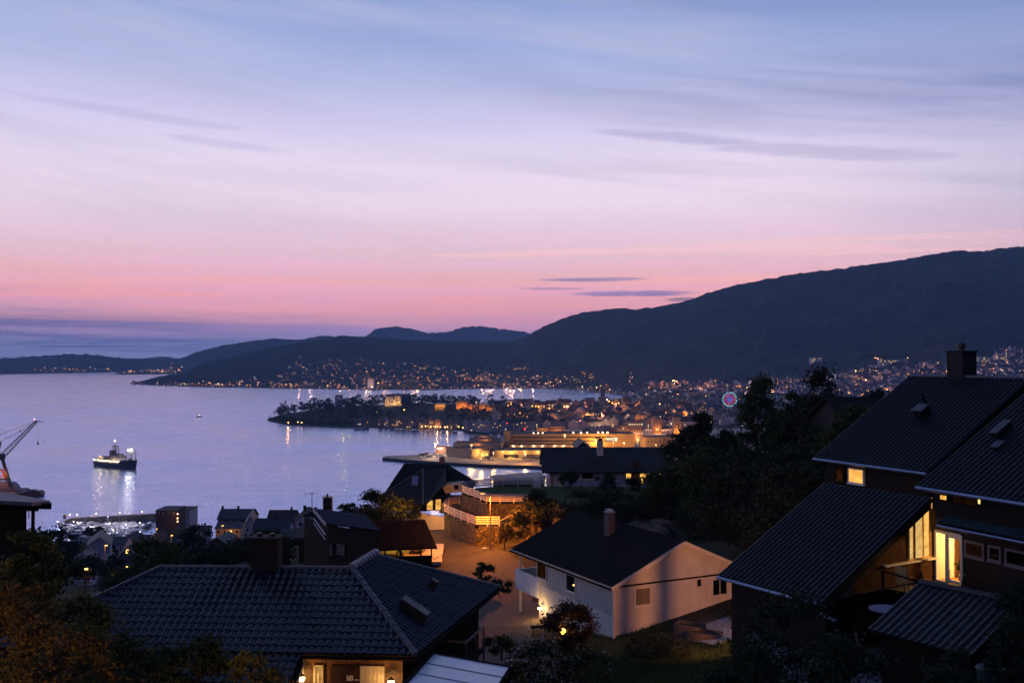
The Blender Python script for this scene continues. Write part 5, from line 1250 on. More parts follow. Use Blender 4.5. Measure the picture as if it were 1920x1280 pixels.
# white garden wall lit yellow
gz = 101.0; a_ = onwall(776, 970, (-11, 108), (1, 0)); 
A = at(788, 982, 111.5); B = at(835, 978, 108.5); C_ = at(776, 975, 113.2)
o = root('garden_wall', (A.x, A.y, A.z), 'low smooth white garden wall glowing yellow at the end of the road', 'wall')
mb = MB(); mb.slab([Vector((A.x, A.y, 100.8)), Vector((B.x, B.y, 100.8)), Vector((B.x, B.y, 102.75)), Vector((A.x, A.y, 102.75))], (.05, .3, 0)); mb.slab([Vector((C_.x, C_.y, 100.8)), Vector((A.x, A.y, 100.8)), Vector((A.x, A.y, 102.7)), Vector((C_.x, C_.y, 102.7))], (.2, .25, 0)); mb.build('wall_face', M_render, o)
lamp('lamp_light', (-10.8, 105.5, 104.6), 1500, (255, 160, 50), .1, o)

# ================================================================ carport and cars
CE = 103.3; c0 = gnd(695, 1031, CE); c1 = gnd(819, 1026, CE); o = root('carport', (c0.x + 3, c0.y + 2, 101.2), 'brown-tiled open carport sheltering two parked cars', 'carport')
u_, w_, s__ = up_of(c0, c1, 27, c0 + Vector((0, 4, 0))); t1 = c1 + s__ * 3.2; nn_ = u_.cross(s__).normalized(); nn_ = nn_ if nn_.z > 0 else -nn_
q1 = onplane(677, 979, c0, nn_); q2 = onplane(796, 974, c0, nn_); c00 = c0 - u_ * 1.5
mt, ms = MB(), MB(); roof_face(mt, ms, [c00, c1, q2, q1], c00, c1, tw=.24, tl=.3, seg=4, thick=.12); r = mt.build('roof', M_tile2, o); ms.build('roof_boards', M_darktrim, r)
mb = MB(); mb.beam(c1 + Vector((0, 0, -.1)), q2 + Vector((0, 0, -.1)), .08, .2); mb.build('bargeboard', M_darktrim, o); mb = MB(); back = w_ * 3.0 + Vector((0, 0, -1.5)); mb.slab([q1, q2, q2 + back, q1 + back], (0, 0, -.1)); mb.build('rear_slope', M_tile2, r)
for px in (722, 751, 789, 809):
    q = onwall(px, 1030, c0 + w_ * .25, u_); mb = MB(); mb.beam((q.x, q.y, 100.6), (q.x, q.y, CE + .1), .12); mb.build('post', M_darktrim, o)
mb = MB(); q = onwall(700, 1045, c0 + w_ * .1, u_); q_ = onwall(809, 1045, c0 + w_ * .1, u_); zc = onwall(760, 1043, c0 + w_ * .1, u_).z
mb.slab([Vector((q.x - 3, q.y, 99)), Vector((q_.x, q_.y, 99)), Vector((q_.x, q_.y, zc)), Vector((q.x - 3, q.y, zc))], (0, .2, 0)); mb.build('parapet', M_darkwood, o)
CARZ = zc - .62; mb = MB(); mb.slab([Vector((c0.x - 4, c0.y + .4, CARZ)), Vector((c1.x + .4, c1.y + .4, CARZ)), Vector((c1.x, c1.y + 9, CARZ)), Vector((c0.x - 4, c0.y + 9, CARZ))], (0, 0, -.3)); mb.build('floor', M_render, o)
ql = (c0 + c1) / 2 + w_ * 2.6; lamp('lamp_light', (ql.x - .5, ql.y, CE + .3), 60, (255, 200, 80), .1, o); mb = MB(); mb.box((ql.x - .5, ql.y, CE + .45), (.5, .12, .06)); mb.build('ceiling_lamp', glow('carport_tube', (255, 220, 120), 8), o)
def car(loc, rz, paint, label, wagon=True):
    o = root('parked_car', loc, label, 'car'); M = Matrix.Rotation(rz, 3, 'Z'); P = lambda x, y, z: Vector(loc) + M @ Vector((x, y, z))
    prof = [(-2.15, .35), (-2.2, .75), (-1.95, .95), (-1.05, 1.0), (-.35, 1.42), (1.55 if wagon else 1.0, 1.42), (2.05, .95), (2.15, .7), (2.1, .32)]; lower = [(-2.15, .35), (-2.2, .75), (-1.95, .93), (-1.05, 1.0), (2.05, .97), (2.15, .7), (2.1, .32)]
    def prism(pr, w0, w1=None):
        mb = MB(); n = len(pr); vs = []
        for sgn in (-1, 1):
            for x, z in pr: ww = w0 if z < 1.05 else (w1 or w0); vs.append(P(x, sgn * ww, z))
        mb.add(vs, [tuple(range(n)), tuple(range(n, 2 * n))[::-1]] + [(i, (i + 1) % n, n + (i + 1) % n, n + i) for i in range(n)]); return mb
    b = prism(lower, .86).build('body', paint, o); mod = b.modifiers.new('bevel', 'BEVEL'); mod.width = .07; mod.segments = 3
    cab = [(-1.0, .98), (-.35, 1.4), (1.55 if wagon else 1.0, 1.4), (2.0, .98)]; mb = prism(cab, .8, .68); g_ = mb.build('windows', M_glassdark, o)
    mb = MB(); mb.slab([P(-.38, -.69, 1.395), P(1.5 if wagon else 1.0, -.69, 1.395), P(1.5 if wagon else 1.0, .69, 1.395), P(-.38, .69, 1.395)], (0, 0, .05)); rr = mb.build('roof', paint, o)
    for sx in (-.38, .5, 1.52 if wagon else 1.0):
        for sy in (-1, 1): mb = MB(); mb.beam(P(sx, sy * .69, 1.42), P(sx + (-.62 if sx < 0 else .02 if sx < 1 else .45), sy * .82, .98), .06); mb.build('pillar', paint, o)
    for sx in (-1.35, 1.3):
        for sy in (-1, 1):
            a = P(sx, sy * .72, .32); b_ = P(sx, sy * .9, .32); mb = MB(); mb.tube(a, b_, .32, .32, 18); w_o = mb.build('wheel', M_black, o); mb = MB(); mb.tube(P(sx, sy * .9, .32), P(sx, sy * .915, .32), .2, .18, 12); mb.build('rim', M_pole, w_o)
    for sy in (-1, 1):
        mb = MB(); mb.box(P(-2.17, sy * .62, .72), (.1, .34, .14), rz); mb.build('headlight', mat('headlight_glass', (200, 200, 205), .1, .05, 2, spec=.8), o)
        mb = MB(); mb.box(P(2.14, sy * .66, .8), (.08, .24, .2), rz); mb.build('tail_light', mat('red_lens', (150, 16, 12), .2, .1, 2), o)
        mb = MB(); mb.box(P(-.85, sy * .95, 1.0), (.12, .16, .1), rz); mb.build('mirror', paint, o)
    return o
pa = at(752, 1038, 91.5); car((pa.x - 1.4, pa.y + .2, CARZ), R(178), mat('yellow_lit_paint', (200, 190, 150), .3, .05, 1, coat=.6), 'pale car under the left half of the carport, seen side-on in lamp light')  # yellow lamplight on this white car is put into its paint colour
pb_ = at(796, 1036, 91); car((pb_.x - 2.0, pb_.y + 2.4, CARZ), R(168), mat('white_car_paint', (196, 196, 206), .25, .04, 1, coat=.7), 'light-coloured car with its bonnet showing at the right end of the carport')
o = root('handrail', gnd(812, 1062, 101.4), 'thin metal handrail by the steps right of the carport', 'handrail'); A = gnd(811, 1064, 101.2); B = gnd(829, 1060, 101.2)
mb = MB(); mb.path([A + Vector((0, 0, .2)), A + Vector((.1, 0, .75)), A + Vector((.5, 0, 1.0)), B + Vector((0, 0, 1.0))], [.03] * 4, 6); mb.build('rail', M_pole, o)
for q in (A + Vector((.1, 0, 0)), B): mb = MB(); mb.tube(q - Vector((0, 0, .3)), q + Vector((0, 0, 1.0 if q is not A else .8)), .03); mb.build('post', M_pole, o)
mb = MB(); kp = [gnd(x, y, 101.4) for x, y in ((822, 1062), (835, 1060), (855, 1070), (868, 1076))]
for i in range(3): mb.slab([kp[i], kp[i + 1], kp[i + 1] + Vector((0, .22, 0)), kp[i] + Vector((0, .22, 0))], (0, 0, -.35)); 
for i in range(3): mb.v = mb.v
tag(mb.build('kerb', M_render), kind='structure')

# ================================================================ dark gabled house left of the carport
h = root('dark_gabled_house', (-16, 86, 98), 'dark timber house with white bargeboard, brick chimney and curtained window', 'house')
e0, e1 = at(612, 981, 84), at(712, 994, 84); e1.z = e0.z = (e0.z + e1.z) / 2; k0, k1 = at(588, 953, 88.6), at(690, 964, 88.6); k1.z = k0.z = (k0.z + k1.z) / 2
e0 = gnd(612, 981, e0.z); e1 = gnd(714, 995, e0.z); k0 = gnd(588, 952.5, k0.z + .35)
mt, ms = MB(), MB(); sv = k0 - e0; roof_face(mt, ms, [e0, e1, e1 + sv, e0 + sv], e0, e1, tw=.3, tl=.36, seg=4, thick=.14); r = mt.build('roof', mat('blue_grey_shingle', (44, 48, 64), .6, .35, 1.5, col2=(62, 66, 86)), h); ms.build('roof_boards', M_darktrim, r)
mb = MB(); mb.beam(e0 + Vector((-.05, 0, -.1)), e0 + sv + Vector((-.05, 0, -.1)), .06, .3); mb.build('bargeboard', mat('lilac_white_board', (180, 168, 176), .6, .08, 2), h)
mb = MB(); bk_ = sv.copy(); bk_.z = -sv.z; mb.slab([e0 + sv, e1 + sv, e1 + sv + bk_, e0 + sv + bk_], (0, 0, -.12)); mb.build('rear_slope', MATS['blue_grey_shingle'], r)
lf = at(500, 1072, 80); lo_ = [e0 + Vector((.1, .25, -.15)), e1 + Vector((-.4, .25, -.15))]
mb = MB(); a_, b_ = lo_; wallquad(mb, a_.xy, b_.xy, 94, a_.z); wallquad(mb, a_.xy, (a_ + Vector((sv.x, sv.y, 0)) * 1.9).xy, 94, a_.z); wallquad(mb, b_.xy, (b_ + Vector((sv.x, sv.y, 0)) * 1.9).xy, 94, a_.z); clad_h(mb, a_.xy, b_.xy, 97, lambda u: a_.z, .2, .025, n=camnormal(a_, b_ - a_)); mb.build('wall', M_darkwood, h)
pd_ = (b_ - a_).normalized()
win_px(h, a_, pd_, 606 + 12, 1020, 613 + 12, 1041, pane=mat('pale_curtain', (84, 76, 78), .9, .15, 3), fw=.05, frame=M_darktrim, label='narrow curtained window half')
win_px(h, a_, pd_, 632, 1019, 648, 1040, pane=MATS['pale_curtain'], fw=.05, frame=M_darktrim, label='wide curtained window half')
q = at(614.5, 966, 90); mb = MB(); mb.box((q.x, q.y, q.z + .25), (.75, .7, 2.6)); ch = mb.build('chimney', mat('soot_brick', (34, 30, 32), .85, .3, 4), h); mb = MB(); mb.box((q.x, q.y, q.z + 1.66), (.95, .9, .06)); mb.build('cap_plate', M_pole, ch); mb = MB(); mb.tube((q.x - .05, q.y, q.z + 1.5), (q.x - .05, q.y, q.z + 1.95), .12, .08); mb.build('cowl', M_black, ch)
# lower left wing under it, with the second pale edge
lw0 = at(610, 1003, 83); lw1 = at(588, 968, 87); mb = MB(); mb.slab([lw0, lw1, at(470, 985, 88), at(455, 1010, 86), at(520, 1075, 82), at(560, 1075, 82)], (0, 0, -.1)) if False else None
rp = [gnd(534, 1013, 96.2), gnd(593, 1006, 96.2)]; u_, w_, s__ = up_of(rp[0], rp[1], 24, rp[0] + Vector((0, 3, 0))); mt, ms = MB(), MB(); roof_face(mt, ms, [rp[0], rp[1], rp[1] + s__ * 2.3, rp[0] + s__ * 2.3], rp[0], rp[1], tw=.3, tl=.36, seg=4, thick=.12); r2_ = mt.build('wing_roof', M_tile, h); ms.build('roof_boards', M_darktrim, r2_)
mb = MB(); mb.slab([Vector((rp[0].x + .3, rp[0].y + .4, 90)), Vector((rp[1].x + 3, rp[1].y + .4, 90)), Vector((rp[1].x + 3, rp[1].y + .4, 96.1)), Vector((rp[0].x + .3, rp[0].y + .4, 96.1))], (0, 4, 0)); mb.build('wing_wall', M_darkwood, h)
mb = MB(); A = at(588, 971, 86); B = at(610, 1002, 82.5); mb.beam(A, B, .06, .12); mb.beam(A + Vector((0, 0, -.4)), B + Vector((0, 0, -.4)), .05, .06); mb.build('stair_rail', MATS['lilac_white_board'], h)
q = at(585, 953, 89); o = root('antenna', q, 'tall thin television aerial beside the white bargeboard', 'antenna'); mb = MB(); mb.tube(q, q + Vector((0, 0, 1.45)), .03); mb.build('mast', M_darktrim, o); mb = MB(); t_ = q + Vector((0, 0, 1.35)); mb.beam(t_ + Vector((-.45, 0, 0)), t_ + Vector((.3, 0, 0)), .03); [mb.beam(t_ + Vector((-.45 + .18 * i, -.2, 0)), t_ + Vector((-.45 + .18 * i, .2, 0)), .02) for i in range(5)]; mb.beam(t_ + Vector((-.62, 0, -.35)), t_ + Vector((-.62, 0, .35)), .02); mb.build('aerial', M_darktrim, o)
# dark eave corner entering at the left edge
h = root('eave_corner_house', (-27, 47, 100), 'black eaves and roof corner of a neighbouring house at the left picture edge', 'house')
p0, p1, p2 = at(-60, 915, 50), at(60, 928, 46), at(96, 939, 45); mb = MB(); mb.slab([at(-60, 920, 52), at(0, 921, 52), at(57, 931, 48.5), at(94, 938, 45), at(60, 941, 42), at(-60, 935, 42)], (0, 0, -.16)); mb.build('roof', mat('pale_lichen_roof', (70, 74, 94), .6, .3, 2), h)
mb = MB(); mb.beam(at(-60, 943, 42.5), at(96, 948, 44), .5, .24); mb.beam(at(-60, 950, 43), at(72, 954, 44), .4, .14); mb.build('fascia', M_darktrim, h)
mb = MB(); a_, b_ = at(-60, 950, 45), at(50, 950, 45); wallquad(mb, a_.xy, b_.xy, 96, a_.z + .1); wallquad(mb, b_.xy, (b_.x - 2.5, b_.y + 3), 96, b_.z - .4); clad_h(mb, a_.xy, b_.xy, 97, lambda u: a_.z, .2, .02, n=Vector((0, -1, 0))); mb.build('wall', M_darkwood, h)
q = at(62, 955, 44.5); mb = MB(); mb.beam(q, (q.x, q.y, q.z - 1.2), .1, .14); mb.build('post', M_darktrim, h); q = at(54, 955, 45.5); mb = MB(); mb.beam(q, (q.x, q.y, q.z - .4), .02, .06); mb.build('bracket', MATS['lilac_white_board'], h)
# ================================================================ ship under way
M_hull = mat('dark_navy_hull', (20, 26, 40), .5, .2, .3); M_shipw = mat('ship_grey_white', (176, 176, 180), .6, .1, .3); M_shipg = mat('ship_grey', (92, 94, 104), .6, .15, .3)
G_deck = glow('deck_light', (255, 226, 170), 14); G_flood = glow('flood_light', (255, 240, 220), 60)
def ship():
    st = gnd(181, 873.5, 0); bo = gnd(257.5, 879.5, 0); ax = (bo - st); L = ax.length; ax.normalize(); ay = Vector((-ax.y, ax.x, 0))
    o = root('ship', st + ax * L / 2, 'dark-hulled ship with floodlit decks and a bright foremast steaming across the fjord', 'ship')
    P = lambda x, y, z: st + ax * (x * L / 70) + ay * y + Vector((0, 0, z))
    S = [(0, 4.6, 6.0, 3.6), (4, 5.8, 5.8, 4.6), (16, 6.4, 5.4, 5.6), (34, 6.5, 5.2, 5.8), (47, 6.4, 5.3, 5.2), (47.2, 6.4, 8.6, 5.2), (56, 5.4, 9.0, 3.6), (63, 3.4, 9.5, 1.8), (67, 1.8, 9.9, .6), (70, .1, 10.4, .05)]
    mb = MB(); rows = []
    for x, hb, zd, wb in S:
        xx = x - (0 if x < 60 else (70 - 66) * (x - 60) / 10 * 0); rows.append([(x, -hb, zd), (x - (.0 if x < 50 else (x - 50) * .12), -wb, .0), (x - (.0 if x < 50 else (x - 50) * .14), -wb * .8, -1.2), (x - (.0 if x < 50 else (x - 50) * .14), wb * .8, -1.2), (x - (.0 if x < 50 else (x - 50) * .12), wb, 0), (x, hb, zd)])
    for r in rows: mb.v += [tuple(P(*p)) for p in r]
    for i in range(len(rows) - 1):
        for j in range(6): mb.f.append((i * 6 + j, (i + 1) * 6 + j, (i + 1) * 6 + (j + 1) % 6, i * 6 + (j + 1) % 6)); mb.mi.append(0)
    mb.f.append((0, 1, 2, 3, 4, 5)); mb.mi.append(0); mb.build('hull', M_hull, o)
    ang = math.atan2(ax.y, ax.x)
    def bx(name, m, x0, x1, w, z0, z1, par=o, yo=0): mb = MB(); mb.box(P((x0 + x1) / 2, yo, (z0 + z1) / 2), ((x1 - x0) * L / 70, w, z1 - z0), ang); return mb.build(name, m, par)
    d1 = bx('deckhouse', M_shipw, 8, 47, 10.5, 5.2, 8.6); bx('upper_deckhouse', M_shipg, 18, 34, 9, 8.6, 12.2); br = bx('bridge', M_shipw, 31, 45, 9.5, 8.6, 13.6); bx('bridge_top', M_shipg, 34, 43, 7, 13.6, 15.4)
    mb = MB(); mb.box(P(38.2, 0, 12.4), (13.4, 9.7, .9), ang); mb.build('bridge_windows', M_glassdark, br)
    bx('aft_cabin', M_shipw, 6, 19, 6.5, 8.6, 11.4); bx('stern_house', M_shipg, 1.5, 6, 8, 5.8, 8.6)
    f = bx('funnel', M_shipg, 25, 30, 4, 12.2, 18.0); bx('funnel_cap', M_black, 25.2, 29.8, 3.6, 18.0, 18.8, f)
    mb = MB()
    for s in (-1, 1): mb.beam(P(31, s * 1.6, 15), P(30.2, s * 1.2, 24), .7); mb.beam(P(36.5, s * 1.6, 15), P(35.2, s * 1.2, 24), .6)
    mb.beam(P(28, 0, 23.6), P(37.5, 0, 23.6), 1.0, .8); mb.beam(P(31.5, 0, 24), P(31.5, 0, 29), .35); mb.beam(P(35.5, 0, 24), P(35.5, 0, 28), .3); mb.build('mast', M_shipg, o)
    mb = MB()
    for x in (55, 64): mb.beam(P(x, 2.4, 9), P(x, 2.4, 18.5), .5); mb.beam(P(x, -2.4, 9), P(x, -2.4, 18.5), .5)
    mb.beam(P(54.5, 0, 18.5), P(64.5, 0, 18.5), .7, 4.5); mb.beam(P(60, 0, 18.5), P(60, 0, 24), .3); mb.build('foremast', M_shipg, o)
    bx('winch', mat('green_winch', (70, 90, 40), .6), 56.5, 59, 3, 9, 11.2)
    for x, z in ((56.5, 20.3), (61.5, 21.0)):
        mb = MB(); mb.ball(P(x, -1.5, z), .75, 8, 5); mb.build('floodlight', G_flood, o)
    lamp('flood', P(59, -3.6, 20.5), 4500, (255, 236, 214), 1.2, o); mb = MB(); mb.ball(P(31.5, 0, 29.4), .7, 8, 5); mb.build('masthead_light', glow('pinkwhite', (255, 226, 226), 12), o)
    for i, x in enumerate(np.linspace(1, 46, 16)):
        mb = MB(); mb.ball(P(x, -5.6 if x > 7 else -4.6, 7.4 + .5 * (i % 3 == 0)), .42, 6, 4); mb.build('deck_light', G_deck, o)
    for x, yy, z, pw_ in ((6, -6.2, 8, 200), (16, -6.8, 8.5, 260), (27, -6.8, 8.5, 260), (38, -7.2, 9.5, 520), (46, -6.9, 9.5, 330), (12, -4.5, 12.5, 1200)): lamp('deck_lamp', P(x, yy, z), pw_, (255, 206, 140), .5, o)
    mb = MB(); [mb.box(P(x, -2.8, 11.9), (2.2, 1.2, .9), ang) for x in (9.5,)]; mb.build('lifeboat', glow('lifeboat_glow', (255, 236, 206), 1.2), o)  # deck light falling on the lifeboat is given as its own emission
    mb = MB()
    for x in (49, 52, 56, 60, 64, 68): pass
    rail = [P(x, -h_, z) for x, h_, z in ((48, 6.2, 9.6), (56, 5.2, 10), (63, 3.3, 10.5), (69, .6, 11.3))]
    for i in range(3): mb.beam(rail[i], rail[i + 1], .12)
    mb.build('bow_rail', M_shipw, o)
ship()
def small_boat(px, py, L, label, light=None, rz=0.0, m=None):
    c = gnd(px, py, 0); o = root('motorboat', c, label, 'boat'); M = Matrix.Rotation(rz, 3, 'Z'); P = lambda x, y, z: c + M @ Vector((x * L, y * L, z * L)); mb = MB()
    pr = [(-.5, .13), (.2, .14), (.5, 0), (.2, -.14), (-.5, -.13)]; n = 5; mb.add([P(x, y * .8, -.03) for x, y in pr] + [P(x, y, .12) for x, y in pr], [tuple(range(n))[::-1], tuple(range(n, 2 * n))] + [(i, (i + 1) % n, n + (i + 1) % n, n + i) for i in range(n)]); mb.build('hull', m or M_shipg, o)
    mb = MB(); mb.box(P(-.05, 0, .18), (.4 * L, .2 * L, .14 * L), rz); mb.build('cabin', M_shipw, o)
    if light: mb = MB(); mb.ball(P(.0, 0, .36), light, 6, 4); mb.build('lantern', G_deck, o)
    return o
small_boat(373.5, 781.5, 11, 'small motorboat trailing a thin wake right of the lit ship', .35, m=mat('boat_red', (120, 50, 44), .5))
small_boat(189.5, 722, 12, 'tiny distant boat in the middle of the far fjord', .6)
o = small_boat(697, 731, 34, 'distant lit ferry at the foot of the tower block', 1.6)
# wakes are only disturbed water, slightly smoother than the rest
wm = mat('calm_wake_water', (150, 160, 220), .12, .05, .02, spec=.5, metal=.85)
for pts, w_ in (((181, 873), (60, 862), 1.2), ((365, 781.5), (300, 783.5), .5)) if False else ():
    pass
mb = MB(); a_, b_ = gnd(368, 781.6, .02), gnd(300, 784, .02); mb.slab([a_, b_, b_ + Vector((0, 5, 0)), a_ + Vector((0, 1.5, 0))], (0, 0, .01)); tag(mb.build('water', mat('wake_dark', (60, 70, 110), .25, .1, .1, metal=.8)), kind='structure')

# ================================================================ breakwater and marina
o = root('breakwater', gnd(200, 978, 0), 'long dark breakwater wall with a row of small lamps beyond the marina', 'breakwater')
w0, w1 = gnd(100, 983, 0), gnd(300, 973.5, 0); dd_ = (w1 - w0).normalized(); nn_ = Vector((-dd_.y, dd_.x, 0)); mb = MB()
mb.slab([Vector((w0.x, w0.y, -1)), Vector((w1.x + 10, w1.y, -1)), Vector((w1.x + 10, w1.y, 4.6)), Vector((w0.x + 12, w0.y, 4.2))], nn_ * 5); mb.build('wall_face', mat('breakwater_concrete', (62, 60, 62), .9, .3, .1), o)
mb = MB(); q = at(121.5, 970, w0.y + 3); mb.box((q.x, q.y, 5.2), (1.8, 1.8, 3)); mb.build('light_hut', M_black, o)
for i, px in enumerate((131, 144.5, 180, 224.5, 266.5, 301)):
    yy = w0.y + (w1.y - w0.y) * (px - 100) / 200; q = at(px, 969 - (px - 130) * .02, yy + 2); q.z = 4.4; l_ = root('quay_lamp', q, 'small lamp glowing on top of the dark breakwater', 'lamp', 'lamps along the breakwater')
    mb = MB(); mb.tube(q, q + Vector((0, 0, 1.6)), .1, .1, 5); mb.build('post', M_pole, l_); mb = MB(); mb.ball(q + Vector((0, 0, 1.75)), .28, 6, 4); mb.build('lantern', glow('quay_lantern', (255, 176, 96), 30), l_)
    lamp('lamp_light', q + Vector((0, -1.5, 2.2)), 900, (255, 160, 80), .3, l_)
rng = np.random.default_rng(5)
def boat_template(k):
    L = [7, 9, 8, 10][k]; o = root('moored_boat', (0, 0, 0), 'white boat moored in the crowded marina', 'boat', 'boats moored in the marina'); mb = MB(); pr = [(-.5, .15), (.15, .17), (.5, 0), (.15, -.17), (-.5, -.15)]; n = 5
    mb.add([(x * L, y * .8 * L, -.2) for x, y in pr] + [(x * L, y * L, .13 * L) for x, y in pr], [tuple(range(n))[::-1], tuple(range(n, 2 * n))] + [(i, (i + 1) % n, n + (i + 1) % n, n + i) for i in range(n)]); mb.build('hull', mat('boat_white_%s' % 'abcd'[k], [(236, 234, 238), (210, 212, 222), (90, 96, 120), (240, 236, 240)][k], .4, .05, .5, coat=.3), o)
    mb = MB(); mb.box((-.02 * L, 0, .2 * L), (.42 * L, .24 * L, .14 * L)); mb.build('cabin', M_shipw if k != 2 else mat('blue_tarp', (44, 54, 84), .7), o)
    if k == 1: mb = MB(); mb.tube((0, 0, 1), (0, 0, 13), .09, .05, 5); mb.tube((-.4 * L, 0, 2), (0, 0, 2.2), .08, .08, 5); mb.build('mast', M_pole, o)
    return o
T = [boat_template(k) for k in range(4)]; first = [True] * 4; spots = []
for row, py0 in enumerate((985.5, 988.5, 992, 996, 1000.5, 1005.5)):
    x0 = 110 + row * 5; x1 = 292 - row * 9
    for px in np.arange(x0, x1, 8.2 - row * .1):
        if rng.random() < .12: continue
        spots.append((px + rng.uniform(-2, 2), py0 + rng.uniform(-.7, .7)))
for px, py in spots:
    g_ = gnd(px, py, 0); k = int(rng.choice([0, 0, 1, 2, 3, 3])); rz = rng.choice([R(80), R(-98), R(84)]) + rng.uniform(-.12, .12)
    if first[k]: o = T[k]; first[k] = False; o.location = (g_.x, g_.y, 0); o.rotation_euler.z = rz
    else: o = copytree(T[k], (g_.x, g_.y, 0), rz=rz, sc=rng.uniform(.8, 1.15))
    o['label'] = {0: 'white cabin boat moored in the crowded marina', 1: 'sailing boat with a bare mast in the crowded marina', 2: 'dark-covered motorboat moored in the crowded marina', 3: 'broad white motorboat moored in the crowded marina'}[k]; o['group'] = {0: 'white cabin boats in the marina', 1: 'sailing boats in the marina', 2: 'dark-covered boats in the marina', 3: 'broad white motorboats in the marina'}[k]
for py, a_, b_ in ((987, 112, 290), (990.3, 118, 285), (994, 124, 278), (998.3, 130, 270)):
    p, q = gnd(a_, py, .5), gnd(b_, py - .8, .5); mb = MB(); mb.beam(p, q, 1.6, .3); tag(mb.build('pontoon', M_quay), 'grey floating pontoon between two rows of moored boats', 'pontoon', 'pontoons in the marina')
for px, py in ((108, 985), (145, 986), (205, 988), (262, 987), (236, 990), (170, 994), (212, 1001), (138, 985)):
    q = gnd(px, py, .6); l_ = root('quay_lamp', q, 'small bright lamp on a marina pontoon', 'lamp', 'lamps on the marina pontoons'); mb = MB(); mb.tube(q, q + Vector((0, 0, 2.6)), .07, .07, 5); mb.build('post', M_pole, l_); mb = MB(); mb.ball(q + Vector((0, 0, 2.8)), .24, 6, 4); mb.build('lantern', glow('white_lantern', (255, 220, 190), 30), l_); lamp('lamp_light', q + Vector((0, 0, 7)), 3200, (236, 226, 250), .3, l_)

# ================================================================ shipyard crane and vessel at the left edge
M_crane = mat('dark_crane_steel', (34, 32, 40), .6, .2, .3); M_craneo = mat('orange_lit_crane_steel', (150, 86, 30), .6, .2, .3)  # orange lamplight on the lower frame is put into its steel colour
cb = gnd(-8, 922, 2); CY = cb.y
o = root('harbour_crane', cb, 'tall harbour crane with lattice jib reaching over the water at the left edge', 'crane')
def lat(mb, a, b, w0, w1, n, t, vert=False):
    a, b = Vector(a), Vector(b); d = (b - a).normalized(); s = Vector((0, 1, 0)); up = d.cross(s).normalized(); P = []
    for i in range(n + 1):
        c = a.lerp(b, i / n); w = w0 + (w1 - w0) * i / n; P.append([c + up * w + s * w, c + up * w - s * w, c - up * w - s * w, c - up * w + s * w])
    for i in range(n):
        for j in range(4): mb.beam(P[i][j], P[i + 1][j], t); mb.beam(P[i][j], P[i + 1][(j + 1) % 4], t * .6)
    for j in range(4): mb.beam(P[n][j], P[n][(j + 1) % 4], t)
piv = at(3, 856, CY); tip = at(68, 790, CY); top = at(-3, 815, CY)
mb = MB(); lat(mb, piv, tip, 2.0, .8, 12, .38); mb.beam(tip + Vector((-1, 0, .5)), at(82, 790.5, CY), .8, .6); mb.build('jib', M_crane, o)
mb = MB(); mb.beam(top, tip, .28); mb.beam(at(-2, 829, CY), at(38, 808, CY), .28); mb.beam(at(38, 808, CY), tip, .28); mb.ball(at(37.5, 807.5, CY), .9, 6, 4); mb.build('stay_cable', M_crane, o)
mb = MB(); mb.beam(at(70.5, 792, CY), at(71.5, 830, CY), .10); mb.ball(at(71.3, 831, CY), .9, 6, 4, (1, 1, 1.6)); mb.ball(at(82, 830.5, CY), .55, 6, 4); mb.beam(at(82, 792, CY), at(82, 830, CY), .07); mb.build('hook', M_crane, o)
mb = MB(); mb.beam(at(-10, 870, CY), at(1, 828, CY), 1.6); mb.box(at(-4, 856, CY), (9, 8, 5)); mb.beam(top, at(-2, 860, CY), 1.6); mb.build('cab', M_crane, o)
mb = MB(); a1_, a2_ = at(4, 858, CY), at(20, 912, CY); mb.beam(a1_, a2_, 2.2); mb.beam(at(-12, 858, CY), at(-26, 912, CY), 2.2); mb.beam(at(-22, 898, CY), at(17, 898, CY), 1.6); mb.build('tower_leg', M_crane, o)
mb = MB(); mb.beam(at(3, 880, CY + 3), at(12, 901, CY + 3), 1.4); mb.beam(at(-6, 880, CY + 3), at(3, 880, CY + 3), 1.4); mb.beam(at(-14, 901, CY + 3), at(-6, 880, CY + 3), 1.4); mb.beam(at(-14, 893, CY + 3), at(9, 893, CY + 3), 1.0); mb.build('lit_frame', M_craneo, o)
lamp('lamp_light', at(0, 890, CY - 5), 5000, (255, 140, 40), .5, o); mb = MB(); mb.ball(at(64.5, 785.5, CY), .5, 6, 4); mb.build('warning_light', glow('pink_warning', (255, 150, 150), 6), o)
mb = MB(); yp = [gnd(-400, 890, 2), gnd(30, 912, 2), gnd(40, 940, 2), gnd(-400, 960, 2)]; mb.slab(yp, (0, 0, -3)); tag(mb.build('quay', M_quay), kind='structure')
vb = gnd(4, 924, 0); o = root('moored_vessel', vb, 'grey ship superstructure with aerials moored below the harbour crane', 'ship'); VY = vb.y - 10
mb = MB(); mb.slab([at(-60, 926, VY), at(46, 926, VY), at(40, 918, VY), at(-60, 916, VY)], (0, 14, 0)); mb.build('hull', M_shipg, o)
mb = MB(); mb.slab([at(-20, 918, VY + 2), at(31, 919, VY + 2), at(27, 911, VY + 2), at(20, 905, VY + 2), at(-20, 903, VY + 2)], (0, 9, 0)); mb.build('superstructure', mat('vessel_grey', (120, 122, 136), .6, .1, .3), o)
mb = MB()
for px, y0, y1 in ((14, 904, 899), (19, 905, 897), (23, 906, 902), (26, 910, 905)): mb.beam(at(px, y0, VY + 4), at(px, y1, VY + 4), .35)
mb.ball(at(19, 899, VY + 4), .9, 6, 4); mb.build('mast', M_shipg, o)
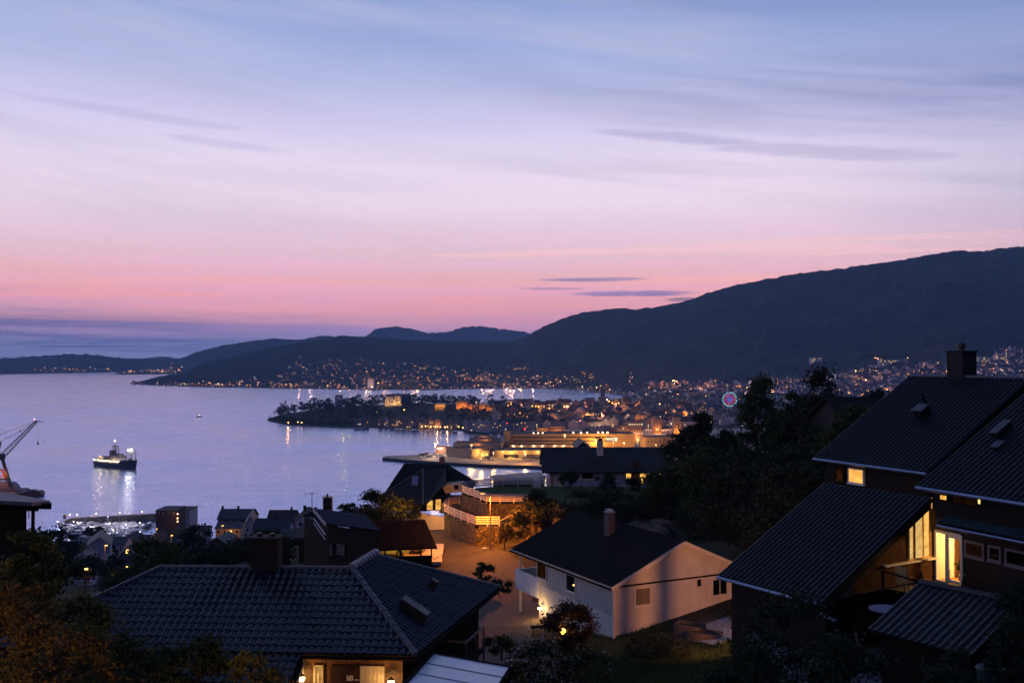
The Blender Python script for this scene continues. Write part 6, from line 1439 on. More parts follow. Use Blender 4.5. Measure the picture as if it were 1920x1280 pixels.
o = root('moored_boat', at(55, 928, VY - 12), 'dark red boat lying in front of the grey vessel', 'boat'); mb = MB(); mb.slab([at(24, 931, VY - 12), at(74, 931, VY - 12), at(77, 926, VY - 12), at(73, 920, VY - 12), at(50, 921, VY - 12), at(30, 924, VY - 12)], (0, 8, 0)); mb.build('hull', mat('dark_red_hull', (82, 26, 34), .5, .2, .5), o); mb = MB(); mb.slab([at(50, 920, VY - 10), at(66, 919.5, VY - 10), at(64, 917.5, VY - 10), at(52, 918, VY - 10)], (0, 4, 0)); mb.build('cabin', M_shipg, o)

# ================================================================ port buildings
M_conc = mat('terminal_brick', (160, 134, 96), .85, .12, .08, col2=(180, 152, 110)); M_shed = mat('shed_cladding', (128, 116, 108), .7, .12, .1); M_flat = mat('flat_roof_felt', (56, 54, 62), .85, .2, .06)
G_row = glow('lit_window_row', (255, 226, 180), 1.6, .6, .3); G_bay = glow('lit_loading_bay', (255, 196, 96), 2.2, .5, .2)
def block(name, label, cat, p0, p1, z0, z1, depth, wall=M_conc, roof=M_flat, group=None, para=.6):
    """flat-roofed block with its front between plan points p0, p1"""
    p0, p1 = Vector((p0[0], p0[1], 0)), Vector((p1[0], p1[1], 0)); d = (p1 - p0).normalized(); n = Vector((-d.y, d.x, 0)); n = n if n.y > 0 else -n
    o = root(name, ((p0 + p1) / 2).to_tuple()[:2] + (z0,), label, cat, group); q0, q1 = p0 + n * depth, p1 + n * depth; mb = MB()
    for a, b in ((p0, p1), (p1, q1), (q1, q0), (q0, p0)): wallquad(mb, a.xy, b.xy, z0 - .3, z1)
    mb.build('wall', wall, o); mb = MB(); mb.poly([(p.x, p.y, z1 - para) for p in (p0 + (d + n) * .3, p1 + (n - d) * .3, q1 - (n + d) * .3, q0 + (d - n) * .3)]); mb.build('roof', roof, o)
    return o, p0, p1, d, -n
def rowwin(o, p0, d, n, us, z0, z1, m, name='window', label=None, w=None):
    for u in us:
        ww = w or 2.0; mb = MB(); c = p0 + d * u + n * .06; mb.box((c.x, c.y, (z0 + z1) / 2), (ww, .12, z1 - z0), math.atan2(d.y, d.x)); x = mb.build(name, m, o)
        if label: x['label'] = label
TY = 1290
t0 = at(957, 840, TY); t1 = at(1190, 840, TY + 6)
o, p0, p1, d, n = block('terminal_building', 'long floodlit orange terminal building with ribbon windows behind the pier', 'terminal', t0, t1, QZ, 22.5, 45)
L_ = (p1 - p0).length; TW = o
rng = np.random.default_rng(9)
mb = MB(); c = p0 + d * (L_ * .42) + n * .08; mb.box((c.x, c.y, 18.2), (L_ * .8, .16, 1.3), math.atan2(d.y, d.x)); mb.build('window_ribbon', M_glassdark, o)
mb = MB(); mb.box((c.x, c.y, 13.4), (L_ * .8, .16, 1.3), math.atan2(d.y, d.x)); mb.build('window_ribbon', M_glassdark, o)
rowwin(o, p0, d, n, [u for u in np.arange(4, L_ * .8, 3.4) if rng.random() < .28], 17.7, 18.7, G_row, label='lit pane in the window ribbon', w=2.2)
rowwin(o, p0, d, n, [u for u in np.arange(66, L_ * .8, 3.4) if rng.random() < .4], 12.9, 13.9, G_row, label='lit pane in the window ribbon', w=2.2)
rowwin(o, p0, d, n, [127, 132, 137], 12.5, 17.5, G_row, label='large bright white window of the hall', w=4.4)
rowwin(o, p0, d, n, [u for u in np.arange(108, L_ - 4, 4) if u < 122], 15.5, 17.0, M_glassdark, label='dark square window', w=2.4)
o, p0, p1, d, n = block('stair_tower', 'windowless orange tower at the left end of the terminal building', 'tower', at(944, 840, TY - 12), at(957.5, 840, TY - 12), QZ, 27, 14)
o, p0, p1, d, n = block('loading_shed', 'long low lamp-lit shed along the front of the terminal building', 'shed', at(955, 840, TY - 26), at(1092, 840, TY - 22), QZ, 10.6, 22, wall=mat('shed_grey', (120, 104, 90), .8, .15, .1))
for i, px in enumerate((962.5, 978, 1001, 1017, 1040, 1056.5, 1078)):
    q = onwall(px, 829, p0, d); l_ = MB(); c = q + n * .6; l_.ball((c.x, c.y, 9.3), .5, 6, 4); w_ = l_.build('wall_lamp', glow('shed_lamp', (255, 226, 190), 22), o); lamp('lamp_light', (c.x + n.x * 1.5, c.y + n.y * 1.5, 9.0), 2800, (255, 190, 120), .3, w_)
rowwin(o, p0, d, n, np.arange(6, 90, 7.5), 4, 6.2, M_glassdark, name='door', w=4.5)
for i, (px, py) in enumerate(((1000.5, 812), (1009, 812), (1017.5, 812), (1075, 811), (1089.5, 811), (1101, 811), (1121.5, 810.5), (1130, 810.5), (1139, 810.5))):
    q = at(px, py, TY + 20); l_ = root('floodlight_mast', (q.x, q.y, 22), 'round white-orange floodlight above the terminal roof', 'floodlight', 'floodlights above the terminal roof'); mb = MB(); mb.tube((q.x, q.y, 21.9), (q.x, q.y, q.z), .18, .14, 6); mb.build('mast', M_pole, l_); mb = MB(); mb.ball(q, .95, 8, 5); mb.build('lantern', glow('roof_flood', (255, 206, 150), 14), l_)
    if i % 3 == 1: lamp('lamp_light', q + Vector((0, -4, 0)), 5000, (255, 180, 100), .5, l_)
o, p0, p1, d, n = block('harbour_office', 'plain orange-lit block right of the terminal building', 'building', at(1210, 845, 1275), at(1290, 845, 1285), QZ, 19.5, 22)
rowwin(o, p0, d, n, np.arange(4, 50, 5), 13, 14.6, M_glassdark, w=1.6)
for a_, b_, Y_, zt_, lab in ((1262, 1330, 1330, 15, 'low dark port shed seen through the trees, left of the three'), (1335, 1410, 1300, 12, 'low dark port shed seen through the trees, middle of the three'), (1415, 1540, 1340, 17, 'long dark port shed seen through the trees, right of the three')):
    o, p0, p1, d, n = block('port_shed', lab, 'shed', at(a_, 840, Y_), at(b_, 840, Y_), QZ, zt_, 60, wall=M_shed)
    rowwin(o, p0, d, n, np.arange(4, (p1 - p0).length - 3, 6), 5, 8, M_glassdark, w=2.6)
# wide sheds nearer the water
o, p0, p1, d, n = block('warehouse', 'low orange-lit warehouse with two rows of dark loading doors', 'warehouse', gnd(928, 858, QZ), gnd(1032, 858.5, QZ), QZ, 12, 40, wall=M_shed)
q0_ = onwall(945, 855, p0, d); u0 = (onwall(947, 850, p0, d) - p0).dot(d); u1 = (onwall(974, 850, p0, d) - p0).dot(d); u2 = (onwall(984, 850, p0, d) - p0).dot(d); u3 = (onwall(1016, 850, p0, d) - p0).dot(d)
rowwin(o, p0, d, n, list(np.arange(u0, u1, 2.9)) + list(np.arange(u2, u3, 2.9)), QZ + .2, 7.2, M_glassdark, name='loading_door', w=2.3)
for px, pw_ in ((960, 15000), (943, 5000), (984, 5000), (1008, 6000), (1024, 6000)):
    c = onwall(px, 845, p0, d) + n * 3; mb = MB(); mb.ball((c.x, c.y, 10.5), .5, 6, 4); w_ = mb.build('wall_lamp', glow('yard_lamp', (255, 190, 90), 26), o); lamp('lamp_light', (c.x + n.x * 2, c.y + n.y * 2, 10.4), pw_, (255, 184, 80), .3, w_)
o, p0, p1, d, n = block('warehouse', 'grey warehouse with a bright open bay near the pier end', 'warehouse', gnd(838, 855.5, QZ), gnd(884, 859, QZ), QZ, 13.5, 40, wall=M_shed)
o2, p0, p1, d, n = block('warehouse', 'warehouse bay glowing yellow between the two sheds', 'warehouse', gnd(884, 857, QZ), gnd(918, 856.5, QZ), QZ, 11, 34, wall=M_shed)
mb = MB(); c = (p0 + p1) / 2 + n * .1; mb.box((c.x, c.y, 6.0), ((p1 - p0).length * .8, .2, 4.4), math.atan2(d.y, d.x)); mb.build('lit_bay', G_bay, o2); c = c + n * 8; lamp('lamp_light', (c.x, c.y, 9), 13000, (255, 190, 90), .5, o2)
for lab, a, b, ytop, dep, m_ in (('flat dark roof block behind the grey warehouse', (850, 846), (940, 847), 14, 30, M_shed), ('low flat building with a lit edge left of the terminal tower', (880, 838), (938, 838), 14, 24, M_shed), ('small dark cabin block nearest the open water', (888, 829), (925, 829), 12, 12, M_shed), ('white-lit cabin at the start of the pier', (816, 850), (836, 850.5), 11.5, 16, mat('pink_white_cladding', (190, 160, 140), .7, .1, .2))):
    o, p0, p1, d, n = block('port_building', lab, 'building', gnd(*a, QZ), gnd(*b, QZ), QZ, ytop, dep, wall=m_)
    c = (p0 + p1) / 2 + n * 4; lamp('lamp_light', (c.x, c.y, ytop - 2), 2200, (255, 160, 80), .5, o)
    if 'white' in lab: rowwin(o, p0, d, n, [4, 8], 8.5, 10, glow('bright_pane', (255, 236, 210), 5), w=2.2)
# masts, vehicles and containers on the quay
def mast(px, pyb, pyt, label, power, col=(255, 180, 86), head=.9, m=M_pole):
    b = gnd(px, pyb, QZ); t = at(px, pyt, b.y); o = root('light_mast', b, label, 'light mast'); mb = MB(); mb.tube(b, t, .35, .2, 6); mb.build('mast', m, o); mb = MB(); mb.box(t, (2.6, .8, .6)); mb.build('lamp_head', glow('mast_lamp', (255, 190, 100), 9), o); lamp('lamp_light', t + Vector((0, -2, -1.5)), power, col, .5, o)
mast(1059, 846, 815, 'tall orange light mast in front of the terminal building', 14000); mast(884, 858, 834, 'orange light mast between the warehouses', 15000); mast(816, 853, 831, 'slender pale mast by the white-lit cabin at the pier', 20000, (255, 220, 200), m=M_whitetrim); mast(1196, 850, 824, 'light mast between the terminal and the harbour office', 30000)
for px, py, pw_ in ((985, 869, 22000), (1120, 842, 36000), (1150, 846, 40000), (1090, 846, 14000), (925, 866, 12000), (1230, 850, 14000), (1170, 846, 40000)):
    b = gnd(px, py, QZ); o = root('quay_light_pole', b, 'tall light pole on the orange-lit quay', 'light pole', 'light poles on the quay'); mb = MB(); mb.tube(b, b + Vector((0, 0, 11)), .15, .1, 6); mb.build('pole', M_pole, o); mb = MB(); mb.box(b + Vector((0, 0, 11)), (1.2, .4, .25)); mb.build('lamp_head', glow('mast_lamp', (255, 190, 100), 9), o); lamp('lamp_light', b + Vector((0, -1, 10.4)), pw_, (255, 176, 78), .4, o)
def truck(px, py, label, col, L=9, rz=0.0, grp=None):
    c = gnd(px, py, QZ); o = root('parked_truck', c, label, 'truck', grp); M = Matrix.Rotation(rz, 3, 'Z'); P = lambda x, y, z: c + M @ Vector((x, y, z))
    mb = MB(); mb.box(P(.8, 0, 2.2), (L - 2.4, 2.4, 2.8), rz); mb.build('cargo_box', col, o); mb = MB(); mb.box(P(-L / 2 + .3, 0, 1.6), (1.9, 2.3, 2.2), rz); mb.build('cab', M_shipw, o)
    for x in (-L / 2 + .6, 1.2, L / 2 - 1): mb = MB(); mb.tube(P(x, -1.2, .5), P(x, 1.2, .5), .5, .5, 10); mb.build('wheel', M_black, o)
truck(912, 860, 'dark lorry standing outside the glowing warehouse bay', M_shipg); truck(988, 861, 'low trailer in front of the loading doors, left one', M_shed, 11); truck(1004, 861, 'low trailer in front of the loading doors, middle one', M_shipg, 11); truck(1020, 860, 'pale trailer at the end of the loading doors', M_shipw, 10)
truck(790, 855, 'small dark truck on the bare end of the pier', M_shipg, 8); truck(806, 856, 'white van-like truck beside the pale mast', M_shipw, 8); truck(826, 856.5, 'white truck close to the white-lit cabin', M_shipw, 8); truck(798, 853.5, 'grey lorry with a raised load on the pier', M_shed, 9)
lamp('lamp_light', gnd(812, 860, QZ) + Vector((0, 0, 9)), 9000, (255, 210, 170), .5)
# ================================================================ wooded headland with its buildings
M_townw = [mat('town_wall_%s' % k, c, .85, .12, .1) for k, c in zip('abcdef', ((182, 174, 184), (146, 126, 118), (206, 196, 192), (120, 114, 128), (166, 144, 118), (142, 144, 162)))]
M_townr = [mat('town_roof_%s' % k, c, .8, .2, .1) for k, c in zip('abc', ((44, 42, 50), (66, 48, 44), (54, 58, 68)))]
G_tw = [glow('town_window_amber', (255, 170, 80), 1.8), glow('town_window_white', (255, 226, 190), 2.2), glow('town_window_yellow', (255, 210, 120), 2.0), glow('town_window_dim', (200, 120, 70), .4)]
TOWN_MATS = M_townw + M_townr + G_tw
def townhouse_mesh(rng, w, dpt, h, kind, lit=.22, wall=None):
    """walls, roof and window panes of one town building in local coordinates"""
    mb = MB(); mb.cur = int(rng.integers(0, 6)) if wall is None else wall; rf = 6 + int(rng.integers(0, 3))
    wallquad(mb, (-w / 2, -dpt / 2), (w / 2, -dpt / 2), -1, h); wallquad(mb, (w / 2, -dpt / 2), (w / 2, dpt / 2), -1, h); wallquad(mb, (w / 2, dpt / 2), (-w / 2, dpt / 2), -1, h); wallquad(mb, (-w / 2, dpt / 2), (-w / 2, -dpt / 2), -1, h)
    if kind == 'gable':      # gable towards the viewer's side
        r = w * .42; mb.poly([(-w / 2, -dpt / 2, h), (w / 2, -dpt / 2, h), (0, -dpt / 2, h + r)]); mb.poly([(-w / 2, dpt / 2, h), (w / 2, dpt / 2, h), (0, dpt / 2, h + r)]); mb.cur = rf
        mb.quad((-w / 2 - .3, -dpt / 2 - .3, h - .2), (0, -dpt / 2 - .3, h + r + .1), (0, dpt / 2 + .3, h + r + .1), (-w / 2 - .3, dpt / 2 + .3, h - .2)); mb.quad((w / 2 + .3, -dpt / 2 - .3, h - .2), (0, -dpt / 2 - .3, h + r + .1), (0, dpt / 2 + .3, h + r + .1), (w / 2 + .3, dpt / 2 + .3, h - .2))
    elif kind == 'side':
        r = dpt * .38; mb.poly([(-w / 2, -dpt / 2, h), (-w / 2, dpt / 2, h), (-w / 2, 0, h + r)]); mb.poly([(w / 2, -dpt / 2, h), (w / 2, dpt / 2, h), (w / 2, 0, h + r)]); mb.cur = rf
        mb.quad((-w / 2 - .3, -dpt / 2 - .3, h - .2), (w / 2 + .3, -dpt / 2 - .3, h - .2), (w / 2 + .3, 0, h + r + .1), (-w / 2 - .3, 0, h + r + .1)); mb.quad((-w / 2 - .3, dpt / 2 + .3, h - .2), (w / 2 + .3, dpt / 2 + .3, h - .2), (w / 2 + .3, 0, h + r + .1), (-w / 2 - .3, 0, h + r + .1)); mb.cur = 1; mb.box((w * .2, 0, h + r + .3), (.9, .9, 1.6))
    else:
        mb.cur = rf; mb.quad((-w / 2, -dpt / 2, h), (w / 2, -dpt / 2, h), (w / 2, dpt / 2, h), (-w / 2, dpt / 2, h)); mb.box((w * .15, 0, h + 1), (w * .3, dpt * .3, 2))
    st = max(1, int(h / 3)); nw = max(2, int(w / 2.8))
    for s in range(st):
        for k in range(nw):
            x = -w / 2 + (k + .5) * w / nw; z = 1.0 + s * 3
            if z + 1.5 > h: continue
            r_ = rng.random(); mb.cur = (9 + int(rng.choice([0, 0, 1, 2, 3, 3]))) if r_ < lit else 3 if wall != 3 else 6
            mb.quad((x - .55, -dpt / 2 - .08, z), (x + .55, -dpt / 2 - .08, z), (x + .55, -dpt / 2 - .08, z + 1.4), (x - .55, -dpt / 2 - .08, z + 1.4))
    return mb
WORDS = ('lilac-grey', 'brown', 'pale cream', 'dark slate', 'tan', 'blue-grey'); MEWORD = {}
def bakemesh(mb, name):
    me = bpy.data.meshes.new(name); me.from_pydata([tuple(v) for v in mb.v], [], mb.f)
    for m in TOWN_MATS: me.materials.append(m)
    me.polygons.foreach_set('material_index', mb.mi); me.update(); MEWORD[me.name] = (WORDS[mb.mi[0]] if mb.mi[0] < 6 else 'plain') + (' gabled' if len(mb.f[4]) == 3 and abs(mb.v[mb.f[4][2]][0]) < .01 else ' pitched-roofed' if len(mb.f[4]) == 3 else ' flat-roofed'); return me
rng = np.random.default_rng(21)
VAR_SMALL = [bakemesh(townhouse_mesh(rng, rng.uniform(9, 14), rng.uniform(8, 11), rng.uniform(4.5, 7), rng.choice(['gable', 'side']), .3), 'house') for _ in range(12)]
VAR_TOWN = [bakemesh(townhouse_mesh(rng, rng.uniform(11, 26), rng.uniform(10, 16), rng.uniform(8, 15), rng.choice(['gable', 'side', 'side', 'flat']), .2), 'house') for _ in range(16)]
VAR_ROW = [bakemesh(townhouse_mesh(rng, rng.uniform(8, 11), 16, rng.uniform(9, 12), 'gable', .25), 'house') for _ in range(6)]
VAR_BLOCK = [bakemesh(townhouse_mesh(rng, rng.uniform(22, 45), 14, rng.uniform(12, 22), 'flat', .25), 'house') for _ in range(5)]
def put(me, name, x, y, z, rz, label, cat, group, sc=1.0):
    o = bpy.data.objects.new(name, me); COL.objects.link(o); o.location = (x, y, z); o.rotation_euler.z = rz; o.scale = (sc, sc, sc); return tag(o, label, cat, group)
def placed(px, py, z=None):
    """point of the town ground seen at this pixel"""
    zz = 5.0
    for _ in range(6): g = gnd(px, py, zz); zz = town_z(g.x, g.y)
    return Vector((g.x, g.y, zz))
# trees of the headland: a few shapes, many copies
TREE_V = []
for k in range(5):
    t = plant('park_tree', 'rounded dark tree in the wood covering the headland', 'tree', (0, 0, 0), 15 + k, 6.5 + .5 * k, 420, 1.7, L_far, 'round', seed=40 + k, nb=14, h0=3.2, group='trees of the wooded headland'); TREE_V.append(t)
rng = np.random.default_rng(33); used_v = [False] * 5
def put_tree(x, y, z, sc, label, group, V=TREE_V, used=used_v):
    k = int(rng.integers(0, len(V)))
    if not used[k]: o = V[k]; used[k] = True; o.location = (x, y, z); o.scale = (sc,) * 3; o['label'] = label; o['group'] = group; o.rotation_euler.z = rng.uniform(0, 6.3); return o
    return copytree(V[k], (x, y, z), label=label, rz=rng.uniform(0, 6.3), sc=sc)
NP = np.array([[p.x, p.y] for p in NORD])
cnt = 0; tries = 0; pts_t = []
while cnt < 190 and tries < 20000:
    tries += 1; x, y = rng.uniform(-480, 60), rng.uniform(1830, 2420); pxx = 960 + x / y * FPX
    if not (505 < pxx < 1010): continue
    z = town_z(x, y); sd = seg_dist(np.array([[x, y]]), NP, len(NP))[0]
    if sd < (4 if pxx < 560 else 8) or (pxx > 660 and sd < 75 and y < 2080 and rng.random() < .8) or (pxx > 905 and rng.random() < .6): continue
    if any((x - a) ** 2 + (y - b) ** 2 < (30 if pxx < 570 else 64) for a, b in pts_t): continue
    if (718 < pxx < 756 and y < 2100) or (815 < pxx < 928 and 1960 < y < 2040 and rng.random() < .8): 
        if sd > 120: continue
    pts_t.append((x, y)); sc = rng.uniform(.9, 1.45) * (.65 if pxx < 530 else 1.0)
    zone = 'near the tip' if pxx < 600 else 'on the western rise' if pxx < 720 else 'around the floodlit house' if pxx < 815 else 'above the fortress walls' if pxx < 930 else 'among the headland roofs'
    size = 'small' if sc < .95 else 'tall' if sc > 1.15 else 'rounded'
    put_tree(x, y, z - .5, sc, size + ' dark tree of the headland wood ' + zone, size + ' headland trees ' + zone); cnt += 1
for _ in range(50):
    pxx = rng.uniform(940, 1310); g = placed(pxx, rng.uniform(762, 800))
    if seg_dist(np.array([[g.x, g.y]]), NP, len(NP))[0] > 10: put_tree(g.x, g.y, g.z - .5, rng.uniform(.6, .95), 'dark street tree among the old-town roofs', 'street trees of the old town')
for pxx in np.arange(504, 664, 3.0):
    g = gnd(pxx + rng.uniform(-1, 1), interp([503, 512, 545, 600, 664], [785.5, 788, 793.5, 796.5, 798], pxx) - rng.uniform(0, 1.5), 2.5); put_tree(g.x, g.y + 3, 1.6, rng.uniform(.42, .8) * (.55 if pxx < 520 else 1), 'low tree leaning over the rocky shore of the headland', 'shore trees of the headland')
# the lit institution on the ridge
def lmblock(px0, px1, ytop, ybase, label, cat, wall, depth=18, lit=None, light=None, lc=(255, 190, 100), name='building', Y=None, roofh=0, wins=None, rows=2):
    g0 = placed(px0, ybase); g1 = placed(px1, ybase); Y = Y or g0.y; a, b = at(px0, ybase, Y), at(px1, ybase, Y); zt = at((px0 + px1) / 2, ytop, Y).z
    o, p0, p1, d, n = block(name, label, cat, a, b, min(a.z, g0.z) - 3, zt, depth, wall=wall); Ln = (p1 - p0).length
    if wins:
        for r_ in range(rows):
            zz = a.z + 1.5 + r_ * (zt - a.z - 1) / rows; k = int(Ln / 5)
            for i in range(k): mb = MB(); c = p0 + d * ((i + .5) * Ln / k) + n * .08; mb.box((c.x, c.y, zz + .9), (1.8, .14, 1.8), math.atan2(d.y, d.x)); mb.build('window', wins, o)
    if roofh: mb = MB(); q = -n * depth; e = -n * depth / 2; mb.quad(*[tuple(v) for v in ((p0.x, p0.y, zt), (p1.x, p1.y, zt), ((p1 + e).x, (p1 + e).y, zt + roofh), ((p0 + e).x, (p0 + e).y, zt + roofh))]); mb.quad(*[tuple(v) for v in (((p0 + q).x, (p0 + q).y, zt), ((p1 + q).x, (p1 + q).y, zt), ((p1 + e).x, (p1 + e).y, zt + roofh), ((p0 + e).x, (p0 + e).y, zt + roofh))]); mb.build('pitched_roof', M_townr[0], o)
    if light:
        for i in range(light[0]): c = p0 + d * ((i + .5) * Ln / light[0]) + n * light[2]; lamp('facade_light', (c.x, c.y, a.z + light[3]), light[1], lc, .6, o)
    return o
M_stonef = mat('fort_stone', (170, 140, 96), .9, .2, .1, bump=.5, bscale=.6)
lmblock(722, 734, 743, 756, 'cream floodlit wing of the large house on the wooded headland', 'building', M_townw[2], light=(1, 4200, 9, 2), lc=(255, 196, 110), wins=M_glassdark, rows=3, roofh=4, Y=2080)
lmblock(735, 752, 742, 757, 'cream floodlit main front of the large house on the wooded headland', 'building', M_townw[2], light=(2, 4200, 9, 2), lc=(255, 196, 110), wins=M_glassdark, rows=3, roofh=4, Y=2095)
lmblock(757, 770, 739, 746, 'grey flat-topped building in the trees right of the floodlit house', 'building', M_townw[3], Y=2150)
lmblock(628, 640, 743, 749, 'small dark house with one lit window above the headland trees', 'building', M_townw[3], Y=2060, roofh=3, light=(1, 1500, 9, 6), lc=(220, 200, 255))
lmblock(855, 876, 752, 760, 'squat floodlit stone bastion of the fortress', 'fortress', M_stonef, light=(3, 2400, 5, -2), lc=(255, 160, 60), Y=2020)
for i, (a, b, c, d_) in enumerate(((877, 886, 757, 765), (888, 896, 758, 768), (898, 910, 757, 765), (911, 927, 757, 766))): lmblock(a, b, c, d_, 'floodlit fortress wall section, %s' % ('next to the bastion', 'narrow and leaning, among trees', 'in the middle of the line', 'longest and farthest right')[i], 'fortress', M_stonef, light=(2, 1300, 4, -1), lc=(255, 160, 60), Y=1990 - i * 4, name='fortress_wall', depth=6)
lmblock(815, 835, 757, 763, 'row of floodlit garden walls under the headland trees', 'wall', M_stonef, light=(4, 1200, 5, 2), lc=(255, 190, 80), Y=2010, name='garden_wall', depth=4)
# quayside buildings along the near shore of the headland
rng = np.random.default_rng(55)
xs_ = [(664, 690, 784, 801, 3), (709, 716, 780, 801, 1), (720, 726, 779, 801, 0), (730, 738, 782, 802, 1), (739, 750, 780, 803, 4), (752, 760, 777, 803, 1), (761, 770, 780, 803, 4), (771, 783, 778, 804, 3), (785, 797, 781, 804, 1), (799, 812, 783, 805, 4), (814, 826, 784, 805, 1), (828, 838, 785, 806, 3), (840, 848, 783, 806, 4), (849, 858, 788, 807, 1), (868, 876, 784, 806, 0), (878, 890, 786, 809, 5), (892, 904, 783, 810, 2), (905, 920, 785, 811, 0), (922, 934, 783, 811, 5), (936, 950, 788, 811, 5), (952, 975, 789, 809, 5), (976, 1003, 787, 806, 5)]
for i, (a, b, yt, yb, wm_) in enumerate(xs_):
    g0 = gnd((a + b) / 2, yb - 1.0, 2.6); w_ = (b - a) / FPX * g0.y; h_ = (yb - yt) / FPX * g0.y; kind = 'gable' if w_ < 14 else 'side' if rng.random() < .6 else 'flat'
    me = bakemesh(townhouse_mesh(rng, w_, 14, h_ * (.72 if kind == 'gable' else .8), kind, .2 if wm_ != 4 else .5, wall=wm_), 'house'); put(me, 'quayside_house', g0.x, g0.y + 8, 2.6, 0, WORDS[wm_] + ' house, %s from the left in the headland quay row' % ('first second third fourth fifth sixth seventh eighth ninth tenth eleventh twelfth thirteenth fourteenth fifteenth sixteenth seventeenth eighteenth nineteenth twentieth last-but-one last'.split()[i]), 'house', 'houses in the row on the headland quay')
# quay lamps along that shore
k = 0
for px, py in [(768, 797), (772, 797.5), (776, 798), (779, 797), (787, 799), (791, 800), (794, 799.5), (798, 800), (804, 800.5), (808, 801), (812, 800.5), (816, 801), (820, 801), (826, 801.5), (830, 801.5), (835, 802), (839, 801.5), (848, 799), (860, 801), (868, 803), (541, 793), (559, 792), (566, 793), (752, 794), (755, 790), (880, 795), (735, 789)]:
    g0 = gnd(px, py + 3, 2.6); o = root('quay_lamp', (g0.x, g0.y, 2.6), 'small warm lamp in the string along the headland quay', 'lamp', 'lamps strung along the headland quay'); q = Vector((g0.x, g0.y - 2, 6.2)); mb = MB(); mb.tube((q.x, q.y, 2), q, .12, .12, 5); mb.build('post', M_pole, o); mb = MB(); mb.ball(q + Vector((0, 0, .5)), .85, 6, 4); mb.build('lantern', glow('warm_quay_lamp', (255, 186, 110), 9), o)
    if k % 4 == 0: lamp('lamp_light', q + Vector((0, -2, 1)), 4200, (255, 160, 80), .5, o)
    k += 1
# yellow-green lit trees of the park
for px, py, pw_ in ((643, 783, 7000), (577, 777, 2500), (621, 772, 1200), (654, 786, 1500)):
    g = placed(px, py); lamp('park_light', (g.x, g.y + 4, g.z + 16), pw_ * .5, (220, 230, 60), .5)

# church with its green-black steeple
cg = placed(1130, 771); CYY = cg.y; o = root('church', cg, 'dark church with a tall pointed steeple rising against the far bay', 'church')
wq_ = lambda px, py: at(px, py, CYY)
mb = MB(); a, b = wq_(1120, 760), wq_(1142, 760); mb.slab([Vector((a.x, a.y, 0)), Vector((b.x, b.y, 0)), Vector((b.x, b.y, a.z)), Vector((a.x, a.y, a.z))], (0, 26, 0)); mb.build('nave', M_townw[3], o)
mb = MB(); a, b, t = wq_(1119, 760), wq_(1143, 760), wq_(1131, 752); mb.slab([a, b, t], (0, 27, 0)); mb.build('roof', M_townr[0], o)
s0 = wq_(1126.5, 762); s1 = wq_(1133.5, 762); wdt = s1.x - s0.x; cx_ = (s0.x + s1.x) / 2; zt = wq_(1130, 742).z
mb = MB(); mb.box((cx_, CYY - 2, zt / 2), (wdt, wdt, zt)); mb.build('tower', M_townw[3], o)
mb = MB(); zz = [wq_(1130, y).z for y in (742, 739, 736.5, 734, 723)]; rr_ = [wdt * .75, wdt * .5, wdt * .52, wdt * .22, .08]
for i in range(4): mb.tube((cx_, CYY - 2, zz[i]), (cx_, CYY - 2, zz[i + 1]), rr_[i], rr_[i + 1], 8)
mb.build('spire', mat('copper_dark', (40, 50, 56), .6, .2, .3), o)
# lit streets close to the church etc. are lamps among the houses
def bulbs(name, label, cat, pts, rad, m, group, z_off=6.0, single=True):
    out = []
    for (x, y, z), r_ in zip(pts, rad):
        mb = MB(); s = r_; c = (x, y, z + z_off); mb.add([(c[0] + s, c[1], c[2]), (c[0] - s, c[1], c[2]), (c[0], c[1] + s, c[2]), (c[0], c[1] - s, c[2]), (c[0], c[1], c[2] + s), (c[0], c[1], c[2] - s)], [(0, 2, 4), (2, 1, 4), (1, 3, 4), (3, 0, 4), (2, 0, 5), (1, 2, 5), (3, 1, 5), (0, 3, 5)]); out.append(mb)
    return out
LAMP_M = [glow('street_amber', (255, 150, 62), 9), glow('street_warm', (255, 190, 120), 9), glow('street_pink', (255, 176, 160), 8), glow('street_white', (255, 226, 200), 10), glow('street_red', (255, 50, 50), 7), glow('street_yellow', (255, 206, 90), 8)]
LAMPME = []
for m in LAMP_M:
    mb = MB(); s = 1.0; mb.cur = 0; mb.add([(s, 0, 7), (-s, 0, 7), (0, s, 7), (0, -s, 7), (0, 0, 8), (0, 0, 6)], [(0, 2, 4), (2, 1, 4), (1, 3, 4), (3, 0, 4), (2, 0, 5), (1, 2, 5), (3, 1, 5), (0, 3, 5)]); mb.cur = 1; mb.tube((0, 0, -1), (0, 0, 6.2), .14, .1, 4)
    me = bpy.data.meshes.new('street_lamp'); me.from_pydata([tuple(v) for v in mb.v], [], mb.f); me.materials.append(m); me.materials.append(M_pole); me.polygons.foreach_set('material_index', mb.mi); LAMPME.append(me)
NL = [0]; STUFF_L = [MB() for _ in LAMP_M]
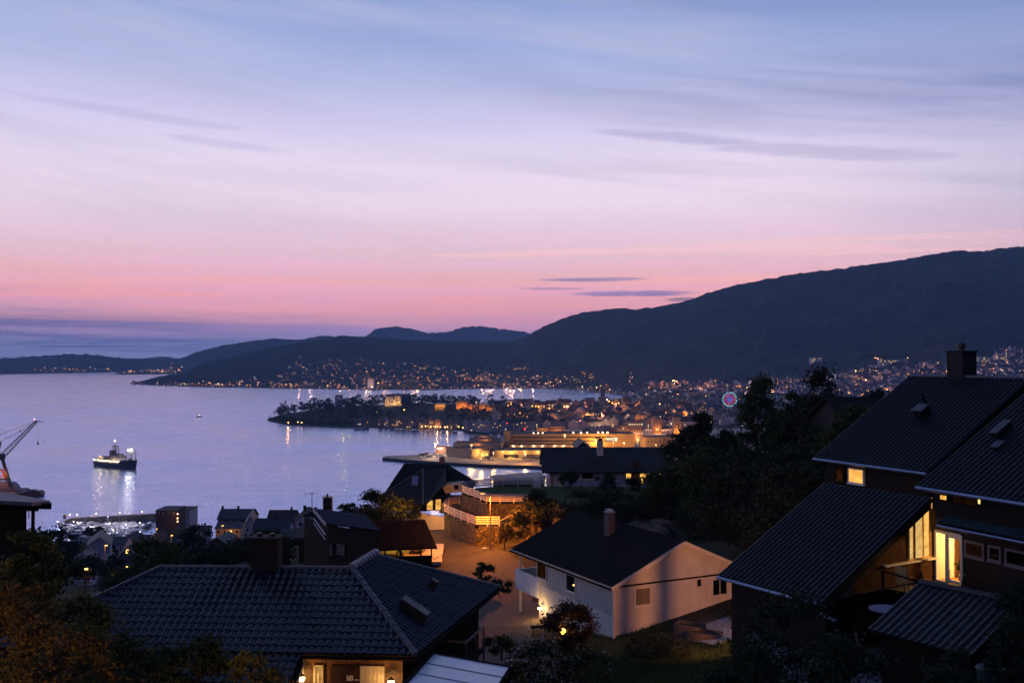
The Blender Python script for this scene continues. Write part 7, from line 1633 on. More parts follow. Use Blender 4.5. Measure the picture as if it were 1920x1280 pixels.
def put_lamp(p, zone, r_=1.0, kind=None):
    r_ *= .7 * math.exp(rng.normal() * .25)
    k = int(rng.choice([0, 0, 0, 1, 1, 2, 3, 5])) if kind is None else kind
    if NL[0] < 295: put(LAMPME[k], 'street_lamp', p.x, p.y, p.z, 0, ['amber', 'warm white', 'pinkish', 'white', 'red', 'yellow'][k] + ' point of street light ' + zone, 'street lamp', ['amber', 'warm white', 'pinkish', 'white', 'red', 'yellow'][k] + ' street lights ' + zone, sc=r_); NL[0] += 1
    else:
        mb = STUFF_L[k]; s = r_; c = (p.x, p.y, p.z + 7 * r_); mb.add([(c[0] + s, c[1], c[2]), (c[0] - s, c[1], c[2]), (c[0], c[1] + s, c[2]), (c[0], c[1] - s, c[2]), (c[0], c[1], c[2] + s), (c[0], c[1], c[2] - s)], [(0, 2, 4), (2, 1, 4), (1, 3, 4), (3, 0, 4), (2, 0, 5), (1, 2, 5), (3, 1, 5), (0, 3, 5)])
# ---- town centre buildings, real streets of houses on the flat
rng = np.random.default_rng(77); NB = [0]; STUFF_B = MB()
def add_building(VAR, x, y, z, rz, sc, label, group, cap=290, cat='house', name='town_house'):
    me = VAR[int(rng.integers(0, len(VAR)))]
    if NB[0] < cap: wd = MEWORD[me.name] + (' small' if sc < .95 else ' large'); put(me, name, x, y, z, rz, wd + ' ' + label, cat, wd + ' ' + group, sc); NB[0] += 1
    else:
        ca, sa = math.cos(rz), math.sin(rz); b = len(STUFF_B.v); STUFF_B.v += [(x + sc * (v.co.x * ca - v.co.y * sa), y + sc * (v.co.x * sa + v.co.y * ca), z + sc * v.co.z) for v in me.vertices]
        for p in me.polygons: STUFF_B.f.append(tuple(b + i for i in p.vertices)); STUFF_B.mi.append(p.material_index)
# wharf row of pointed gables behind the terminal
for px in np.arange(1099, 1160, 7.2): g = gnd(px, 823, 3); put(VAR_ROW[int(rng.integers(0, 6))], 'wharf_house', g.x, 1440, 3, 0, 'narrow gabled house in the tight row behind the terminal', 'house', 'gabled wharf houses behind the terminal', 1.35)
OFF = dict()
for a, b, yt, Y, rows, m_, lab in ((1178, 1206, 789, 1420, 4, G_row, 'office block with two bright rows of white windows'), (1028, 1060, 799, 1450, 4, M_glassdark, 'long office block with a faintly lit facade left of the gables'), (1007, 1028, 802, 1440, 3, M_glassdark, 'low yellowish block beside the long office block'), (1225, 1240, 786, 1560, 6, M_glassdark, 'tall dim block between the office blocks'), (1264, 1276, 783, 1500, 5, M_glassdark, 'orange-lit tower-like block near the big trees'), (1160, 1176, 797, 1430, 3, G_row, 'white-lit low block beside the office block')):
    a_, b_ = at(a, 820, Y), at(b, 820, Y); zt = at(a, yt, Y).z; o, p0, p1, d, n = block('office_block', lab, 'office', a_, b_, 3, zt, 18, wall=M_townw[4] if 'orange' in lab or 'yellow' in lab else M_townw[1]); Ln = (p1 - p0).length
    for r_ in range(rows):
        zz = 5 + (zt - 6) * (r_ + .4) / rows; lit_ = m_ is G_row and r_ in (rows - 1, rows - 3, 0); k = int(Ln / 3.4)
        for i in range(k):
            if lit_ and rng.random() < .15: continue
            mb = MB(); c = p0 + d * ((i + .5) * Ln / k) + n * .08; mb.box((c.x, c.y, zz), (2.1, .14, 1.5), math.atan2(d.y, d.x)); mb.build('window', G_row if lit_ else M_glassdark, o)
    c = (p0 + p1) / 2 + n * 7; lamp('lamp_light', (c.x, c.y, 9), 12000, (255, 160, 70), .5, o)
def area(px0, px1, y0, y1, n, VAR, label, group, scl=(.8, 1.2), avoid=None, name='town_house', hillf=None, cat='house', mind=13):
    P_ = []
    for _ in range(n * 6):
        if len(P_) >= n: break
        px = rng.uniform(px0, px1); py = y0 + (y1 - y0) * rng.random() ** .8
        g = placed(px, py); sd = seg_dist(np.array([[g.x, g.y]]), NP, len(NP))[0]
        if sd < 12 or any((g.x - a) ** 2 + (g.y - b) ** 2 < mind ** 2 for a, b in P_[-120:]): continue
        P_.append((g.x, g.y)); sc = rng.uniform(*scl); zn = ' close to the church' if 1100 < px < 1165 and py < 775 else ' towards the headland' if px < 1030 else ' behind the terminal' if py > 790 else ' right of the church' if px > 1165 else ' in the middle of the quarter'; add_building(VAR, g.x, g.y, g.z - .5, rng.choice([0, .15, -.2, 1.57, .6]) + rng.uniform(-.1, .1), sc, label + zn, group + zn, name=name, cat=cat)
        if rng.random() < .30: put_lamp(Vector((g.x + rng.uniform(-12, 12), g.y - 12, g.z + 1)), 'in the old town beyond the port', rng.uniform(.45, .95))
area(1000, 1300, 779, 804, 130, VAR_TOWN, 'old-town house', 'old town houses beyond the port')
area(930, 1300, 760, 781, 120, VAR_TOWN, 'old-town house', 'old town houses beyond the port')
for px, py in ((1010, 751), (960, 757)): pass
for k, (a, b, yt, yb, wm_, lit) in enumerate(((947, 965, 752, 763, 2, 1), (921, 946, 753, 762, 1, 0), (968, 1000, 750, 760, 3, 0), (1098, 1115, 748, 758, 3, 0))): lmblock(a, b, yt, yb, ['dark block on the skyline of the headland town', 'pale lit block on the skyline of the headland town'][lit] + [' with its end wall lit', ' beside the fortress', ' with a row of chimneys', ' close to the church'][k], 'building', M_townw[wm_], Y=2100 + 20 * k, wins=G_row if lit else M_glassdark, roofh=2.5, light=(1, 6000, 10, 5) if lit else None)
for px, py, r_, k in ((1081, 752, 2.2, 3), (1030, 765, 1.3, 0), (1138, 749, 1.6, 3), (1142, 752, 1.5, 0), (1148, 755, 1.4, 0), (1155, 757, 1.3, 1), (1160, 756, 1.3, 0), (1220, 756, 1.3, 1), (1237, 757, 1.4, 1), (1280, 758, 1.6, 2), (1289, 758, 1.6, 2), (998, 761, 1.1, 5), (1004, 762, 1.1, 5), (1010, 762, 1.1, 5), (1058, 762, 1.3, 5), (1064, 762, 1.4, 5), (958, 757, 1.2, 0), (953, 760, 1.1, 0), (984, 804, 1.3, 4), (951, 793, 1.0, 4), (888, 754, .9, 2), (893, 754, 1.2, 2), (968, 771, 1, 0), (975, 774, 1, 0), (758, 768, 1, 5), (706, 772, .8, 5)):
    g = placed(px, py + 12); q = at(px, py, g.y - 5); o = put(LAMPME[k], 'street_lamp', q.x, q.y, q.z - 7 * r_, 0, ['amber', 'warm white', 'pinkish', 'white', 'red', 'yellow'][k] + ' lamp shining among the headland roofs', 'street lamp', ['amber', 'warm white', 'pinkish', 'white', 'red', 'yellow'][k] + ' lamps among the headland roofs', sc=r_)
for px, py, pw_ in ((1145, 762, 60000), (1155, 764, 40000), (1060, 770, 22000), (1003, 770, 20000), (1090, 785, 26000), (1200, 775, 26000), (1250, 782, 30000), (1130, 792, 30000), (1175, 770, 24000), (1215, 800, 30000), (1240, 806, 40000), (1050, 795, 22000), (1285, 765, 40000), (1290, 790, 40000), (1180, 812, 40000)):
    g = placed(px, py); lamp('town_light', (g.x, g.y - 6, g.z + 13), pw_ * .9, (255, 160, 74), .6)
for _ in range(46):  # bodiless fill lights, scattered at random to brighten the dark facades
    px = rng.uniform(960, 1320); g = placed(px, rng.uniform(764, 806)); lamp('town_light', (g.x, g.y - 10, g.z + 12), rng.uniform(5000, 15000), [(255, 160, 84), (255, 190, 130), (255, 150, 120)][int(rng.integers(0, 3))], .6)
for _ in range(60):  # more fill lights without lamps, added to lift the houses below the mountain
    px = rng.uniform(1180, 1925); p = hill_near(px, rng.uniform(.02, interp([1180, 1400, 1925], [.08, .18, .24], px))); lamp('town_light', (p.x, p.y - 12, max(3, p.z) + 16), rng.uniform(9000, 30000), [(255, 170, 100), (230, 200, 220), (255, 150, 80)][int(rng.integers(0, 3))], .8)
for _ in range(26):
    px = rng.uniform(560, 1120); p = hill_near(px, rng.uniform(.07, .28)); lamp('town_light', (p.x, p.y - 12, max(3, p.z) + 14), rng.uniform(15000, 40000), [(255, 170, 100), (255, 190, 170)][int(rng.integers(0, 2))], .8)
# ---- the far side of the bay and the slopes, houses standing on the hill surface
rng = np.random.default_rng(99); NB[0] = 0
def slope_houses(n, pxs, tmax, label, group, VAR, cap, zone, dens=.45, sc=(.8, 1.35)):
    NB[0] = 0; c = 0
    while c < n:
        px = rng.uniform(*pxs); tm = interp(*zip(*tmax), px); t = .012 + tm * rng.random() ** 1.2; p = hill_near(px, t)
        if p.z < 2: p.z = 2.0
        add_building(VAR, p.x, p.y, p.z - 1, rng.uniform(-.6, .6), rng.uniform(*sc), label, group, cap=cap, name='hillside_house')
        if rng.random() < dens: q = hill_near(px + rng.uniform(-3, 3), t); put_lamp(Vector((q.x, q.y - 14, max(2, q.z) + 1)), zone, min(1.7, rng.lognormal(-.05 if px < 1180 else -.2, .4)))
        c += 1
slope_houses(420, (330, 1180), [(330, .10), (420, .14), (520, .3), (560, .64), (700, .62), (820, .5), (900, .36), (1000, .22), (1100, .14), (1180, .10)], 'house among lights on the slope across the bay', 'houses on the slope across the bay', VAR_SMALL, 140, 'across the bay', .75)
slope_houses(2400, (1150, 1930), [(1150, .07), (1250, .10), (1330, .16), (1450, .20), (1550, .23), (1700, .26), (1800, .22), (1930, .27)], 'house at the lit foot of the mountain', 'houses at the foot of the mountain', VAR_SMALL + VAR_TOWN[:6], 140, 'at the foot of the mountain', .38)
slope_houses(60, (246, 560), [(246, .5), (300, .3), (420, .2), (560, .12)], 'house among lights on the slope across the bay', 'houses on the slope across the bay', VAR_SMALL, 0, 'across the bay', 1.0)
area(1190, 1930, 741, 800, 520, VAR_TOWN + VAR_BLOCK[:2], 'town building in the dense quarter left of the timber house roof', 'town buildings in the dense quarter', cat='building', name='town_building', mind=15) if False else None
NB[0] = 300
area(1190, 1930, 735, 800, 620, VAR_TOWN + VAR_BLOCK[:2], 'x', 'x', mind=15)
# far lights on the islands and headlands
for n_, f_, rg, tmx, r0 in ((30, hill_isl, (60, 210), .2, 3.0), (40, hill_mid, (212, 345), .35, 2.8), (20, hill_mid, (280, 345), .55, 2.6)):
    for _ in range(n_): px = rng.uniform(*rg); p = f_(px, .02 + tmx * rng.random() ** 1.6); put_lamp(Vector((p.x, p.y - 10, max(2, p.z) + 4)), 'on the distant shore', r0 * rng.uniform(.6, 1.2))
# bright clusters that stand out in the town
for px, py, sx, sy, n_, k, r0 in ((1275, 719, 14, 3, 16, 0, 2.2), (1240, 728, 18, 1.5, 16, 1, 1.6), (1262, 716, 3, 4, 6, 1, 2.0), (968, 690, 22, 2, 14, 1, 1.5), (1182, 708, 3, 9, 8, 2, 1.5), (1200, 733, 10, 1, 6, 0, 1.8), (1150, 733, 10, 1.2, 8, 3, 1.4), (790, 690, 14, 3, 10, 5, 1.4), (1100, 703, 8, 5, 8, 0, 1.6), (1590, 738, 5, 3, 8, 0, 2.4), (1612, 744, 5, 2, 6, 0, 2.0), (1530, 715, 20, 4, 10, 0, 1.6), (1640, 672, 6, 3, 6, 2, 1.8), (1480, 731, 14, 4, 12, 0, 2.0), (1440, 706, 16, 4, 8, 0, 1.6), (1620, 732, 12, 3, 7, 5, 1.6), (1850, 690, 60, 6, 24, 1, 1.4), (1760, 694, 40, 6, 20, 0, 1.5), (1395, 726, 12, 3, 8, 0, 2.2), (700, 712, 60, 9, 40, 2, 1.1), (840, 706, 60, 12, 40, 1, 1.2), (620, 690, 60, 14, 40, 1, 1.2), (1060, 712, 60, 8, 40, 1, 1.2), (640, 727, 90, 1.5, 18, 1, 1.3), (940, 727, 110, 1.5, 26, 2, 1.2)):
    for _ in range(n_):
        x_ = px + rng.normal() * sx * .6; y_ = py + rng.normal() * sy * .6; lo, hi = .005, .9
        for _i in range(22):
            md = (lo + hi) / 2; p = hill_near(x_, md); yy = 672 - (p.z + 7 - CAMZ) / p.y * FPX
            if yy > y_: lo = md
            else: hi = md
        p = hill_near(x_, lo); put_lamp(Vector((p.x, p.y - 12, max(1.5, p.z))), 'in the bright cluster', r0 * rng.uniform(.5, 1.0), k if rng.random() < .7 else None)
for i, mb in enumerate(STUFF_L):
    if mb.v: tag(mb.build('town_lights', LAMP_M[i]), kind='stuff')
me = bakemesh(STUFF_B, 'town_buildings'); o = bpy.data.objects.new('town_buildings', me); COL.objects.link(o); tag(o, kind='stuff')
# tower block across the bay, lit stadium-like hall, flats on the right slope
g = gnd(694, 731, 0); o, p0, p1, d, n = block('tower_block', 'grey tower block standing at the water across the bay', 'tower block', at(689, 728, g.y + 25), at(701, 728, g.y + 25), 0, at(695, 709, g.y + 25).z, 24, wall=M_townw[0]); lamp('lamp_light', ((p0 + p1) / 2 + n * 25).to_tuple()[:2] + (20,), 26000, (255, 200, 170), 1, o); 
for u in (4, 10, 18):
    for z_ in (38, 34, 22): mb = MB(); mb.box((p0 + d * u + n * .1).to_tuple()[:2] + (z_,), (1.6, .2, 1.4)); mb.build('window', G_tw[0], o)
for px0, px1, py, lab in ((1836, 1862, 676, 'pale terrace of flats on the mountain slope right of the chimney'), (1742, 1768, 684, 'pale terrace of flats left of the dark chimney'), (1650, 1690, 681, 'long pale block of flats above the town lights'), (1522, 1542, 676, 'stack of pale terraced flats high on the slope'), (1868, 1912, 673, 'long lit terrace of flats at the right edge')):
    lo, hi = .01, .6
    for _i in range(22):
        md = (lo + hi) / 2; p = hill_near((px0 + px1) / 2, md); yy = 672 - (p.z - CAMZ) / p.y * FPX
        if yy > py + 3: lo = md
        else: hi = md
    p = hill_near((px0 + px1) / 2, lo); a_, b_ = at(px0, py, p.y), at(px1, py, p.y + 10); o, p0, p1, d, n = block('block_of_flats', lab, 'flats', a_, b_, p.z - 8, p.z + 16, 16, wall=M_townw[2]); Ln = (p1 - p0).length
    for r_ in range(3):
        for i in range(int(Ln / 7)):
            if rng.random() < .4: mb = MB(); c = p0 + d * (i * 7 + 3) + n * .1; mb.box((c.x, c.y, p.z + 2 + r_ * 5), (2.6, .2, 2.2), math.atan2(d.y, d.x)); mb.build('window', G_tw[2], o)
# ---- Ferris wheel with coloured lights
wc = at(1368, 748.5, 1900); Rw = 13.2; o = root('ferris_wheel', (wc.x, wc.y, 3), 'Ferris wheel glittering with blue, magenta and orange lights behind the trees', 'Ferris wheel')
mb = MB(); N_ = 20
for i in range(N_):
    a = 2 * math.pi * i / N_; b = 2 * math.pi * (i + 1) / N_; p = wc + Vector((math.cos(a), 0, math.sin(a))) * Rw; q = wc + Vector((math.cos(b), 0, math.sin(b))) * Rw; mb.beam(p, q, .25); mb.beam(wc, p, .14)
mb.build('wheel_frame', M_shipw, o); mb = MB(); [mb.beam(wc + Vector((0, s * 2, 0)), (wc.x + e * 9, wc.y + s * 5, 3), .6) for s in (-1, 1) for e in (-1, 1)]; mb.build('support', M_shipw, o)
rgw = np.random.default_rng(4)
for nm, rr_, n_, col, st, sz in (('cyan_lights', 1.0, 34, (120, 220, 255), 4.6, .46), ('orange_lights', .78, 22, (255, 120, 50), 4, .42), ('magenta_lights', .52, 20, (240, 60, 240), 4, .42), ('blue_lights', .24, 10, (80, 140, 255), 4, .5)):
    mb = MB()
    for i in range(n_):
        if rgw.random() < .1: continue
        a = 2 * math.pi * (i + .3 * rgw.random()) / n_; mb.ball(wc + Vector((math.cos(a) * Rw * rr_, -1, math.sin(a) * Rw * rr_)), sz, 6, 4)
    mb.build(nm, glow('wheel_' + nm, col, st), o)
for i in range(N_ // 2): a = 2 * math.pi * i / (N_ // 2); mb = MB(); mb.ball(wc + Vector((math.cos(a) * Rw, 0, math.sin(a) * Rw - 1.2)), .9, 8, 5); mb.build('gondola', M_shipw, o)
GABLE_W = 3600
# ================================================================ houses on the slope between us and the water
def midhouse(x0, x1, yr, ye, yb, Y, label, wall=M_townw[1], roof=M_townr[0], kind='side', depth=9, lit=(), chim=None, rot=0.0, wins=3):
    a, b = at(x0, ye, Y), at(x1, ye, Y); ze = a.z; zr = at(x0, yr, Y + (depth / 2 if kind == 'side' else 0)).z; zb = at(x0, yb, Y).z; w = b.x - a.x; c = Vector(((a.x + b.x) / 2, Y, zb)); M = Matrix.Rotation(rot, 3, 'Z')
    P = lambda x, y, z: Vector((c.x, c.y, 0)) + M @ Vector((x, y, z)); o = root('hillside_house', (c.x, c.y, zb), label, 'house'); mb = MB(); h = w / 2; F = [(-h, 0), (h, 0), (h, depth), (-h, depth)]
    for i in range(4): p, q = F[i], F[(i + 1) % 4]; mb.quad(P(*p, zb - 8), P(*q, zb - 8), P(*q, ze), P(*p, ze))
    if kind == 'side': mb.poly([P(-h, 0, ze), P(-h, depth, ze), P(-h, depth / 2, zr)]); mb.poly([P(h, 0, ze), P(h, depth, ze), P(h, depth / 2, zr)])
    elif kind == 'gable': mb.poly([P(-h, 0, ze), P(h, 0, ze), P(0, 0, zr)]); mb.poly([P(-h, depth, ze), P(h, depth, ze), P(0, depth, zr)])
    mb.build('wall', wall, o); mb = MB(); e = .35
    if kind == 'side': mb.slab([P(-h - e, -e, ze - .2), P(h + e, -e, ze - .2), P(h + e, depth / 2, zr), P(-h - e, depth / 2, zr)], (0, 0, .18)); mb.slab([P(-h - e, depth + e, ze - .2), P(h + e, depth + e, ze - .2), P(h + e, depth / 2, zr), P(-h - e, depth / 2, zr)], (0, 0, .18))
    elif kind == 'gable': mb.slab([P(-h - e, -e, ze - .2), P(0, -e, zr), P(0, depth + e, zr), P(-h - e, depth + e, ze - .2)], (0, 0, .18)); mb.slab([P(h + e, -e, ze - .2), P(0, -e, zr), P(0, depth + e, zr), P(h + e, depth + e, ze - .2)], (0, 0, .18))
    else: mb.slab([P(-h - e, -e, ze), P(h + e, -e, ze), P(h + e, depth + e, ze), P(-h - e, depth + e, ze)], (0, 0, .25))
    rr = mb.build('roof', roof, o); mb = MB()
    if kind == 'gable': mb.beam(P(-h - e, -e - .05, ze - .25), P(0, -e - .05, zr + .05), .12, .22); mb.beam(P(h + e, -e - .05, ze - .25), P(0, -e - .05, zr + .05), .12, .22); mb.build('bargeboard', M_townw[2], rr)
    for i in range(wins):
        u = -h + w * (i + .5) / wins; mb = MB(); mb.slab([P(u - .5, -.06, ze - 1.9), P(u + .5, -.06, ze - 1.9), P(u + .5, -.06, ze - .7), P(u - .5, -.06, ze - .7)], (0, .04, 0)); fr = mb.build('window', M_townw[2], o); mb = MB(); mb.slab([P(u - .4, -.09, ze - 1.8), P(u + .4, -.09, ze - 1.8), P(u + .4, -.09, ze - .8), P(u - .4, -.09, ze - .8)], (0, .02, 0)); mb.build('pane', (G_win2 if i in lit else M_glassdark), fr)
    for cu in (chim or ()): mb = MB(); mb.box(P(cu * h, depth / 2, zr + .4), (.8, .8, 2.0), rot); mb.build('chimney', M_brick, rr)
    return o
dkr = M_townr[0]; slate = mat('slate_blue_roof', (46, 54, 66), .6, .25, .6); dkb = mat('brown_house_wall', (60, 48, 50), .85, .2, .4); lil = mat('lilac_white_wall', (170, 166, 184), .8, .1, .5)
midhouse(292, 330, 952, 957, 1000, 540, 'tall dark apartment block beside the marina with lamps down its edge', dkb, dkr, 'flat', 16, (), wins=4)
midhouse(330, 356, 953, 956, 990, 565, 'pale-sided apartment wing right of the dark apartment block', lil, dkr, 'flat', 14, (), wins=3)
q = at(334, 962, 536); lamp('lamp_light', q + Vector((0, -3, 0)), 900, (255, 190, 110), .2)
for k, yy in enumerate((963, 971, 977)): q = at(333, yy, 538.4); mb = MB(); mb.ball(q, .35, 6, 4); tag(mb.build('wall_light', LAMP_M[1]), 'small %s light on the edge of the dark apartment block' % ('top', 'middle', 'bottom')[k], 'lamp')
midhouse(408, 471, 954, 972, 985, 420, 'large dark-roofed house against the water, chimney at its left end', dkb, slate, 'side', 12, (), (-.95, 0), wins=4)
midhouse(404, 450, 978, 990, 1004, 385, 'house with a cream wall lit by a lamp under a blue-grey roof', mat('lit_cream_wall', (170, 150, 120), .8, .1, .5), slate, 'side', 9, (2,), wins=4); lamp('lamp_light', at(430, 996, 381), 260, (255, 170, 80), .15)
midhouse(459, 480, 966, 985, 1004, 335, 'narrow lilac-white gable end left of a sloping slate roof', lil, slate, 'gable', 14, (), wins=2, rot=.2)
midhouse(474, 540, 972, 996, 1006, 318, 'wide slate roof in front of the skyline houses', lil, slate, 'side', 9, (), (.1,), wins=4)
midhouse(501, 552, 956, 974, 986, 430, 'reddish hipped-looking roof on the skyline with yellow-lit windows', dkb, mat('reddish_dark_roof', (58, 44, 48), .8, .25, .4), 'side', 10, (3,), (.6,), wins=4); lamp('lamp_light', at(544, 983, 424), 200, (255, 180, 70), .15)
midhouse(554, 572, 962, 974, 996, 300, 'pale gable end just left of the tall aerial', lil, dkr, 'gable', 13, (), (.0,), wins=1)
midhouse(566, 600, 959, 978, 996, 310, 'dark roof with three little chimneys left of the aerial', dkb, dkr, 'side', 9, (), (-.7, -.3, .2), wins=2)
midhouse(166, 206, 1006, 1021, 1048, 350, 'pale house with its gable towards us among dark trees', lil, slate, 'gable', 14, (), wins=2, rot=.35)
midhouse(196, 232, 1006, 1021, 1040, 368, 'pale house wall with a dark pitched roof beside the gabled one', lil, slate, 'side', 9, (), wins=3)
midhouse(221, 252, 1004, 1013, 1024, 430, 'small house with a lamplit cream gable near the marina', mat('lit_cream_wall', (170, 150, 120)), dkr, 'gable', 12, (), wins=1); lamp('lamp_light', at(238, 1016, 424), 120, (255, 190, 90), .15)
midhouse(219, 262, 1023, 1046, 1070, 300, 'dark lilac house front with one lit attic window', mat('dark_lilac_wall', (74, 72, 92), .85, .15, .5), dkr, 'gable', 12, (), wins=2)
q = at(238.5, 1033, 299.7); mb = MB(); mb.box(q, (.8, .1, 1.2)); tag(mb.build('lit_window', G_win2), 'single lit attic window on the dark lilac house front', 'window')
midhouse(279, 296, 1001, 1018, 1030, 400, 'steep dark gable with white bargeboards above a lamplit wall', dkb, dkr, 'gable', 12, (), wins=1); 
midhouse(284, 312, 1019, 1023, 1032, 380, 'low lamplit wall with small windows below the steep gable', mat('lit_cream_wall', (170, 150, 120)), dkr, 'flat', 6, (), wins=3); lamp('lamp_light', at(296, 1026, 375), 200, (255, 160, 80), .15)
midhouse(252, 285, 1002, 1014, 1025, 440, 'slate-roofed house behind the marina trees', lil, slate, 'side', 10, (), wins=3)
midhouse(135, 178, 1008, 1018, 1030, 430, 'low grey house below the moored boats at the left', dkb, slate, 'side', 10, (), wins=3)
midhouse(456, 482, 1006, 1018, 1032, 240, 'dim reddish house with a small white-trimmed gable', mat('dim_red_wall', (70, 44, 46), .85, .2, .5), dkr, 'gable', 10, (), wins=2)
midhouse(430, 462, 1012, 1026, 1044, 236, 'dim house with an orange window low behind the front roof', mat('dim_red_wall', (70, 44, 46)), dkr, 'side', 8, (0,), wins=3)
midhouse(560, 604, 985, 1006, 1075, 105, 'black gable wall between the skyline houses and the tiled ridge', M_darkwood, dkr, 'side', 7, (), wins=1)
midhouse(1590, 1760, 748, 792, 860, 74, 'black-roofed neighbouring house half hidden behind the highest timber roof', mat('near_black_wall', (16, 13, 12), .9), mat('black_brown_roof', (20, 17, 17), .9, .3, 1, spec=.1), 'side', 9, (), wins=0)
for k, (x0, x1, yr, Y, kd, wm_, lab) in enumerate(((112, 140, 1018, 470, 'side', lil, 'grey house at the left end of the marina row'), (146, 170, 1015, 450, 'gable', lil, 'pale gable second in the row below the boats'), (178, 206, 1012, 470, 'side', dkb, 'brownish house behind the pale gabled houses'),
        (262, 282, 1016, 410, 'gable', lil, 'small pale gable left of the steep dark one'), (300, 330, 1004, 470, 'side', lil, 'pale-walled house at the foot of the apartment block'), (330, 352, 998, 500, 'gable', dkb, 'brown gable right of the apartment block'), (356, 392, 985, 480, 'side', lil, 'long pale house between the apartments and the big skyline roof'),
        (186, 214, 1040, 300, 'side', dkb, 'dark house under the pale gabled one'), (262, 292, 1036, 290, 'side', lil, 'pale house right of the dark lilac front'), (140, 168, 1036, 330, 'gable', lil, 'pale gable low among the trees at the left'), (482, 520, 1004, 250, 'side', lil, 'pale house below the wide slate roof'), (392, 424, 1006, 300, 'gable', dkb, 'dark gable below the lit cream house'))):
    midhouse(x0, x1, yr, yr + 9, yr + 24, Y, lab, wm_, slate if k % 2 else dkr, kd, 9, (1,) if k in (4, 8, 10) else (), (.4,) if kd == 'side' else None, wins=3 if kd == 'side' else 1, rot=.15 if k % 3 == 0 else -.1)
# poles and small lamps among them
def pole(px, yb, yt, Y, label, light=None, arms=0, col=(255, 150, 50)):
    b, t = at(px, yb, Y), at(px, yt, Y); o = root('utility_pole' if arms else 'street_lamp', b, label, 'utility pole' if arms else 'street lamp'); mb = MB(); mb.tube(b - Vector((0, 0, 2)), t, .12, .09, 6); mb.build('pole', M_bark if arms else M_pole, o)
    for k in range(arms): z = t.z - .25 - .7 * k; mb = MB(); mb.beam((t.x - .9, t.y, z), (t.x + .9, t.y, z), .09); mb.build('crossarm', M_bark, o)
    if light: mb = MB(); mb.box(t + Vector((.3, 0, 0)), (.7, .25, .14)); mb.build('lamp_head', glow('small_head', (255, 190, 100), 5), o); lamp('lamp_light', t + Vector((.3, -1.2, -.4)), light, col, .12, o)
    return o
pole(160, 1092, 1066, 120, 'orange-lit utility pole with crossarms among the dark trees at the left', 60, 3); pole(437, 1066, 1040, 130, 'orange-lit utility pole with crossarms above the tiled ridge', 70, 3)
pole(197, 1056, 1022, 270, 'tall thin street lamp in front of the pale gabled house', 500); pole(128, 1026, 1015, 420, 'greenish street lamp left of the pale houses', 500, col=(220, 230, 90)); pole(293, 998, 991, 480, 'greenish street lamp below the apartment block', 300, col=(200, 230, 90)); pole(321, 1010, 1003, 400, 'street lamp on the dark slope below the apartment block', 900, col=(255, 190, 110))
pole(237, 1073, 1062, 180, 'short pale street lamp by the lit garden corner', 160, col=(255, 220, 170)); pole(416, 1000, 985, 380, 'amber lamp post beside the lit cream wall', 200)
lamp('garden_light', at(310, 1057, 104), 55, (230, 240, 70), .1); lamp('garden_light', at(212, 1073, 150), 60, (255, 190, 70), .1); lamp('garden_light', at(272, 1066, 120), 30, (220, 230, 60), .1)

# ================================================================ trees and shrubs around us
def P_(name, label, cat, px, py, Y, h, r, n, size, lm, kind='round', **kw):
    q = at(px, py, Y); z = min(q.z, ground_z(q.x, q.y)) if kw.pop('snap', False) else q.z; return plant(name, label, cat, (q.x, q.y, z), h, r, n, size, lm, kind, **kw)
# left foreground, lit by a sodium lamp below the frame
P_('shrub', 'tall olive-leaved shrub glowing faintly at the left, in front of the dark trees', 'shrub', 62, 1215, 25, 3.0, .85, 5200, .13, L_olive, 'loose', seed=1, nb=30)
P_('shrub', 'rust-brown hedge bush filling the bottom left corner', 'shrub', 5, 1370, 17, 2.6, 1.5, 11000, .07, L_rust, 'loose', seed=2, nb=60, h0=.2)
P_('shrub', 'broad brown-green bush in the bottom left, right of the corner hedge', 'shrub', 140, 1380, 19, 1.9, 1.3, 9000, .075, L_rust, 'loose', seed=3, nb=50, h0=.2)
P_('shrub', 'dark bush against the left end of the tiled roof', 'shrub', 140, 1240, 31, 2.0, 1.1, 6500, .12, L_olive, seed=4, nb=34, h0=.3)
P_('shrub', 'leafy shrub hiding the lower left corner of the tiled roof', 'shrub', 95, 1300, 24, 1.9, 1.3, 8000, .09, L_olive, 'loose', seed=5, nb=36, h0=.2)
P_('shrub', 'low green shrub before the dark wall under the tiled eave', 'shrub', 230, 1340, 24, 1.9, 1.2, 5000, .10, L_green, seed=6, nb=26, h0=.2)
P_('shrub', 'green shrub below the middle of the tiled roof', 'shrub', 365, 1345, 26, 2.1, 1.3, 5500, .12, L_green, 'loose', seed=7, nb=28, h0=.2)
P_('shrub', 'dim green shrub left of the lit porch', 'shrub', 480, 1370, 25, 2.2, 1.1, 5000, .11, L_olive, 'loose', seed=8, nb=26, h0=.2)
P_('tree', 'dark tree behind the black eaves corner', 'tree', 14, 1120, 52, 3.7, 2.4, 7000, .26, L_dark, seed=9, nb=34)
P_('tree', 'dark tree between the eaves corner and the crossarm pole', 'tree', 78, 1132, 62, 3.4, 2.2, 6500, .24, L_dark, seed=10, nb=34)
P_('tree', 'round dark tree in front of the moored boats', 'tree', 104, 1075, 210, 9.2, 4.2, 6000, .6, L_dark, seed=11, nb=30)
P_('tree', 'dark tree right of the orange crossarm pole', 'tree', 225, 1150, 95, 3.4, 2.6, 5500, .26, L_dark, seed=12, nb=30)
P_('conifer', 'pointed conifer standing before the pale hillside houses', 'tree', 214, 1085, 190, 7.0, 2.2, 3500, .45, L_dark, 'cone', seed=13, nb=34, h0=.6)
P_('tree', 'dark tree left of the pointed conifer', 'tree', 165, 1090, 200, 4.6, 3.6, 4500, .5, L_dark, seed=14, nb=26)
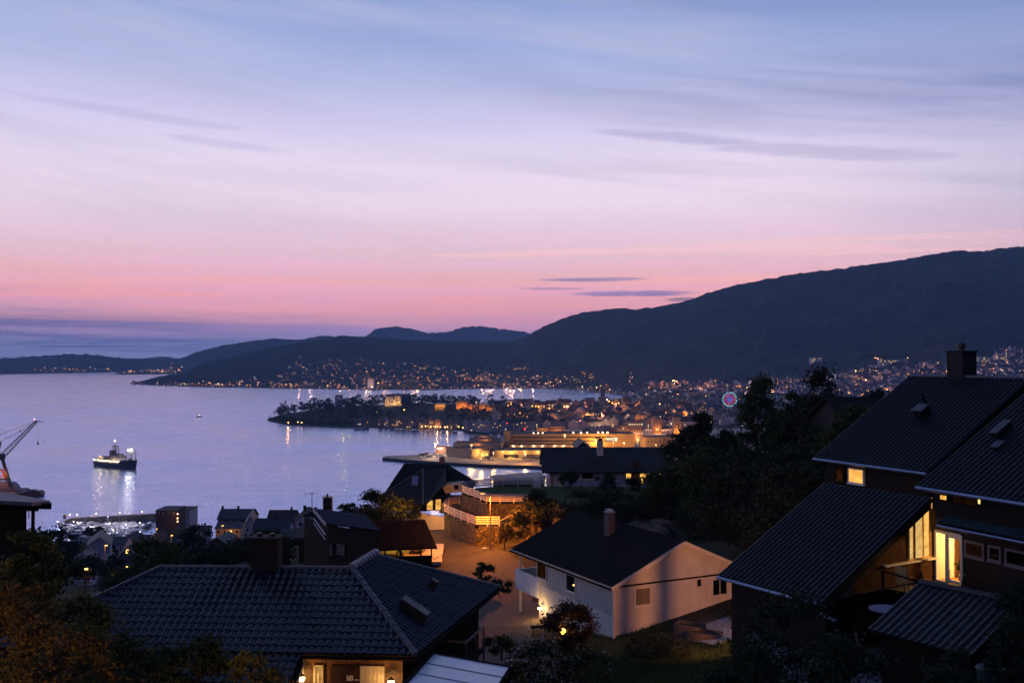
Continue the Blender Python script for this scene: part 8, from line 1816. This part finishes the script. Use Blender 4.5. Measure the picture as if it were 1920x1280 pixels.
P_('tree', 'yellow-green lit tree above the left end of the tiled ridge', 'tree', 290, 1085, 112, 4.3, 3.0, 6000, .34, L_green, seed=15, nb=30)
P_('tree', 'large dark tree rising behind the tiled ridge below the skyline houses', 'tree', 368, 1090, 160, 9.6, 3.0, 8000, .4, L_dark, seed=16, nb=36)
P_('tree', 'broad dark tree joined to the large one on its left side', 'tree', 330, 1088, 185, 3.8, 4.0, 5500, .45, L_dark, seed=17, nb=32)
P_('tree', 'brownish dark tree behind the brick chimney of the tiled house', 'tree', 500, 1085, 72, 3.6, 2.0, 6500, .2, L_dark, seed=18, nb=30)
P_('tree', 'dark tree beside the marina apartment block', 'tree', 320, 1042, 420, 4.5, 5, 3500, .8, L_dark, seed=19, nb=28)
P_('tree', 'dark tree over the marina boats in the middle', 'tree', 176, 1008, 470, 5, 5, 2500, .9, L_dark, seed=20, nb=20)
P_('tree', 'dark tree to the left below the moored boats', 'tree', 120, 1052, 330, 6.5, 5, 3500, .8, L_dark, seed=21, nb=22)
P_('tree', 'dark tree in the dip between the pale houses and the tiled ridge', 'tree', 250, 1105, 150, 3.0, 3.5, 5000, .4, L_dark, seed=22, nb=26)
P_('tree', 'dark tree low behind the ridge left of the brick chimney', 'tree', 420, 1085, 120, 4.6, 3.6, 5000, .4, L_dark, seed=23, nb=26)
P_('shrub', 'dark shrub at the foot of the hip-roofed house', 'shrub', 702, 985, 105, 3.6, 2.0, 5000, .26, L_dark, seed=24, nb=24, h0=.4)
P_('shrub', 'loose pale-green shrub on the skyline left of the hip-roofed house', 'shrub', 660, 985, 112, 2.9, 1.3, 2500, .22, L_green, 'loose', seed=25, nb=20, h0=.3)
P_('shrub', 'small skyline shrub beside the chimney of the gabled house', 'shrub', 640, 983, 112, 2.2, 1.3, 2200, .22, L_green, seed=26, nb=16, h0=.3)
P_('shrub', 'dense dark shrub in front of the hip-roofed house', 'shrub', 738, 982, 108, 2.6, 2.2, 4500, .26, L_dark, seed=27, nb=24, h0=.2)
P_('shrub', 'grey-green rounded shrub above the carport roof', 'shrub', 738, 1000, 98, 2.2, 2.3, 5000, .2, L_green, seed=28, nb=26, h0=.2)
P_('shrub', 'dark shrub between the gabled house and the carport', 'shrub', 690, 990, 96, 1.8, 1.8, 3000, .22, L_dark, seed=29, nb=18, h0=.2)
P_('shrub', 'dark shrub left of the glowing garden wall', 'shrub', 768, 975, 112, 2.0, 1.2, 2500, .24, L_dark, seed=30, nb=16, h0=.2)
P_('shrub', 'round bush on the verge catching orange street light', 'shrub', 906, 1092, 78, 1.75, 1.0, 3200, .15, L_green, 'loose', seed=31, nb=22, h0=.25)
P_('hedge', 'low clipped hedge beside the round bush on the verge', 'hedge', 936, 1112, 70, 1.0, .85, 3500, .12, L_dark, seed=32, nb=22, h0=.15)
P_('shrub', 'dark creeping bush along the balcony side of the tiled house', 'shrub', 940, 1225, 47, .8, .9, 2500, .11, L_olive, seed=33, nb=16, h0=.1)
P_('shrub', 'orange-lit bush on the bank right of the street lamp', 'shrub', 972, 1010, 92, 2.6, 1.3, 4500, .16, L_olive, 'loose', seed=34, nb=26, h0=.3)
P_('shrub', 'orange-lit bush hanging over the stone walls below the wire', 'shrub', 990, 985, 95, 2.2, 1.6, 4500, .18, L_olive, seed=35, nb=26, h0=.1)
P_('shrub', 'dark bush at the end of the straight lawn fence', 'shrub', 1010, 960, 99, 2.0, 1.8, 4500, .2, L_dark, seed=36, nb=26, h0=.2)
P_('shrub', 'dark bush beneath the white wall of the long house', 'shrub', 1085, 952, 106, 1.6, 2.6, 5000, .22, L_dark, seed=37, nb=28, h0=.1)
P_('shrub', 'dark bush on the knoll below the lit window wall', 'shrub', 1150, 955, 104, 2.0, 2.8, 5500, .22, L_dark, seed=38, nb=28, h0=.1)
P_('tree', 'small garden tree in front of the long house wall at the left', 'tree', 1068, 937, 112, 3.4, 1.1, 3000, .2, L_dark, seed=39, nb=18, h0=1.3)
P_('tree', 'second small garden tree covering the middle of the long house wall', 'tree', 1140, 930, 112, 2.8, 1.4, 3200, .2, L_dark, seed=40, nb=18, h0=.5)
P_('shrub', 'round shrub in front of the narrow yellow window', 'shrub', 1180, 932, 111, 2.2, 1.2, 3000, .2, L_dark, seed=41, nb=18, h0=.2)
P_('shrub', 'round shrub before the bright window wall', 'shrub', 1214, 936, 110, 3.0, 1.5, 4000, .2, L_dark, seed=42, nb=22, h0=.2)
P_('shrub', 'dark scrub on the bank above the white house roof', 'shrub', 1240, 975, 92, 2.2, 3.2, 7000, .22, L_dark, seed=43, nb=34, h0=.1)
P_('shrub', 'dark scrub behind the chimney of the white house', 'shrub', 1120, 985, 92, 2.4, 3.2, 7000, .22, L_dark, seed=44, nb=34, h0=.1)
P_('shrub', 'dark scrub to the right above the lit gable', 'shrub', 1340, 1010, 84, 2.6, 3.2, 7000, .22, L_dark, seed=45, nb=34, h0=.1)
P_('shrub', 'dark scrub behind the left end of the white house ridge', 'shrub', 1050, 980, 94, 1.9, 2.2, 5000, .2, L_dark, seed=46, nb=26, h0=.1)
P_('shrub', 'low scrub between the knoll and the big trees', 'shrub', 1290, 950, 98, 2.6, 3.0, 6000, .24, L_dark, seed=47, nb=30, h0=.1)
# the big trees
for i, (px, py, Y, h, r, kind, lab) in enumerate((
        (1424, 1010, 92, 15.6, 2.7, 'loose', 'tallest tree, its loose crown just right of the Ferris wheel'), (1362, 1000, 94, 10.2, 2.4, 'round', 'tree whose crown ends just below the Ferris wheel'), (1316, 1000, 96, 12.2, 2.0, 'loose', 'tree left of the Ferris wheel with the port lights behind it'),
        (1466, 1010, 90, 12.0, 2.8, 'loose', 'tree filling the gap between the two tall crowns'), (1532, 1020, 84, 15.6, 3.0, 'round', 'tall rounded tree rising left of the highest timber roof'),
        (1284, 990, 98, 10.0, 2.5, 'round', 'lower tree at the end of the long house roof'), (1340, 1020, 86, 8.6, 3.2, 'round', 'dark tree in the lower row, left one'),
        (1410, 1030, 82, 8.4, 3.4, 'round', 'dark tree in the lower row, middle one'), (1480, 1030, 78, 8.6, 3.2, 'round', 'dark tree in the lower row, right one'), (1500, 1000, 94, 12.2, 2.8, 'round', 'tree just left of the tall rounded one'),
        (1642, 860, 90, 6.4, 1.9, 'round', 'small tree top showing above the black neighbouring roof'), (1580, 900, 80, 5.2, 2.6, 'round', 'dark tree between the neighbouring roof and the timber house'), (1604, 960, 70, 7.9, 2.2, 'round', 'dark tree hiding the gable of the black-roofed neighbour'),
        (1400, 1050, 74, 7.2, 3.4, 'round', 'lowest dark tree above the gable, left one'), (1480, 1060, 66, 7.0, 3.2, 'round', 'lowest dark tree beside the long timber roof'), (1265, 1000, 92, 6.4, 2.8, 'round', 'dark tree rooted behind the white house ridge'), (1540, 1010, 76, 8.4, 2.8, 'round', 'dark tree touching the left tip of the highest timber roof'))):
    P_('tree', lab, 'tree', px, py, Y, h, r, int(15500 if h > 9 else 10500), .27, L_dark if i % 3 else L_green, kind, seed=60 + i, nb=70 if h > 9 else 40, h0=h * .18)
# garden by the white house
P_('shrub', 'reddish-leaved round bush in front of the white house wall, a lamp glowing inside', 'shrub', 1068, 1232, 52, 2.9, 1.25, 15000, .13, L_red, seed=80, nb=40, h0=.2)
q = at(1058, 1196, 50.6); o = root('garden_lamp', (q.x, q.y, ground_z(q.x, q.y)), 'small yellow garden lamp shining through the reddish bush', 'lamp'); mb = MB(); mb.ball(q + Vector((0, 1.3, 0)), .15, 8, 6); mb.build('lantern', glow('garden_globe', (255, 196, 80), 7), o); mb = MB(); mb.tube((q.x, q.y, q.z - 1.0), q, .03); mb.build('post', M_black, o); lamp('lamp_light', q + Vector((0, .9, .25)), 14, (255, 180, 60), .05, o)
P_('shrub', 'white-flowering shrub at the bottom centre beside the canopy', 'shrub', 1010, 1300, 42, 2.1, 1.5, 8000, .10, L_green, seed=81, nb=34, h0=.2, extra=(L_white, 900, .13))
P_('shrub', 'second white-flowering shrub before the reddish bush', 'shrub', 1100, 1300, 43, 1.9, 1.5, 7500, .10, L_green, seed=82, nb=34, h0=.2, extra=(L_white, 260, .11))
P_('shrub', 'sparse white-blossomed twigs right of the canopy', 'shrub', 975, 1330, 38, 1.9, .9, 3500, .10, L_green, 'loose', seed=83, nb=22, h0=.2, extra=(L_white, 380, .12))
P_('shrub', 'dark low shrub along the foot of the lit gable', 'shrub', 1230, 1228, 51, .9, 1.7, 4500, .12, L_dark, seed=84, nb=28, h0=.1)
P_('shrub', 'dark shrub between the gable wall and the timber house', 'shrub', 1392, 1165, 56, .9, .8, 3500, .14, L_dark, seed=85, nb=20, h0=.2)
P_('shrub', 'large dark shrub below the zinc gutter of the timber house', 'shrub', 1490, 1330, 31, 3.6, 1.7, 9500, .12, L_dark, seed=86, nb=40, h0=.3)
P_('shrub', 'dark shrub at the bottom edge in the middle of the garden', 'shrub', 1400, 1330, 34, 1.8, 1.5, 6000, .13, L_dark, seed=87, nb=28, h0=.2)
P_('shrub', 'dark shrub left of the shed wall at the bottom edge', 'shrub', 1590, 1345, 28, 2.2, 1.2, 5500, .12, L_dark, seed=88, nb=26, h0=.2)
P_('shrub', 'ivy-like bush climbing the right end of the shed roof', 'shrub', 1905, 1310, 29, 2.4, .9, 6000, .11, L_dark, 'loose', seed=89, nb=30, h0=.2)
P_('shrub', 'dark bush behind the ridge of the shed against the terrace wall', 'shrub', 1925, 1180, 33, 1.7, .9, 5000, .12, L_dark, seed=90, nb=26, h0=.2)
P_('shrub', 'low bush under the shed eaves by the turquoise tub', 'shrub', 1790, 1340, 27, 1.9, 1.0, 4500, .11, L_dark, seed=91, nb=24, h0=.2)
# grass on the near garden and verge: short tufts
def tufts(region, n, h_, m, name='grass', seed=0):
    rg = np.random.default_rng(seed); mb = MB(); k = 0
    while k < n:
        px, py = rg.uniform(region[0], region[2]), rg.uniform(region[1], region[3]); zz = 104.0
        for _ in range(5): g = gnd(px, py, zz); zz = ground_z(g.x, g.y)
        a = rg.uniform(0, 6.3); hh = h_ * rg.uniform(.5, 1.4); w_ = .02; dx, dy = math.cos(a) * w_, math.sin(a) * w_; lx, ly = rg.normal(0, .04, 2); b = len(mb.v)
        mb.v += [(g.x - dx, g.y - dy, zz + .02), (g.x + dx, g.y + dy, zz + .02), (g.x + lx, g.y + ly, zz + hh + .1)]; mb.f.append((b, b + 1, b + 2)); mb.mi.append(0); k += 1
    tag(mb.build(name, m), kind='stuff')
tufts((1090, 1170, 1560, 1285), 22000, .12, leafmat('grass_blades', (48, 66, 30), (84, 104, 48)), seed=3)
# ---- street lamps below the frame, whose light falls on the gable and on the left shrubs
def sidelamp(b, h_, label, tgt, power, spot, col=(255, 150, 74)):
    o = root('street_lamp', b, label, 'street lamp'); b = Vector(b); mb = MB(); mb.tube(b, b + Vector((0, 0, h_)), .06, .05); mb.build('pole', M_pole, o); t = b + Vector((0, 0, h_)); mb = MB(); mb.box(t + Vector((0, 0, .14)), (.5, .5, .1)); mb.build('lamp_head', M_pole, o); d = Vector(tgt) - t; lamp('lamp_light', t + d.normalized() * .1, power, col, .045, o, spot=spot, direction=d); return t
gt = WH['WA'].lerp(WH['WB'], .42); gt = Vector((gt.x, gt.y, 105.9))
we_ = d1 + UD['w'] * 4.3 - UD['u'] * .35; LT = Vector((we_.x, we_.y, 109.2))
o = root('wall_lantern', LT, 'lantern on the far end wall of the timber house that lights the white gable', 'lamp'); mb = MB(); mb.box(LT + Vector((0, 0, .12)), (.3, .3, .06)); mb.beam(LT + Vector((0, 0, .1)), LT + UD['u'] * .5 + Vector((0, 0, .1)), .04); mb.build('bracket', M_black, o)
dv = gt - LT; lamp('lamp_light', LT, GABLE_W, (255, 158, 92), .10, o, spot=100, direction=dv)
# two unseen posts, added and sized to cast the shadow bands on the gable
def shadow_post(px0, px1, f, label):
    a = onwall(px0, 1130, WH['WA'], WH['g']); b = onwall(px1, 1130, WH['WA'], WH['g']); c = LT + ((a + b) / 2 - LT) * f; w_ = (b - a).length * f * .8; o = root('shadow_band_post', (c.x, c.y, ground_z(c.x, c.y)), label, 'post'); mb = MB(); mb.box((c.x, c.y, 108.9), (w_, w_, 4.2), math.atan2(WH['g'].y, WH['g'].x)); mb.build('post', M_darktrim, o)
shadow_post(1150, 1191, .12, 'added unseen shadow-casting post by the end-wall lantern, nearer the white house corner'); shadow_post(1228, 1262, .12, 'added unseen shadow-casting post by the end-wall lantern, nearer the camera')
b = Vector((-7.2, 9.5, ground_z(-7.2, 9.5))); sidelamp(b, 3.6, 'street lamp below the picture that lights the left shrubs orange', (-10.5, 20, 108), 2600, 110, (255, 168, 84))
# ---------------------------------------------------------------- evening haze over the fjord
hz = MB(); hz.box((0, 7450, 398), (19000, 15900, 804))
hm = bpy.data.materials.new('haze'); hm.use_nodes = True; n = NT(hm.node_tree)
pv = n.node('ShaderNodeVolumePrincipled'); pv.inputs['Color'].default_value = (.35, .57, .94, 1); pv.inputs['Density'].default_value = HAZE_D
o = n.node('ShaderNodeOutputMaterial'); n.t.links.new(pv.outputs[0], o.inputs['Volume'])
tag(hz.build('haze', hm), kind='stuff')
